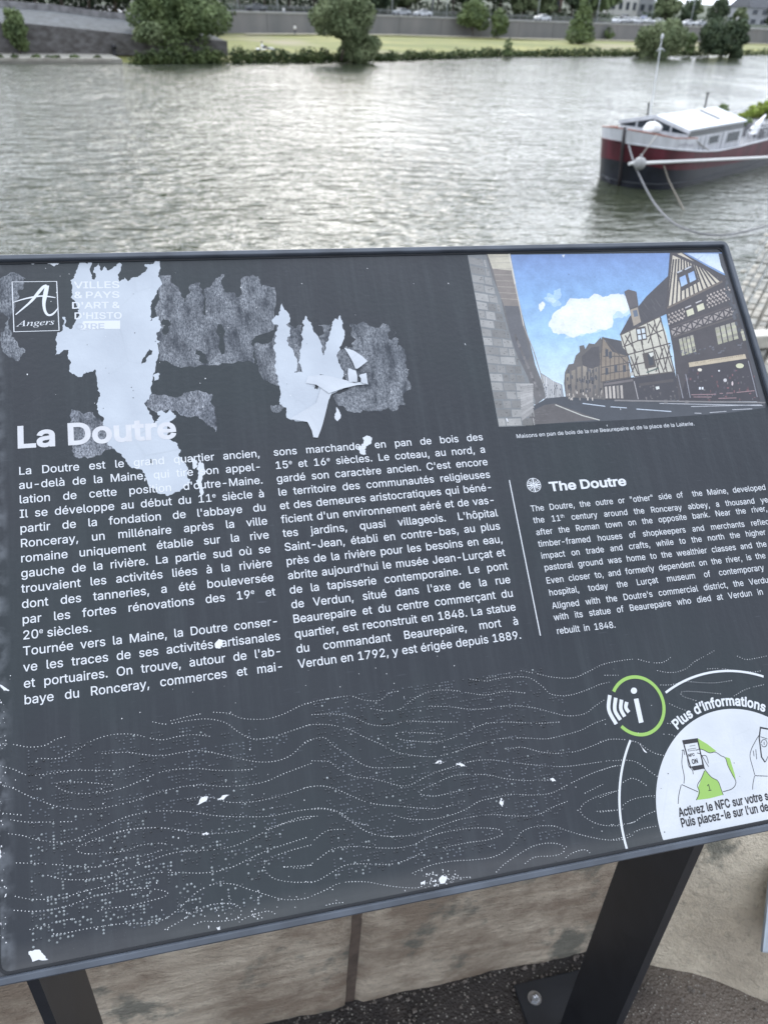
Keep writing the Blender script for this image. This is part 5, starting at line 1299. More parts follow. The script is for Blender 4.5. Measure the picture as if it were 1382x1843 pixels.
# far retaining wall with coping and railing
M_FWALL = mat('far_wall_render', (.165, .165, .170), .85, vary=.16, scale=.25, bump=.3, bscale=3, bdist=.05, col2=(.235, .225, .225), stretch=(1, 1, .35))
M_FCOP = mat('far_coping', (.34, .34, .33), .8, vary=.1, scale=1)
fw = empty('retaining_wall', (WP[2].x, WP[2].y, GR)); tag(fw, 'long grey retaining wall with pale coping behind the far meadow', 'wall')
rel = lambda v: tuple(Vector(v) - fw.location)
TOPS = [(418, 27), (560, 28.5), (700, 33), (900, 38), (1050, 42), (1148, 44.5), (1260, 46), (1382, 48)]
tz = [at_y(px, py, wall_y(at_y(px, py, p.y).x)).z for (px, py), p in zip(TOPS, WP)]
print('tops', [round(z, 2) for z in tz])
TZ = float(np.median(tz))
mbw, mbc, mbr = MB(), MB(), MB(); xr = [wxs[0] + 3] + [x for x in np.linspace(wxs[0] + 9, wxs[-1], 46)]
for a, b_ in zip(xr[:-1], xr[1:]):
    ya, yb2 = wall_y(a), wall_y(b_)
    mbw = MB(); mbw.add([rel(p) for p in ((a, ya, GR - 1), (b_ - .06, yb2, GR - 1), (b_ - .06, yb2, TZ), (a, ya, TZ), (a, ya + .6, GR - 1), (b_ - .06, yb2 + .6, GR - 1), (b_ - .06, yb2 + .6, TZ), (a, ya + .6, TZ))], [(0, 1, 2, 3), (5, 4, 7, 6), (3, 2, 6, 7), (1, 5, 6, 2), (4, 0, 3, 7)])
    mbw.build('wall_panel', M_FWALL, fw)
    mbc = MB(); mbc.add([rel(p) for p in ((a, ya - .12, TZ + .002), (b_, yb2 - .12, TZ + .002), (b_, yb2 - .12, TZ + .26), (a, ya - .12, TZ + .26), (a, ya + .75, TZ + .002), (b_, yb2 + .75, TZ + .002), (b_, yb2 + .75, TZ + .26), (a, ya + .75, TZ + .26))], [(0, 1, 2, 3), (5, 4, 7, 6), (3, 2, 6, 7), (0, 4, 5, 1)])
    mbc.build('coping', M_FCOP, fw)
# railing
rl = empty('railing', (WP[2].x, WP[2].y, TZ)); tag(rl, 'thin grey railing running along the top of the far retaining wall', 'railing')
relr = lambda v: tuple(Vector(v) - rl.location); M_RAIL = mat('far_rail_paint', (.22, .24, .25), .5)
mb = MB()
for h in (.65, 1.0): mb.tube([relr((x, wall_y(x) + .3, TZ + .26 + h)) for x in xr[:-8]], .045, 5)
mb.build('rail', M_RAIL, rl)
x = xr[0]; k = 0
while x < 170 and k < 280:
    mb = MB(); mb.tube([relr((x, wall_y(x) + .3, TZ + .2)), relr((x, wall_y(x) + .3, TZ + 1.28))], .05, 4); mb.build('post', M_RAIL, rl); x += 2.2; k += 1
# upper road and ground behind
M_ROAD = mat('road_asphalt', (.060, .062, .065), .9, vary=.15, scale=.5)
vs = []; fs = []
for x in np.linspace(-60, 420, 60):
    for dy_, z in ((.55, TZ - .02), (24, TZ - .02), (26, TZ + .3), (60, TZ + 2), (260, TZ + 6)): vs.append((x, (wall_y(x) if x > wxs[0] else wys[0] + (x - wxs[0]) * .35) + dy_, z))
for i in range(59):
    for j in range(4): a = i * 5 + j; fs.append((a, a + 5, a + 6, a + 1))
o = mesh_obj('upper_ground', vs, fs, [M_ROAD, mat('bank_scrub', (.05, .065, .035), .9, vary=.3, scale=.3)], None, False)
o.data.polygons.foreach_set('material_index', [0 if i % 4 == 0 else 1 for i in range(len(o.data.polygons))]); tag(o, kind='structure')

# left side: low quay, dark masonry wall, ramp with parapet
M_OLD = mat('old_masonry', (.070, .064, .060), .9, vary=.3, scale=1.1, bump=.5, bscale=4, bdist=.06, col2=(.15, .145, .145), stretch=(1, 1, 1.8))
M_LQ = mat('low_quay_stone', (.26, .25, .22), .9, vary=.2, scale=.5)
qa, qb = Vector((-70, 96.5, 0)), Vector((-6, 115.9, 0)); qd = (qb - qa).normalized(); qn = Vector((-qd.y, qd.x, 0))
def Q(u, v, z): p = qa + qd * u + qn * v; return (p.x, p.y, z)
LQ = (qb - qa).length
zq = WATER + .55
mb = MB(); mb.add([Q(0, 0, WATER - 1), Q(LQ, 0, WATER - 1), Q(LQ, 0, zq), Q(0, 0, zq), Q(0, 7, zq + .15), Q(LQ, 7, zq + .15)], [(0, 1, 2, 3), (3, 2, 5, 4)])
o = mb.build('low_quay', M_LQ); tag(o, kind='structure')
for i in range(int(LQ / 1.6)):
    if i < 26: continue
    mb = MB(); u = i * 1.6; mb.add([Q(u, -.08, zq - .28), Q(u + 1.54, -.08, zq - .28), Q(u + 1.54, -.08, zq + .06), Q(u, -.08, zq + .06), Q(u, .5, zq + .06), Q(u + 1.54, .5, zq + .06)], [(0, 1, 2, 3), (3, 2, 5, 4)]); mb.build('edge_stone', mat('quay_edge_stone', (.33, .31, .27), .85, vary=.2, scale=.7), o)
lw = empty('masonry_wall', Q(LQ / 2, 6, zq)); tag(lw, 'dark old masonry wall on the far left bank with a sloping top', 'wall')
def band(parent, name, m, pts_lo, pts_hi, thick=.6):
    """wall strip between two photo polylines given as (px, py, Y of the foot line)"""
    n_ = len(pts_lo); vs = []; fs = []
    for (lo, hi) in zip(pts_lo, pts_hi): vs += [Vector(lo) - parent.location, Vector(hi) - parent.location, Vector(hi) + Vector((-.3 * thick, thick, 0)) - parent.location]
    for i in range(n_ - 1): a = i * 3; fs += [(a, a + 3, a + 4, a + 1), (a + 1, a + 4, a + 5, a + 2)]
    return mesh_obj(name, vs, fs, m, parent)
def on_plane(px, py, off):   # point of the plane parallel to the quay, `off` behind its edge
    r_ = ray(px, py); p0 = qa + qn * off; t_ = p0.dot(qn) / r_.dot(qn); return r_ * t_
lo = [Vector(Q(u, 6, zq)) for u in np.linspace(0, LQ + 16, 14)]
def px_of(p): d = CAM_R.transposed() @ Vector(p); return 691 + d.x / -d.z * FPX, 921.5 - d.y / -d.z * FPX
hi = []
for p in lo:
    x_, y_ = px_of(p); yy = np.interp(x_, [-400, 0, 70, 235, 330, 520], [30, 40, 43, 61, 70, 80]); q_ = on_plane(x_, yy, 6); hi.append(Vector((p.x, p.y, q_.z)))
band(lw, 'lower_face', M_OLD, lo, hi)
lo2 = [h + qn * .3 for h in hi]
hi2 = []
for p in lo2:
    x_, y_ = px_of(p + qn * 16); yy = np.interp(x_, [-400, 0, 100, 180, 300, 420], [2, 12, 20, 31, 42, 50]); q_ = on_plane(x_, yy, 22); hi2.append(Vector(p) + qn * 16 + Vector((0, 0, q_.z - p.z)))
mesh_obj('ramp_paving', [v for a, b_ in zip(lo2, hi2) for v in (a - lw.location, b_ - lw.location)], [(2 * i, 2 * i + 2, 2 * i + 3, 2 * i + 1) for i in range(len(lo2) - 1)], mat('ramp_setts', (.060, .068, .074), .85, vary=.4, scale=1.3, stretch=(1, .5, 1)), lw)
hi3 = [h + Vector((0, 0, .75)) for h in hi2]
band(lw, 'ramp_parapet', mat('ramp_parapet_stone', (.24, .235, .24), .85, vary=.35, scale=1.2), [h + qn * .05 for h in hi2], [h + qn * .05 for h in hi3], .8)
# tufts and stones along the low quay edge

# ================================================================ VEGETATION
LEAF = {}
def leafmat(key, c, c2):
    if key not in LEAF:
        m = bpy.data.materials.new('foliage_' + key); n, l, b = nodes_of(m)
        t = n.new('ShaderNodeTexCoord').outputs['Object']
        col = mixc(n, l, ramp2(n, l, noise(n, l, t, .55, 4), .35, .65), c, c2)
        l.new(col, b.inputs['Base Color']); b.inputs['Roughness'].default_value = .7; b.inputs['Specular IOR Level'].default_value = .25
        LEAF[key] = m
    return LEAF[key]
G_WILLOW = leafmat('willow', (.13, .17, .085), (.24, .28, .15)); G_MID = leafmat('mid', (.095, .135, .060), (.19, .245, .105))
G_DARK = leafmat('dark', (.055, .082, .050), (.11, .145, .08)); G_YEL = leafmat('yellowish', (.24, .32, .06), (.40, .46, .12)); G_REED = leafmat('reed', (.035, .055, .022), (.085, .115, .040))
M_BARK = mat('bark', (.09, .075, .06), .9, vary=.3, scale=3)
def leaves(blobs, n, size, seed, droop=0.0, origin=(0, 0, 0)):
    """leaf clumps spread through lumpy volumes: bent two-triangle leaves"""
    g = np.random.default_rng(seed)
    vol = np.array([b[1][0] * b[1][1] * b[1][2] for b in blobs]) ** .66; idx = g.choice(len(blobs), n, p=vol / vol.sum())
    C = np.array([b[0] for b in blobs], float)[idx]; Rr = np.array([b[1] for b in blobs], float)[idx]
    d = g.normal(size=(n, 3)); d /= np.linalg.norm(d, axis=1)[:, None]
    # sub-clumps so that the outline is uneven and gaps stay open
    K = max(12, n // 45); cd_ = g.normal(size=(K, 3)); cd_ /= np.linalg.norm(cd_, axis=1)[:, None]
    near = cd_[g.integers(0, K, n)]; d = near * .86 + d * .5; d /= np.linalg.norm(d, axis=1)[:, None]
    rad = g.uniform(.55, 1.12, n) ** .7
    P = C + d * Rr * rad[:, None]; P[:, 2] -= droop * g.uniform(0, 1, n) * Rr[:, 2] * .5
    P -= np.array(origin)
    nrm = d + g.normal(size=(n, 3)) * .7; nrm /= np.linalg.norm(nrm, axis=1)[:, None]
    a = np.cross(nrm, g.normal(size=(n, 3))); a /= np.linalg.norm(a, axis=1)[:, None]; b = np.cross(nrm, a)
    s = (size * g.uniform(.6, 1.4, n))[:, None]; ln = s * (1.3 + droop)
    V = np.stack([P - a * ln * .5, P + b * s * .42 + nrm * s * .12, P + a * ln * .5, P - b * s * .42 + nrm * s * .12], 1).reshape(-1, 3)
    F = np.arange(n * 4).reshape(-1, 4)
    return V, F
def leaf_obj(name, V, F, m, parent=None):
    me = bpy.data.meshes.new(name); me.vertices.add(len(V)); me.vertices.foreach_set('co', V.astype('f').ravel())
    me.loops.add(F.size); me.loops.foreach_set('vertex_index', F.astype('i').ravel())
    me.polygons.add(len(F)); me.polygons.foreach_set('loop_start', np.arange(0, F.size, 4, dtype='i')); me.polygons.foreach_set('loop_total', np.full(len(F), 4, dtype='i'))
    me.update(); me.materials.append(m)
    return link(bpy.data.objects.new(name, me), parent)
def limbs(base, blobs, r0, seed, n=6):
    r = random.Random(seed); mb = MB(); top = max(blobs, key=lambda b: b[0][2])[0]
    mid = Vector((lerp(base[0], top[0], .45), lerp(base[1], top[1], .45), lerp(base[2], top[2], .45)))
    mb.tube([base, Vector(base).lerp(mid, .5) + Vector((r.uniform(-.2, .2), 0, 0)), mid, Vector(mid).lerp(Vector(top), .8)], [r0, r0 * .8, r0 * .6, r0 * .2], 8)
    for i in range(n):
        b = r.choice(blobs); s = Vector(base).lerp(mid, r.uniform(.35, 1)); e = Vector(b[0]) + Vector((r.uniform(-.5, .5) * b[1][0], r.uniform(-.4, .4) * b[1][1], r.uniform(-.2, .4) * b[1][2]))
        mb.tube([s, s.lerp(e, .5) + Vector((0, 0, .3)), e], [r0 * .45, r0 * .28, r0 * .08], 6)
    return mb
def tree(px0, px1, ytop, ybase, Y, m, label, cat='tree', seed=1, n=5000, size=.34, kind='round', name='tree', zbase=None, group=None, droop=0., low=.12, crown_bottom=None):
    """px0..px1, ytop: extent in the photo at distance Y; the foot stands at (mid, ybase)"""
    cx = (px0 + px1) / 2; base = at_y(cx, ybase, Y) if zbase is None else Vector((*at_y(cx, ybase, Y).xy, zbase))
    L = at_y(px0, ybase, Y); Rr = at_y(px1, ybase, Y); T = at_y(cx, ytop, Y); W = (Rr - L).length / 2; H = T.z - base.z
    r = random.Random(seed); blobs = []
    if kind == 'cone':
        for i in range(9):
            v = i / 8; w = W * (1 - v) ** .75 * 1.0 + .25; blobs.append(((base.x + r.uniform(-.3, .3), base.y, base.z + H * (low + (1 - low) * v * .95)), (w, w, H * .10)))
    else:
        zb = base.z + H * low
        blobs.append(((base.x, base.y, (zb + T.z) / 2), (W * .70, W * .62, (T.z - zb) * .44)))
        for i in range(13):
            a = r.uniform(0, 6.28); v = r.uniform(.05, .95); w = math.sin(math.pi * min(.92, max(.16, v if kind == 'round' else v * .75 + .12))) ** .6
            rr = r.uniform(.24, .42) * W
            blobs.append(((base.x + math.cos(a) * W * .66 * w, base.y + math.sin(a) * W * .55 * w, lerp(zb, T.z - rr * .6, v)), (rr, rr, rr * r.uniform(.7, 1.0))))
    o = empty(name, base); tag(o, label, cat, group)
    loc = lambda bl: [((c[0] - base.x, c[1] - base.y, c[2] - base.z), q) for c, q in bl]
    lb = loc(blobs)
    limbs((0, 0, -.3), lb, max(.10, H * .022), seed).build('trunk', M_BARK, o, True)
    V, F = leaves(lb, n, size, seed, droop); leaf_obj('crown', V, F, m, o)
    return o
# against the left wall
ivy_p = on_plane(36, 60, 5.6)
o = tree(12, 60, 12, 92, ivy_p.y - .6, G_MID, 'tall narrow green bush against the dark wall at far left', 'bush', 2, 2600, .30, 'round', 'bush', low=.02)
tree(232, 422, -48, 92, at_z(330, 92, GR - .1).y, G_MID, 'large broad spreading tree on the far bank left of the meadow', 'tree', 3, 23000, .31, low=.15)
tree(243, 300, 38, 90, at_z(270, 96, GR - .1).y, G_WILLOW, 'pale low bush at the left foot of the broad spreading tree', 'bush', 33, 1800, .30, name='bush', low=.15)
tree(556, 672, -36, 106, at_z(620, 104, WATER + .6).y, G_WILLOW, 'tall pale willow leaning over the water in mid meadow', 'tree', 4, 13000, .28, droop=.5, low=.30, name='willow_tree')
tree(604, 684, 46, 108, at_z(645, 107, WATER + .4).y, G_WILLOW, 'low rounded grey green willow bush right of the tall willow', 'bush', 5, 7000, .24, droop=.4, name='willow_bush', low=.0)
tree(646, 706, -44, 30, wall_y(35) + 20, G_DARK, 'dark tree standing on the upper road just behind the tall willow', 'tree', 6, 2600, .5, low=.1)
ya_ = wall_y(at_z(850, 68, GR).x) - 3
tree(820, 882, -4, 69, ya_, G_MID, 'dark leaning tree at the foot of the far wall, left of a smaller one', 'tree', 7, 4500, .38, low=.32)
tree(876, 913, 12, 76, ya_ - 2, G_MID, 'smaller bushy tree touching the dark leaning tree by the far wall', 'tree', 8, 2400, .34, low=.12)
tree(905, 921, 70, 101, at_z(913, 100, WATER + .3).y, G_MID, 'thin young sapling at the water edge of the meadow', 'sapling', 9, 500, .24, 'cone', 'sapling')
tree(1019, 1063, -12, 79, at_z(1041, 79, GR).y, G_MID, 'conical tree standing alone on the meadow', 'tree', 10, 4600, .38, 'cone', 'conical_tree', low=.12)
tree(1019, 1037, 58, 79, at_z(1028, 79, GR).y - 1, G_WILLOW, 'little pale bush beside the foot of the conical tree', 'bush', 11, 420, .34, name='bush', low=.0)
tree(1142, 1232, 27, 101, at_z(1187, 99, WATER + .5).y, G_WILLOW, 'wide round willow on the water edge above the boat mast', 'tree', 12, 9000, .34, droop=.4, name='willow_tree', low=.0)
tree(1226, 1250, 56, 98, at_z(1238, 97, WATER + .5).y, G_MID, 'narrow bush between the round willow and the two dark trees', 'bush', 13, 900, .4, name='bush', low=.0)
tree(1246, 1302, 28, 100, at_z(1275, 98, WATER + .5).y, G_DARK, 'left one of two dark round trees on the water edge', 'tree', 14, 4200, .46, low=.0)
tree(1284, 1338, 32, 100, at_z(1312, 98, WATER + .5).y, G_DARK, 'right one of two dark round trees on the water edge', 'tree', 15, 4200, .46, low=.0)
tree(1084, 1104, 46, 73, wall_y(at_z(1094, 74, GR).x) - .8, G_MID, 'small dark climbing shrub on the far retaining wall', 'shrub', 16, 500, .3, name='shrub', low=.0)
# tree belt behind the road: a few crowns, each its own tree
r = random.Random(21); protos = []
def belt_proto(m, seed, H, W, n=2300):
    bl = [((0, 0, H * .55), (W * .6, W * .5, H * .33))]; q = random.Random(seed)
    for i in range(11):
        a = q.uniform(0, 6.28); v = q.uniform(.1, .95); w = math.sin(math.pi * max(.15, min(.85, v))); rr = q.uniform(.25, .4) * W
        bl.append(((math.cos(a) * W * .62 * w, math.sin(a) * W * .5 * w, H * lerp(.15, .92, v)), (rr, rr, rr * .8)))
    V, F = leaves(bl, n, .75, seed); c = leaf_obj('crown', V, F, m); t_ = limbs((0, 0, -.5), bl, .3, seed, 5).build('trunk', M_BARK, c, True)
    me1, me2 = c.data, t_.data; bpy.data.objects.remove(t_); bpy.data.objects.remove(c); return me1, me2
protos = [belt_proto(G_DARK, 51, 15, 6.5), belt_proto(G_DARK, 52, 12, 6), belt_proto(G_MID, 53, 13, 6), belt_proto(G_DARK, 54, 17, 6), belt_proto(G_WILLOW, 55, 10, 5)]
words_l = ['left of the broad spreading tree', 'above the broad spreading tree', 'between the broad tree and the tall willow', 'behind the tall willow', 'right of the tall willow', 'behind the dark leaning tree', 'left of the conical tree', 'right of the conical tree', 'above the round willow', 'above the two dark round trees', 'at the right edge']
def where(px): return words_l[int(np.interp(px, [0, 235, 420, 560, 700, 810, 930, 1040, 1140, 1235, 1330, 1400], [0, 1, 2, 3, 4, 5, 6, 7, 8, 9, 10, 10.9]))]
belt = []; seen_lab = {}
for row, (off, zoff, step) in enumerate(((28, 0., 44), (40, 1.2, 52))):
    px = -60 + row * 22
    while px < 1400:
        if px > 430 or px < 430:
            if row == 0 and (1085 < px < 1180): px += step; continue
            if row == 1 and 1090 < px < 1165: px += step; continue
            yl = wall_y(at_y(px, 20, 170).x) if px > 400 else 150
            Y = (wall_y(at_z(px, 66, GR).x) if px > 400 else 138) + off
            p = at_y(px, 20, Y); k = r.randrange(5); 
            sc_ = r.uniform(.85, 1.15)
            if px > 1180: sc_ *= np.interp(px, [1180, 1290, 1400], [.8, .60, .50])
            if px > 1180 and k == 3: k = 1
            belt.append((px, row, Vector((p.x, p.y, TZ + zoff - .3)), k, sc_))
        px += step * r.uniform(.85, 1.15)
for i, (px, row, p, k, sc_) in enumerate(belt):
    o = empty('belt_tree', p); seen_ = where(px); kindw = ['tall dark', 'dark rounded', 'mid green', 'very tall dark', 'pale green'][k]
    lab = '%s belt tree %s, %s row' % (kindw, where(px), 'front' if row == 0 else 'back'); seen_lab[lab] = seen_lab.get(lab, 0) + 1
    if seen_lab[lab] > 1: lab = lab.replace(' row', ' row, further right').replace('the broad spreading tree', 'the broad tree').replace('the two dark round trees', 'the dark round trees').replace(' beyond the far road', '').replace('between the broad tree and the tall willow', 'left of the tall willow')
    tag(o, lab, 'tree', 'belt of trees beyond the far road')
    o.rotation_euler.z = r.uniform(0, 6.28); o.scale = (sc_, sc_, sc_ * r.uniform(.9, 1.1))
    for nm, me in zip(('crown', 'trunk'), protos[k]): c = bpy.data.objects.new(nm, me); link(c, o)
# undergrowth that closes the gap under the belt
bl = []
for px in range(-80, 1420, 16):
    if 1100 < px < 1165: continue
    Y = (wall_y(at_z(px, 66, GR).x) if px > 400 else 138) + 33; p = at_y(px, 20, Y); bl.append(((p.x, p.y, TZ + .8), (2.6, 2.2, 2.2 if px < 1200 else 1.6)))
V, F = leaves(bl, 9000, .6, 71); o = leaf_obj('undergrowth', V, F, G_DARK); tag(o, 'dark undergrowth below the belt of trees', 'undergrowth', kind='stuff')
# reeds and bushes along the far waterline
bl = []; q = random.Random(31)
for px in list(range(247, 402, 5)) + list(range(418, 700, 5)) + list(range(684, 1146, 5)) + list(range(1138, 1262, 6)) + list(range(1325, 1385, 7)):
    p = at_z(px, np.interp(px, [240, 400, 600, 720, 900, 1140, 1382], [112, 115, 112, 107, 101, 99, 97]), WATER); h = q.uniform(.40, .95) * (1.35 if px < 600 else 1)
    y_ = bank_y(p.x) + .4; bl.append(((p.x, y_ + q.uniform(-.3, .5), WATER + h * .6), (1.1, .8, h)))
V, F = leaves(bl, 16000, .30, 72); o = leaf_obj('waterside_reeds', V, F, G_REED); tag(o, 'green reeds and scrub lining the far waterline', 'reeds', kind='stuff')
# tufts on the low quay at the left
for i, (a, b_, c) in enumerate(((-4, 9, 'nearest the left edge'), (19, 40, 'below the narrow bush'), (55, 78, 'second past the narrow bush'), (82, 112, 'widest, in the middle'), (125, 148, 'left of the bollard'), (168, 186, 'next to the bollard'))):
    tree(a, b_, 99, 108, at_z((a + b_) / 2, 104.5, zq).y, G_REED if i % 2 else G_MID, 'small weed tuft on the low left quay, ' + c, 'weed tuft', 80 + i, 260, .22, name='weed_tuft', group='weed tufts on the low quay', low=0)
# mooring bollard
p = at_z(207, 100, zq); bo = empty('mooring_bollard', p); tag(bo, 'squat dark mooring bollard on the low quay at far left', 'bollard')
mb = MB(); mb.tube([(0, 0, 0), (0, 0, .08), (0, 0, .1), (0, 0, .8)], [.34, .34, .24, .24], 12); mb.build('stem', mat('cast_iron', (.015, .015, .018), .5), bo, True)
mb = MB(); mb.tube([(0, 0, .75), (0, 0, .86), (0, 0, 1.12), (0, 0, 1.24)], [.26, .36, .36, .22], 12); mb.build('head', MATS['cast_iron'], bo, True)

# ================================================================ FAR ROAD: cars, lamps, buildings
CARP = {}
def car_meshes(key, col):
    prof = [(-2.1, .35), (-2.15, .75), (-1.75, .92), (-1.15, 1.0), (-.55, 1.42), (.85, 1.46), (1.55, 1.05), (2.05, .95), (2.12, .4)]
    mb = MB(); w = .86; n_ = len(prof); lv = []
    for s in (-1, 1): lv += [(x, s * (w if z < 1.02 else w * .80), z) for x, z in prof]
    mb.add(lv, [tuple(range(n_ - 1, -1, -1)), tuple(range(n_, 2 * n_))] + [(i, (i + 1) % n_, n_ + (i + 1) % n_, n_ + i) for i in range(n_)])
    g = MB()
    for s in (-1, 1): g.add([(-.98, s * .80, 1.03), (-.52, s * .725, 1.37), (.82, s * .725, 1.40), (1.36, s * .80, 1.08)], [(0, 1, 2, 3) if s < 0 else (3, 2, 1, 0)])
    g.add([(-1.13, -.68, 1.03), (-1.13, .68, 1.03), (-.60, .60, 1.40), (-.60, -.60, 1.40)], [(0, 3, 2, 1)]); g.add([(1.50, -.66, 1.09), (1.50, .66, 1.09), (.93, .58, 1.44), (.93, -.58, 1.44)], [(0, 1, 2, 3)])
    gl_ = MB(); gl_.v = [(x * 1.012, y * 1.014, z + .004) for x, y, z in g.v]; gl_.f = g.f; gl_.mi = g.mi
    wh = MB(); wh.tube([(0, -.1, 0), (0, .1, 0)], .32, 12)
    return mb, gl_, wh
def car(px, Y, rot, col, label, key, z=None, py=None):
    p = at_y(px, py if py else 30, Y); p.z = z if z is not None else TZ; o = empty('parked_car', p); o.rotation_euler.z = rot; tag(o, label, 'car', 'cars on the far road')
    b, g, w = car_meshes(key, col)
    b.build('body', mat('car_paint_' + key, col, .3, spec=.6), o); g.build('windows', mat('car_glass', (.03, .035, .04), .1), o)
    for x in (-1.35, 1.35):
        for y in (-.80, .80):
            c = w.build('wheel', mat('tyre', (.02, .02, .02), .8), o); c.location = (x, y, .32)
wy = lambda px: wall_y(at_z(px, 68, GR).x)
silver, white, dark, blue = (.45, .47, .50), (.75, .77, .80), (.06, .065, .08), (.08, .12, .25)
for px, off, rot, col, key, lab in ((462, 9, .3, dark, 'dark', 'dark car on the far road above the picnic group'), (722, 10, .3, silver, 'silver', 'silver car on the far road just right of the tall willow'), (760, 9, .3, white, 'white', 'white car on the far road left of the tall lamp post'),
        (976, 8, .3, white, 'white', 'lone white car on the far road left of the conical tree'), (1110, 7, .9, white, 'white', 'front white car at the left end of the parking cluster'), (1128, 14, .8, silver, 'silver', 'silver car behind the front white car of the parking cluster'), (1142, 24, .8, white, 'white', 'white car in the middle of the parking cluster by the white building'),
        (1150, 9, .9, silver, 'silver', 'silver car nearest the wall in the parking cluster'), (1166, 20, .8, white, 'white', 'white car right of centre in the parking cluster'), (1186, 13, .6, silver, 'silver', 'silver car at the right end of the parking cluster'), (1124, 33, .8, dark, 'dark', 'dark car at the back of the parking cluster'), (1160, 34, .8, blue, 'blue', 'blue car at the back right of the parking cluster'),
        (1240, 10, .3, white, 'white', 'white car between the round willow and the dark trees'), (1262, 10, .3, silver, 'silver', 'silver car just left of the two dark trees')):
    Y = wy(px) + off; car(px, Y, rot, col, lab, key, TZ + (0 if off < 24 else (off - 24) / 36 * 1.7))
M_LAMP = mat('lamp_post_steel', (.42, .45, .46), .5, metal=.3)
def lamp(px, off, h, label, sign=False):
    Y = wy(px) + off; p = at_y(px, 30, Y); p.z = TZ; o = empty('street_lamp', p); tag(o, label, 'street lamp', 'lamp posts along the far road')
    mb = MB(); mb.tube([(0, 0, 0), (0, 0, h * .5), (0, 0, h)], [.13, .10, .07], 8); mb.build('post', M_LAMP, o, True)
    mb = MB(); mb.tube([(0, 0, h - .1), (.5, -.4, h + .25), (1.2, -1, h + .3)], [.05, .05, .04], 6); mb.build('arm', M_LAMP, o, True)
    mb = MB(); mb.box((1.0, -1.2, h + .22), (1.7, -.8, h + .36), bev=.04); mb.build('lamp_head', M_LAMP, o)
for a in ((429, 2.2, 9, 'thin lamp post just right of the broad spreading tree'), (500, 3, 9, 'thin lamp post above the picnic group'), (705, 3, 9, 'lamp post right of the tall willow, next to the silver car'), (803, 2, 10, 'brightest tall lamp post left of the dark leaning tree'), (777, 15, 9, 'thin lamp post behind the white car'), (967, 3, 9, 'lamp post beside the lone white car'), (1074, 4, 9, 'lamp post right of the conical tree'), (1172, 30, 9, 'lamp post beside the white building'), (1244, 16, 9, 'lamp post above the gap before the two dark trees')): lamp(*a)
# buildings
M_WB = mat('white_render', (.62, .61, .58), .8, vary=.08, scale=.3); M_WIN = mat('far_window', (.06, .07, .085), .2); M_ROOF = mat('slate_roof', (.07, .075, .085), .7, vary=.2, scale=1); M_BR = mat('brick_render', (.22, .15, .13), .85, vary=.15, scale=.5); M_GREYB = mat('grey_render', (.36, .37, .39), .85, vary=.12, scale=.4)
def building(px0, px1, Y, h, depth, m, label, floors=2, bays=4, yb=None, flat=False):
    a = at_y(px0, 20, Y); b_ = at_y(px1, 20, Y); zb = TZ + 1.2 if yb is None else yb; o = empty('building', (a.x, Y, zb)); tag(o, label, 'building'); w = b_.x - a.x
    mb = MB(); mb.box((0, 0, -1), (w, depth, h)); mb.build('wall', m, o)
    for f in range(floors):
        for k in range(bays):
            bw = w / bays; x = k * bw + bw * .25; z = h * (f + .28) / floors; hh = h / floors * .5
            mb = MB(); mb.box((x, -.05, z), (x + bw * .5, .12, z + hh)); q = mb.build('window', M_WIN, o)
            mb = MB(); mb.box((x - .08, -.12, z - .14), (x + bw * .5 + .08, -.052, z - .01)); mb.build('sill', M_FCOP, q)
    mb = MB()
    if flat: mb.box((-.3, -.3, h + .003), (w + .3, depth + .3, h + .4))
    else: mb.add([(-.4, -.4, h + .003), (w + .4, -.4, h + .003), (w + .4, depth + .4, h + .003), (-.4, depth + .4, h + .003), (1, depth / 2, h + depth * .38), (w - 1, depth / 2, h + depth * .38)], [(0, 1, 5, 4), (1, 2, 5), (2, 3, 4, 5), (3, 0, 4), (3, 2, 1, 0)])
    mb.build('roof', M_ROOF, o)
building(1096, 1146, wy(1120) + 52, 8, 10, M_WB, 'white building with dark windows beyond the parked cars', 2, 4, TZ + 1.8)
building(1147, 1176, wy(1150) + 54, 7, 9, M_GREYB, 'grey blue building adjoining the white one beyond the cars', 2, 2, TZ + 1.8, True)
building(948, 1010, wy(980) + 55, 7, 9, M_BR, 'dull brick building behind trees left of the conical tree', 2, 3, TZ + 1.5)
building(1350, 1420, wy(1370) + 30, 5.2, 12, M_GREYB, 'pale grey house at the far right edge beyond the wall', 2, 4, TZ, False)
# white road sign near the right edge
p = at_y(1325, 40, wy(1325) + 3); p.z = TZ; o = empty('road_sign', p); tag(o, 'small blank white road sign right of the two dark trees', 'road sign')
mb = MB(); mb.tube([(0, 0, 0), (0, 0, 2.6)], .05, 8); mb.build('post', M_LAMP, o); mb = MB(); mb.box((-.45, -.09, 1.7), (.45, -.055, 2.7), bev=.01); mb.build('sign_panel', M_WB, o)
# lilac tag on the wall at the far right
mb = MB(); q = random.Random(6); p0 = at_z(1340, 74, GR); 
gr_ = empty('wall_graffiti', (p0.x, wall_y(p0.x) - .1, GR + 1.5))
x = 0; mb = MB()
for i in range(7):
    w = q.uniform(.8, 1.4); h = q.uniform(.9, 1.4); pts = [(x, 0), (x + w * .5, -.1), (x + w, .1), (x + w * .9, h * .6), (x + w * .6, h), (x + w * .2, h * .9)]
    yy = lambda X: wall_y(p0.x + X) - (wall_y(p0.x) - .1) - .03
    mb.add([(a, yy(a) - .05, b_) for a, b_ in pts], [tuple(range(6))]); x += w + .12
q_ = mb.build('lettering', mat('lilac_paint', (.36, .34, .62), .7, vary=.3, scale=1.5), gr_); q_['kind'] = 'stuff'; tag(gr_, 'lilac graffiti sprayed on the far wall near the right edge', 'graffiti')

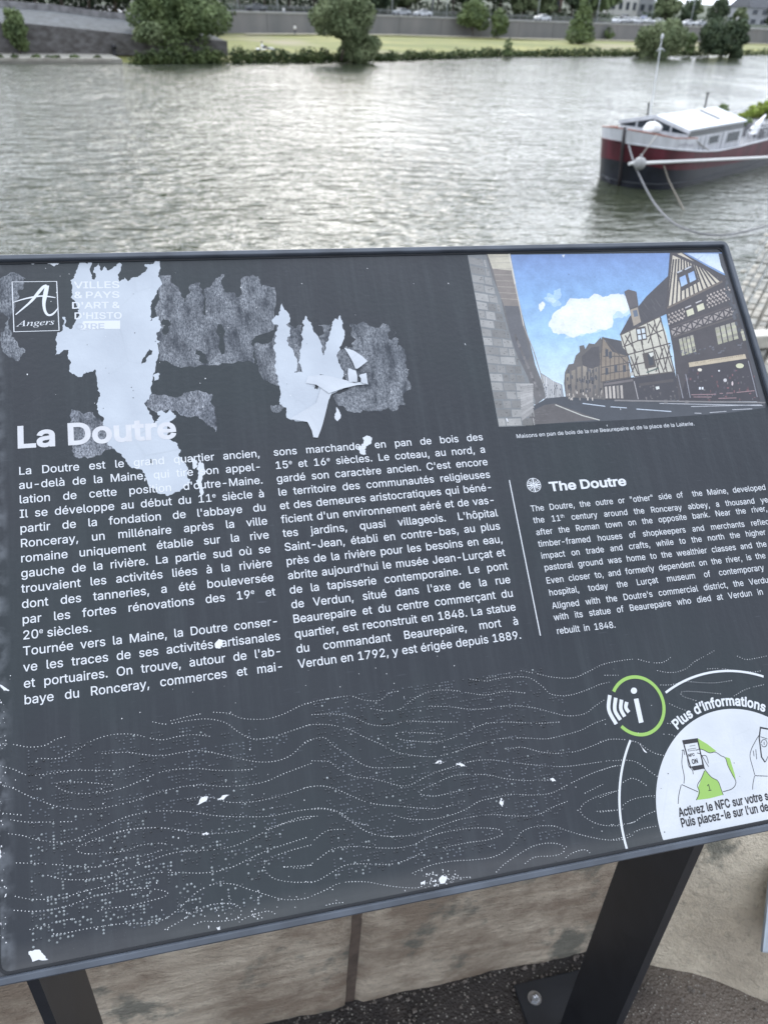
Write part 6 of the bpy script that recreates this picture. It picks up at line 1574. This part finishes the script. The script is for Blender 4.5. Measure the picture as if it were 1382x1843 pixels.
# ---------------------------------------------------------------- people
def figure(joints, bones, radii, matfn, mats, name, label, loc, rotz=0, hair=None):
    """one continuous skinned body; joints in metres above the feet"""
    me = bpy.data.meshes.new('skeleton'); names = list(joints); me.from_pydata([joints[k] for k in names], [(names.index(a), names.index(b)) for a, b in bones], [])
    o = bpy.data.objects.new('skeleton', me); COL.objects.link(o)
    md = o.modifiers.new('skin', 'SKIN'); md.use_smooth_shade = True
    sv = me.skin_vertices[0].data if me.skin_vertices else None
    if sv is None:
        bpy.context.view_layer.objects.active = o; o.modifiers.clear(); o.modifiers.new('skin', 'SKIN'); sv = me.skin_vertices[0].data
    for i, k in enumerate(names): sv[i].radius = (radii[k], radii[k]); sv[i].use_root = (k == 'pelvis')
    s = o.modifiers.new('sub', 'SUBSURF'); s.levels = 1; s.render_levels = 1
    ev = o.evaluated_get(bpy.context.evaluated_depsgraph_get()); m2 = bpy.data.meshes.new_from_object(ev)
    bpy.data.objects.remove(o)
    p = empty(name, loc); p.rotation_euler.z = rotz; tag(p, label, 'person')
    b = bpy.data.objects.new('body', m2); link(b, p)
    m2.materials.clear()
    for k in mats: m2.materials.append(k)
    for f in m2.polygons: f.material_index = matfn(f.center); f.use_smooth = True
    h = joints['head']; mb = MB(); mb.ball((h[0], h[1] + .02, h[2] + .03), .118, 0, 10, 7, (1, 1.05, 1)); mb.build('hair', hair or mat('dark_hair', (.03, .022, .018), .6), p, True)
    return p
M_SKIN = mat('skin', (.45, .28, .20), .5); M_WSH = mat('white_shirt', (.78, .78, .80), .8); M_TR = mat('dark_trousers', (.05, .055, .08), .8); M_GSH = mat('grey_shirt', (.30, .31, .34), .8)
stand = dict(pelvis=(0, 0, .95), chest=(0, 0, 1.30), neck=(0, 0, 1.48), head=(0, -.02, 1.64), ls=(-.18, 0, 1.42), le=(-.26, .02, 1.15), lh=(-.25, -.08, .88), lf=(-.25, -.11, .78), rs=(.18, 0, 1.42), re=(.27, .02, 1.15), rh=(.24, -.12, .92), rf=(.24, -.16, .84), lk=(-.10, -.03, .50), la=(-.11, 0, .09), lt=(-.12, -.15, .04), rk=(.11, -.08, .50), ra=(.12, .06, .09), rt=(.12, -.09, .04))
bones = [('pelvis', 'chest'), ('chest', 'neck'), ('neck', 'head'), ('chest', 'ls'), ('ls', 'le'), ('le', 'lh'), ('lh', 'lf'), ('chest', 'rs'), ('rs', 're'), ('re', 'rh'), ('rh', 'rf'), ('pelvis', 'lk'), ('lk', 'la'), ('la', 'lt'), ('pelvis', 'rk'), ('rk', 'ra'), ('ra', 'rt')]
rad = dict(pelvis=.15, chest=.16, neck=.06, head=.105, ls=.07, le=.045, lh=.03, lf=.025, rs=.07, re=.045, rh=.03, rf=.025, lk=.07, la=.045, lt=.035, rk=.07, ra=.045, rt=.035)
def mf_st(c): return 2 if c.z > 1.5 or (abs(c.x) > .2 and c.z < 1.12) else (0 if c.z > .96 else 1)
p = at_z(531, 63, GR + .2); figure(stand, bones, rad, mf_st, [M_WSH, M_TR, M_SKIN], 'person', 'person in a white shirt walking along the foot of the far wall', p, .6)
sit = dict(stand); sit.update(pelvis=(0, 0, .14), chest=(0, .10, .50), neck=(0, .12, .66), head=(0, .10, .82), ls=(-.18, .10, .60), le=(-.26, .22, .34), lh=(-.24, .36, .08), lf=(-.24, .40, .04), rs=(.18, .10, .60), re=(.26, .02, .36), rh=(.16, -.20, .42), rf=(.14, -.26, .42), lk=(-.13, -.42, .40), la=(-.14, -.72, .08), lt=(-.14, -.84, .05), rk=(.13, -.45, .20), ra=(.14, -.86, .07), rt=(.14, -.96, .12))
def mf_si(c): return 2 if c.z > .70 or (abs(c.x) > .22 and c.z < .3 and c.y > .1) else (0 if c.y > -.08 and c.z > .2 else 1)
p = at_z(473, 88, GR + .05); figure(sit, bones, rad, mf_si, [M_WSH, M_TR, M_SKIN], 'person', 'person sitting upright at the left end of the picnic blanket', p, 1.2)
lie = dict(sit); lie.update(pelvis=(0, 0, .14), chest=(0, .34, .24), neck=(0, .48, .34), head=(0, .58, .44), ls=(-.18, .42, .30), le=(-.22, .60, .10), lh=(-.10, .72, .06), lf=(-.06, .78, .06), rs=(.18, .42, .32), re=(.24, .20, .22), rh=(.12, .02, .26), rf=(.08, -.04, .26), lk=(-.10, -.44, .13), la=(-.12, -.86, .07), rk=(.12, -.42, .30), ra=(.12, -.72, .07), lt=(-.12, -.90, .14), rt=(.12, -.84, .06))
p = at_z(486, 90, GR + .05); figure(lie, bones, rad, lambda c: 2 if c.y > .5 else (0 if c.y > .05 else 1), [M_GSH, M_WSH, M_SKIN], 'person', 'person lying back in white trousers on the picnic blanket', p, 1.9)
pb = at_z(482, 89, GR + .05); mb = MB(); q = random.Random(9); n_ = 8
mb.add([(lerp(-1.7, 1.7, i / n_), lerp(-.9, .9, j / n_), .02 + q.uniform(0, .05)) for j in range(n_ + 1) for i in range(n_ + 1)], [(j * 9 + i, j * 9 + i + 1, (j + 1) * 9 + i + 1, (j + 1) * 9 + i) for j in range(n_) for i in range(n_)])
o = mb.build('picnic_blanket', M_WSH, None, True); o.location = pb; tag(o, 'crumpled white blanket spread on the meadow under two people', 'blanket')
p = at_y(511, 24.5, wy(511) + .25); p.z = TZ + .26; seat = dict(sit); seat.update(lk=(-.12, -.40, .16), la=(-.12, -.46, -.28), lt=(-.12, -.58, -.32), rk=(.12, -.40, .16), ra=(.12, -.44, -.28), rt=(.12, -.56, -.32), lh=(-.2, -.1, .12), lf=(-.18, -.2, .14), le=(-.26, .06, .34))
figure(seat, bones, rad, mf_si, [M_WSH, M_GSH, M_SKIN], 'person', 'person in pale clothes sitting on the coping of the far wall', p, .2)

# ================================================================ THE BARGE
b_a = Vector((.83, .55, 0)).normalized(); b_p = Vector((-b_a.y, b_a.x, 0)); stemW = at_z(1114, 334.7, WATER)
BM = Matrix((b_a, b_p, Vector((0, 0, 1)))).transposed().to_4x4(); BM.translation = stemW; BI = BM.inverted()
barge = empty('barge', mw=BM); tag(barge, 'moored barge with a dark red band, black hull and white cabin roof', 'boat')
def Lc(px, py, y=None, z=None, x=None):
    r_ = ray(px, py); o_ = BI @ Vector((0, 0, 0)); d_ = BI.to_3x3() @ r_
    if y is not None: t_ = (y - o_.y) / d_.y
    elif z is not None: t_ = (z - o_.z) / d_.z
    else: t_ = (x - o_.x) / d_.x
    return o_ + d_ * t_
XS = [0, .12, .4, .8, 1.3, 1.9, 2.6, 3.3, 4.0, 5, 6.5, 8, 10, 12.5, 15, 18, 21, 24, 27, 29, 30]
HBD = [.15, .80, 1.42, 1.98, 2.30, 2.47, 2.56, 2.59, 2.6, 2.6, 2.62, 2.62, 2.62, 2.62, 2.62, 2.62, 2.6, 2.5, 2.2, 1.5, .6]      # half beam at deck
HBW = [.10, .62, 1.22, 1.78, 2.12, 2.32, 2.45, 2.52, 2.56, 2.58, 2.6, 2.6, 2.6, 2.6, 2.6, 2.6, 2.55, 2.4, 1.9, 1.1, .3]
ZG = lambda x: float(np.interp(x, [0, 1.3, 3.5, 6, 9, 15, 20, 27, 30], [2.36, 2.20, 1.94, 1.72, 1.66, 1.74, 1.85, 2.2, 2.5]))
ZR = lambda x: float(np.interp(x, [0, 1.4, 4, 8, 15, 30], [1.38, 1.10, .90, .76, .62, .8]))
ZB = lambda x: float(np.interp(x, [0, 1.3, 3.4], [3.06, 2.76, 2.62]))
def hb(x, z):
    g = float(np.interp(x, XS, HBD)); w = float(np.interp(x, XS, HBW)); t = z / max(.1, ZG(x)); return lerp(w, g, t)
def xoff(x, z): return x - .62 * max(0, z / 3) * max(0, 1 - x / 2.6)
def hull_band(name, m, zlo, zhi, xs, nz=3, inner=0, out=0):
    mb = MB()
    for s in (-1, 1):
        vs = []
        for x in xs:
            for j in range(nz + 1):
                z = lerp(zlo(x), zhi(x), j / nz); vs.append((xoff(x, z), s * (hb(x, z) + out), z))
        fs = []
        for i in range(len(xs) - 1):
            for j in range(nz):
                a = i * (nz + 1) + j; q = (a, a + nz + 1, a + nz + 2, a + 1); fs.append(q if s < 0 else q[::-1])
        mb.add(vs, fs)
        if inner:
            vi = [(xoff(x, z) + (.05 if x < .5 else 0), s * max(.01, hb(x, z) - inner), z) for x in xs for z in (zlo(x), zhi(x))]
            b0 = len(vs)
            mb.add(vi, [((2 * i + 1, 2 * i + 3, 2 * i + 2, 2 * i) if s < 0 else (2 * i, 2 * i + 2, 2 * i + 3, 2 * i + 1)) for i in range(len(xs) - 1)])
            tp = [(xoff(x, zhi(x)), s * hb(x, zhi(x)), zhi(x)) for x in xs]; ti = [(xoff(x, zhi(x)) + (.05 if x < .5 else 0), s * max(.01, hb(x, zhi(x)) - inner), zhi(x)) for x in xs]
            n_ = len(xs); mb.add(tp + ti, [((i, i + 1, n_ + i + 1, n_ + i) if s < 0 else (n_ + i, n_ + i + 1, i + 1, i)) for i in range(n_ - 1)])
    # close the stem
    x = xs[0]
    if x == 0:
        vs = [(xoff(0, lerp(zlo(0), zhi(0), j / nz)) - .02, s * hb(0, lerp(zlo(0), zhi(0), j / nz)), lerp(zlo(0), zhi(0), j / nz)) for j in range(nz + 1) for s in (-1, 1)]
        mb.add(vs, [(2 * j, 2 * j + 2, 2 * j + 3, 2 * j + 1) for j in range(nz)])
    return mb.build(name, m, barge, True)
M_HBLK = mat('hull_black', (.014, .016, .024), .38, vary=.4, scale=1.2, bump=.15, bscale=4, bdist=.02); M_HRED = mat('hull_red', (.080, .011, .020), .5, vary=.4, scale=1.4, stretch=(1, 1, .35), bump=.1, bscale=4, bdist=.02)
M_BWHT = mat('boat_white', (.58, .59, .62), .45, vary=.16, scale=1.8, stretch=(1, 1, .3)); M_BGL = mat('boat_glass', (.035, .045, .055), .12); M_DECK = mat('boat_deck', (.22, .22, .23), .7, vary=.2, scale=2); M_WOOD = mat('rail_wood', (.30, .12, .08), .5, vary=.2, scale=3); M_ROOFW = mat('cabin_roof_white', (.56, .59, .62), .42, vary=.08, scale=1.3)
hull_band('hull', M_HBLK, lambda x: -.7, ZR, XS, 4)
hull_band('red_band', M_HRED, ZR, ZG, XS, 3, out=.004)
XB = [x for x in XS if x < 3.4]
hull_band('bulwark', M_BWHT, ZG, ZB, XB, 2, inner=.08)
mb = MB()
for s in (-1, 1):
    mb = MB(); mb.tube([(xoff(x, ZB(x)) + (.03 if x < .1 else 0), s * (hb(x, ZB(x)) - .04), ZB(x) + .03) for x in XB], .045, 6); mb.build('cap_rail', M_WOOD, barge, True)
    mb = MB(); mb.tube([(xoff(x, ZG(x)), s * (hb(x, ZG(x)) + .01), ZG(x) + .02) for x in XS], .05, 6); mb.build('rubbing_strake', M_BWHT if s < 0 else M_HRED, barge, True)
mb = MB(); n_ = len(XS); mb.add([(xoff(x, ZG(x)), s * (hb(x, ZG(x)) - .02), ZG(x) - .06) for x in XS for s in (-1, 1)], [(2 * i, 2 * i + 2, 2 * i + 3, 2 * i + 1) for i in range(n_ - 1)]); mb.build('deck', M_DECK, barge)
mb = MB(); mb.tube([(-.72, 0, 3.20), (-.49, 0, 2.1), (-.17, 0, .6), (-.03, 0, -.4)], [.09, .10, .09, .08], 8); mb.build('stem_post', mat('stem_iron', (.03, .025, .028), .5), barge, True)
# chine rubbing line low on the bow
for s in (-1, 1):
    mb = MB(); mb.tube([(xoff(x, .28), s * (hb(x, .28) + .02), .28 + .04 * math.sin(x)) for x in XS if x < 16], .03, 5); mb.build('chine_line', mat('chine_grey', (.06, .066, .075), .6), barge, True)
# anchor at the far side of the stem
mb = MB(); ac = BI @ ((BM @ Lc(1103, 306, y=1.1)) * .985); mb.tube([ac, ac + Vector((-.1, -.05, -.35)), ac + Vector((-.12, -.1, -.75))], .07, 8); mb.tube([ac + Vector((-.45, .15, -.35)), ac + Vector((-.12, -.1, -.8)), ac + Vector((.25, -.35, -.4))], [.04, .09, .04], 8); mb.build('anchor', mat('anchor_iron', (.12, .12, .14), .5, metal=.5), barge, True)
# cabin
CX0, CX1, CY, ZE, ZRG = 2.85, 11.0, 2.18, 3.08, 3.62
mb = MB(); mb.box((CX0 + .1, -CY, 1.55), (CX1, CY, 2.64)); mb.build('cabin_wall', M_BWHT, barge)
mb = MB(); mb.box((CX0 + .14, -CY + .02, 2.645), (CX1 - .04, CY - .02, 3.04)); mb.build('window_band', mat('window_band_grey', (.10, .105, .11), .25, vary=.25, scale=2, stretch=(.4, 1, 6)), barge)
def roof_half(s):
    mb = MB(); y0 = s * (CY + .05)
    a = [(CX0 - .12, y0, ZE), (CX1 + .15, y0, ZE), (CX1 + .15, 0, ZRG), (CX0 - .12, 0, ZRG)]; b_ = [(x, y, z - .09) for x, y, z in a]
    f = [(0, 1, 2, 3), (7, 6, 5, 4), (0, 4, 5, 1), (3, 2, 6, 7), (0, 3, 7, 4), (1, 5, 6, 2)]
    mb.add(a + b_, f if s < 0 else [q[::-1] for q in f]); return mb.build('roof_panel', M_ROOFW, barge)
roof_half(-1); roof_half(1)
mb = MB(); mb.add([(CX0 + .0, -CY, 2.80), (CX0 + .0, CY, 2.80), (CX0, CY, ZE - .07), (CX0, 0, ZRG - .10), (CX0, -CY, ZE - .07)], [(0, 4, 3, 2, 1)]); mb.add([(CX1 - .02, -CY, 2.8), (CX1 - .02, CY, 2.8), (CX1 - .02, CY, ZE - .07), (CX1 - .02, 0, ZRG - .1), (CX1 - .02, -CY, ZE - .07)], [(0, 1, 2, 3, 4)]); o = mb.build('gable_glass', M_BGL, barge); o['kind'] = 'stuff'
for y0, z0, y1, z1 in ((-CY - .1, ZE - .05, 0, ZRG - .05), (0, ZRG - .05, CY + .1, ZE - .05)):
    mb = MB(); mb.add([(CX0 - .14, y0, z0 - .16), (CX0 - .14, y1, z1 - .16), (CX0 - .14, y1, z1 + .04), (CX0 - .14, y0, z0 + .04), (CX0 - .02, y0, z0 - .16), (CX0 - .02, y1, z1 - .16), (CX0 - .02, y1, z1 + .04), (CX0 - .02, y0, z0 + .04)], [(0, 3, 2, 1), (4, 5, 6, 7), (0, 1, 5, 4), (3, 7, 6, 2), (0, 4, 7, 3), (1, 2, 6, 5)]); mb.build('bargeboard', M_BWHT, barge)
mb = MB(); mb.box((CX0 - .06, -CY, 2.30), (CX0 + .08, CY, 2.83)); mb.build('front_sill', M_BWHT, barge)
for y in (-1.1, 0, 1.1): mb = MB(); mb.box((CX0 - .08, y - .05, 2.83), (CX0 + .02, y + .05, ZRG - .12 - abs(y) * .25)); mb.build('glazing_bar', M_BWHT, barge)
# dark joint between the roof hatches, handrail
mb = MB(); k = (ZRG - ZE) / (CY + .14)
mb.add([(8.2, -.15, ZRG - k * .15 + .03), (8.45, -.15, ZRG - k * .15 + .03), (8.45, -1.55, ZRG - k * 1.55 + .03), (8.2, -1.55, ZRG - k * 1.55 + .03), (8.2, -.15, ZRG - k * .15 - .05), (8.45, -.15, ZRG - k * .15 - .05), (8.45, -1.55, ZRG - k * 1.55 - .05), (8.2, -1.55, ZRG - k * 1.55 - .05)], [(3, 2, 1, 0), (0, 1, 5, 4), (1, 2, 6, 5), (2, 3, 7, 6), (3, 0, 4, 7)]); mb.build('hatch_joint', mat('joint_dark', (.08, .08, .085), .6), barge)
for xa, xb, za, zb in ((5.95, 7.25, 2.10, 2.50), (8.6, 10.4, 1.98, 2.52)):
    mb = MB(); mb.box((xa - .07, -CY - .035, za - .07), (xb + .07, -CY - .002, zb + .07), bev=.012); w_ = mb.build('window', M_BWHT, barge)
    mb = MB(); mb.box((xa, -CY - .05, za), (xb, -CY - .037, zb)); mb.build('pane', M_BGL, w_)
mb = MB(); 
for x in (3.9, 4.7, 5.4, 7.9): mb = MB(); mb.box((x, -CY - .06, 1.7), (x + .09, -CY - .003, 2.62)); mb.build('wall_batten', M_BWHT, barge)
# name smudge on the bulwark (not legible in the photograph)
mb = MB(); q = random.Random(4)
for i in range(9):
    xa = 1.55 + i * .16; w = .10; za = ZG(xa) + .24 + q.uniform(-.02, .02); hh = q.uniform(.08, .18)
    f_ = lambda x, z: (xoff(x, z), -(hb(x, z) + .03), z)
    mb.add([f_(xa, za), f_(xa + w, za), f_(xa + w, za + hh * .3), f_(xa, za + hh * .3)], [(0, 1, 2, 3)]); mb.add([f_(xa, za + hh * .5), f_(xa + w * .5, za + hh * .5), f_(xa + w * .5, za + hh), f_(xa, za + hh)], [(0, 1, 2, 3)])
o = mb.build('name_lettering', mat('faded_name', (.24, .22, .28), .6), barge); o['kind'] = 'stuff'
# white tarpaulin bundle on a windlass
wl_ = Lc(1171, 229, y=-.6); print('bundle', wl_)
mb = MB(); mb.box((wl_.x - .35, -1.1, ZG(1) - .1), (wl_.x + .45, .2, wl_.z - .28), bev=.05); mb.build('windlass', mat('windlass_dark', (.05, .05, .055), .5), barge)
bd = empty('tarpaulin_bundle', BM @ wl_); tag(bd, 'white tarpaulin bundle lying on the foredeck of the barge', 'bundle'); bd.rotation_euler.z = math.atan2(b_a.y, b_a.x)
mb = MB(); q = random.Random(3)
for c, r_, s_ in (((0, -.15, .02), .40, (1.0, 1.3, .72)), ((-.45, -.1, -.06), .30, (1.4, 1.1, .7)), ((.35, 0, -.05), .32, (1, 1.1, .75))): mb.ball(c, r_, 0, 14, 10, s_)
mb.v = [(x + .025 * math.sin(9 * y + 7 * z), y + .02 * math.sin(11 * x), z + .02 * math.sin(8 * x + 5 * y)) for x, y, z in mb.v]; o = mb.build('tarpaulin', mat('tarpaulin_white', (.80, .80, .80), .7), bd, True); o['kind'] = 'stuff'
# mast, spreader, posts
mbase = Lc(1168, 214, y=1.1); mtop = Lc(1191, 66, y=1.1)
print('mast', mbase, mtop)
mb = MB(); mb.tube([(mbase.x, 1.1, ZG(mbase.x)), mbase, mtop], [.035, .03, .022], 8); mast = mb.build('mast', mat('mast_alloy', (.55, .57, .60), .4, metal=.4), barge, True)
sp = Lc(1189, 88, y=1.1); mb = MB(); mb.tube([sp + Vector((-.38, .05, -.10)), sp + Vector((-.2, 0, .02)), sp, sp + Vector((.2, 0, .02)), sp + Vector((.38, -.05, -.10))], .022, 6); mb.build('spreader', MATS['mast_alloy'], mast, True)
mb = MB(); mb.ball(mtop, .09, 0, 8, 6, (1, 1, 1.8)); mb.build('masthead_light', M_BWHT, mast, True)
for (x0, y0), (x1, y1), yy, r_ in (((1165, 204), (1167, 187), 1.3, .05), ((1267, 196), (1273, 168), .2, .06)):
    a = Lc(x0, y0, y=yy); c = Lc(x1, y1, y=yy); mb = MB(); mb.tube([(a.x - .05, yy, 1.9), a, c], [r_, r_, r_ * .9], 8); mb.ball(c, r_ * 1.5, 0, 8, 5); mb.build('deck_post', mat('post_dark', (.03, .03, .035), .5), barge, True)
# aft clutter: railing, sloping white board, low house, plants in tubs
mb = MB(); mb.box((15.2, -1.9, 1.6), (24, 1.9, 2.5), bev=.05); mb.build('hold_cover', mat('hold_grey', (.20, .20, .21), .7), barge)
for y in (-2.3, 2.3):
    mb = MB(); mb.tube([(x, y, ZG(x) + .75) for x in np.linspace(11.4, 26, 12)], .03, 6); rr_ = mb.build('guard_rail', M_BWHT, barge, True)
    for x in np.linspace(11.4, 26, 9): mb = MB(); mb.tube([(x, y, ZG(x)), (x, y, ZG(x) + .76)], .028, 6); mb.build('stanchion', M_BWHT, rr_)
a = Lc(1352, 236, y=-1.4); c = Lc(1377, 207, y=-1.4)
mb = MB(); mb.tube([(a.x, -1.4, 1.6), a, c], [.30, .24, .06], 10); o = mb.build('folded_parasol', M_WSH, None, True); o.matrix_world = BM; tag(o, 'folded white parasol leaning on the barge deck behind the cabin', 'parasol')
q = random.Random(14)
def chair(px, py, y, rot, label):
    c = Lc(px, py, y=y); c.z = ZG(c.x) - .05; o = empty('deck_chair', BM @ c); o.rotation_euler.z = rot; tag(o, label, 'chair', 'white chairs behind the cabin')
    mb = MB(); mb.box((-.25, -.25, .42), (.25, .25, .46), bev=.01); mb.build('seat', M_WSH, o); mb = MB(); mb.add([(.24, -.25, .48), (.24, .25, .48), (.36, .25, .98), (.36, -.25, .98), (.27, -.25, .48), (.27, .25, .48), (.39, .25, .98), (.39, -.25, .98)], [(0, 1, 2, 3), (7, 6, 5, 4), (0, 3, 7, 4), (1, 5, 6, 2), (2, 6, 7, 3), (0, 4, 5, 1)]); mb.build('backrest', M_WSH, o)
    for sx in (-.22, .22):
        for sy in (-.22, .22): mb = MB(); mb.tube([(sx, sy, 0), (sx, sy, .43)], .018, 6); mb.build('leg', M_WSH, o)
chair(1350, 250, -1.9, .4, 'white deck chair nearest the barge cabin'); chair(1366, 246, -1.7, 1.4, 'white deck chair further aft beside the folded parasol')
for i, (px, py, y, h, key, lab) in enumerate(((1338, 212, .4, 1.7, G_YEL, 'yellow green bamboo in a tub nearest the barge cabin'), (1352, 205, .2, 2.1, G_YEL, 'tall yellow green bamboo second from the barge cabin'), (1364, 200, -.1, 2.4, G_YEL, 'tallest bamboo clump on the barge, with bare stems'), (1376, 204, -.4, 2.2, G_MID, 'darker green plant on the barge at the right edge'), (1290, 196, 1.4, 1.0, G_MID, 'small green pot plant seen over the barge roof'), (1330, 222, -.3, 1.0, G_MID, 'low leafy plant just behind the barge cabin end'))):
    c = Lc(px, py + 20, y=y); zb = 1.7; zt = Lc(px, py - 18 if h > 1.5 else py - 6, y=y).z; H = zt - zb
    o = empty('potted_plant', BM @ Vector((c.x, y, zb))); tag(o, lab, 'plant', 'plants in tubs on the barge')
    mb = MB(); mb.tube([(0, 0, 0), (0, 0, .42)], [.22, .30], 12); mb.build('tub', mat('plant_tub', (.10, .07, .055), .8), o)
    mb = MB()
    for k_ in range(6): a_ = q.uniform(0, 6.28); mb.tube([(.1 * math.cos(a_), .1 * math.sin(a_), .4), (.3 * math.cos(a_), .3 * math.sin(a_), H * .9)], .022, 5)
    s_ = mb.build('stems', mat('bamboo_stem', (.22, .25, .06), .6), o); s_['kind'] = 'stuff'
    V, F = leaves([((.35 * math.cos(k_ * 1.3), .35 * math.sin(k_ * 1.3), lerp(.5, H, (k_ + .5) / 6)), (.30, .30, H * .12)) for k_ in range(6)], 260, .18, 90 + i, .6); leaf_obj('leaves', V, F, key, o)
# round fender and white spar that holds the barge off the quay
fc_ = Lc(1151, 294, y=-2.55); fe = empty('ball_fender', BM @ fc_); tag(fe, 'grey ball fender hanging on the barge bow beside the white spar', 'fender'); print('fender', fc_)
mb = MB(); mb.ball((0, 0, 0), .33, 0, 16, 12); mb.tube([(0, 0, .3), (0, 0, .45)], .06, 8); mb.build('ball', mat('fender_grey', (.34, .34, .34), .6, vary=.15, scale=3), fe, True)
mb = MB(); t0 = Vector((0, 0, .4)); t1 = BI @ Vector((0, 0, 0)); tt = Vector(Lc(1181, 243, y=-2.1)) - fc_; tt = BM.to_3x3() @ tt; mb.tube([t0, t0.lerp(tt, .5), tt], .03, 6); mb.build('lanyard', mat('rope_grey', (.30, .29, .27), .9), fe, True)
P1 = BM @ Lc(1132, 294.5, y=-2.05); P2 = BM @ Lc(1382, 283.0, y=-3.6); P3 = P2 + (P2 - P1) * .35
mb = MB(); mb.tube([P1, P2, P3], .085, 12); o = mb.build('mooring_spar', mat('spar_white', (.74, .74, .73), .4)); tag(o, 'long white mooring spar lying along the red side of the barge', 'spar')
def rope(name, pts, r_, m, label):
    P = [ray(px, py) for px, py, _ in pts]; Q = [p_ * (z / p_.z) for p_, (_, _, z) in zip(P, pts)]
    # smooth
    S = []
    QQ = [Q[0] * 2 - Q[1]] + Q + [Q[-1] * 2 - Q[-2]]
    for i in range(1, len(QQ) - 2):
        a, b_, c, d = QQ[i - 1:i + 3]
        for j in range(8): t = j / 8; S.append(.5 * ((2 * b_) + (c - a) * t + (2 * a - 5 * b_ + 4 * c - d) * t * t + (3 * b_ - a - 3 * c + d) * t ** 3))
    S.append(Q[-1]); mb = MB(); mb.tube(S, r_, 7); o = mb.build(name, m, None, True); tag(o, label, 'rope')
M_ROPE = mat('mooring_rope_grey', (.21, .21, .22), .85, vary=.2, scale=6)
rope('mooring_rope', [(1131, 262, -6.62), (1140, 292, -7.2), (1155, 326, -7.8), (1172, 358, -8.35), (1190, 382, -8.55), (1212, 402, -8.72), (1240, 415, -8.82), (1270, 422, -8.88), (1300, 423.5, -8.9), (1335, 418, -8.88), (1382, 406, -8.75), (1430, 392, -8.55)], .048, M_ROPE, 'long pale mooring rope sagging from the barge stem to the right edge')
rope('mooring_rope', [(1194, 298, -7.6), (1202, 322, -8.2), (1213, 345, -8.6), (1223, 364, -8.85), (1232, 382, -9.08)], .045, mat('mooring_rope_brown', (.20, .18, .15), .85), 'shorter dull rope dropping from the barge side into the water')
rope('mooring_rope', [(1248, 248, -6.35), (1262, 262, -6.9), (1282, 275, -7.4), (1302, 288, -7.9)], .03, MATS['mooring_rope_brown'], 'thin taut line from the cabin corner to the white spar')
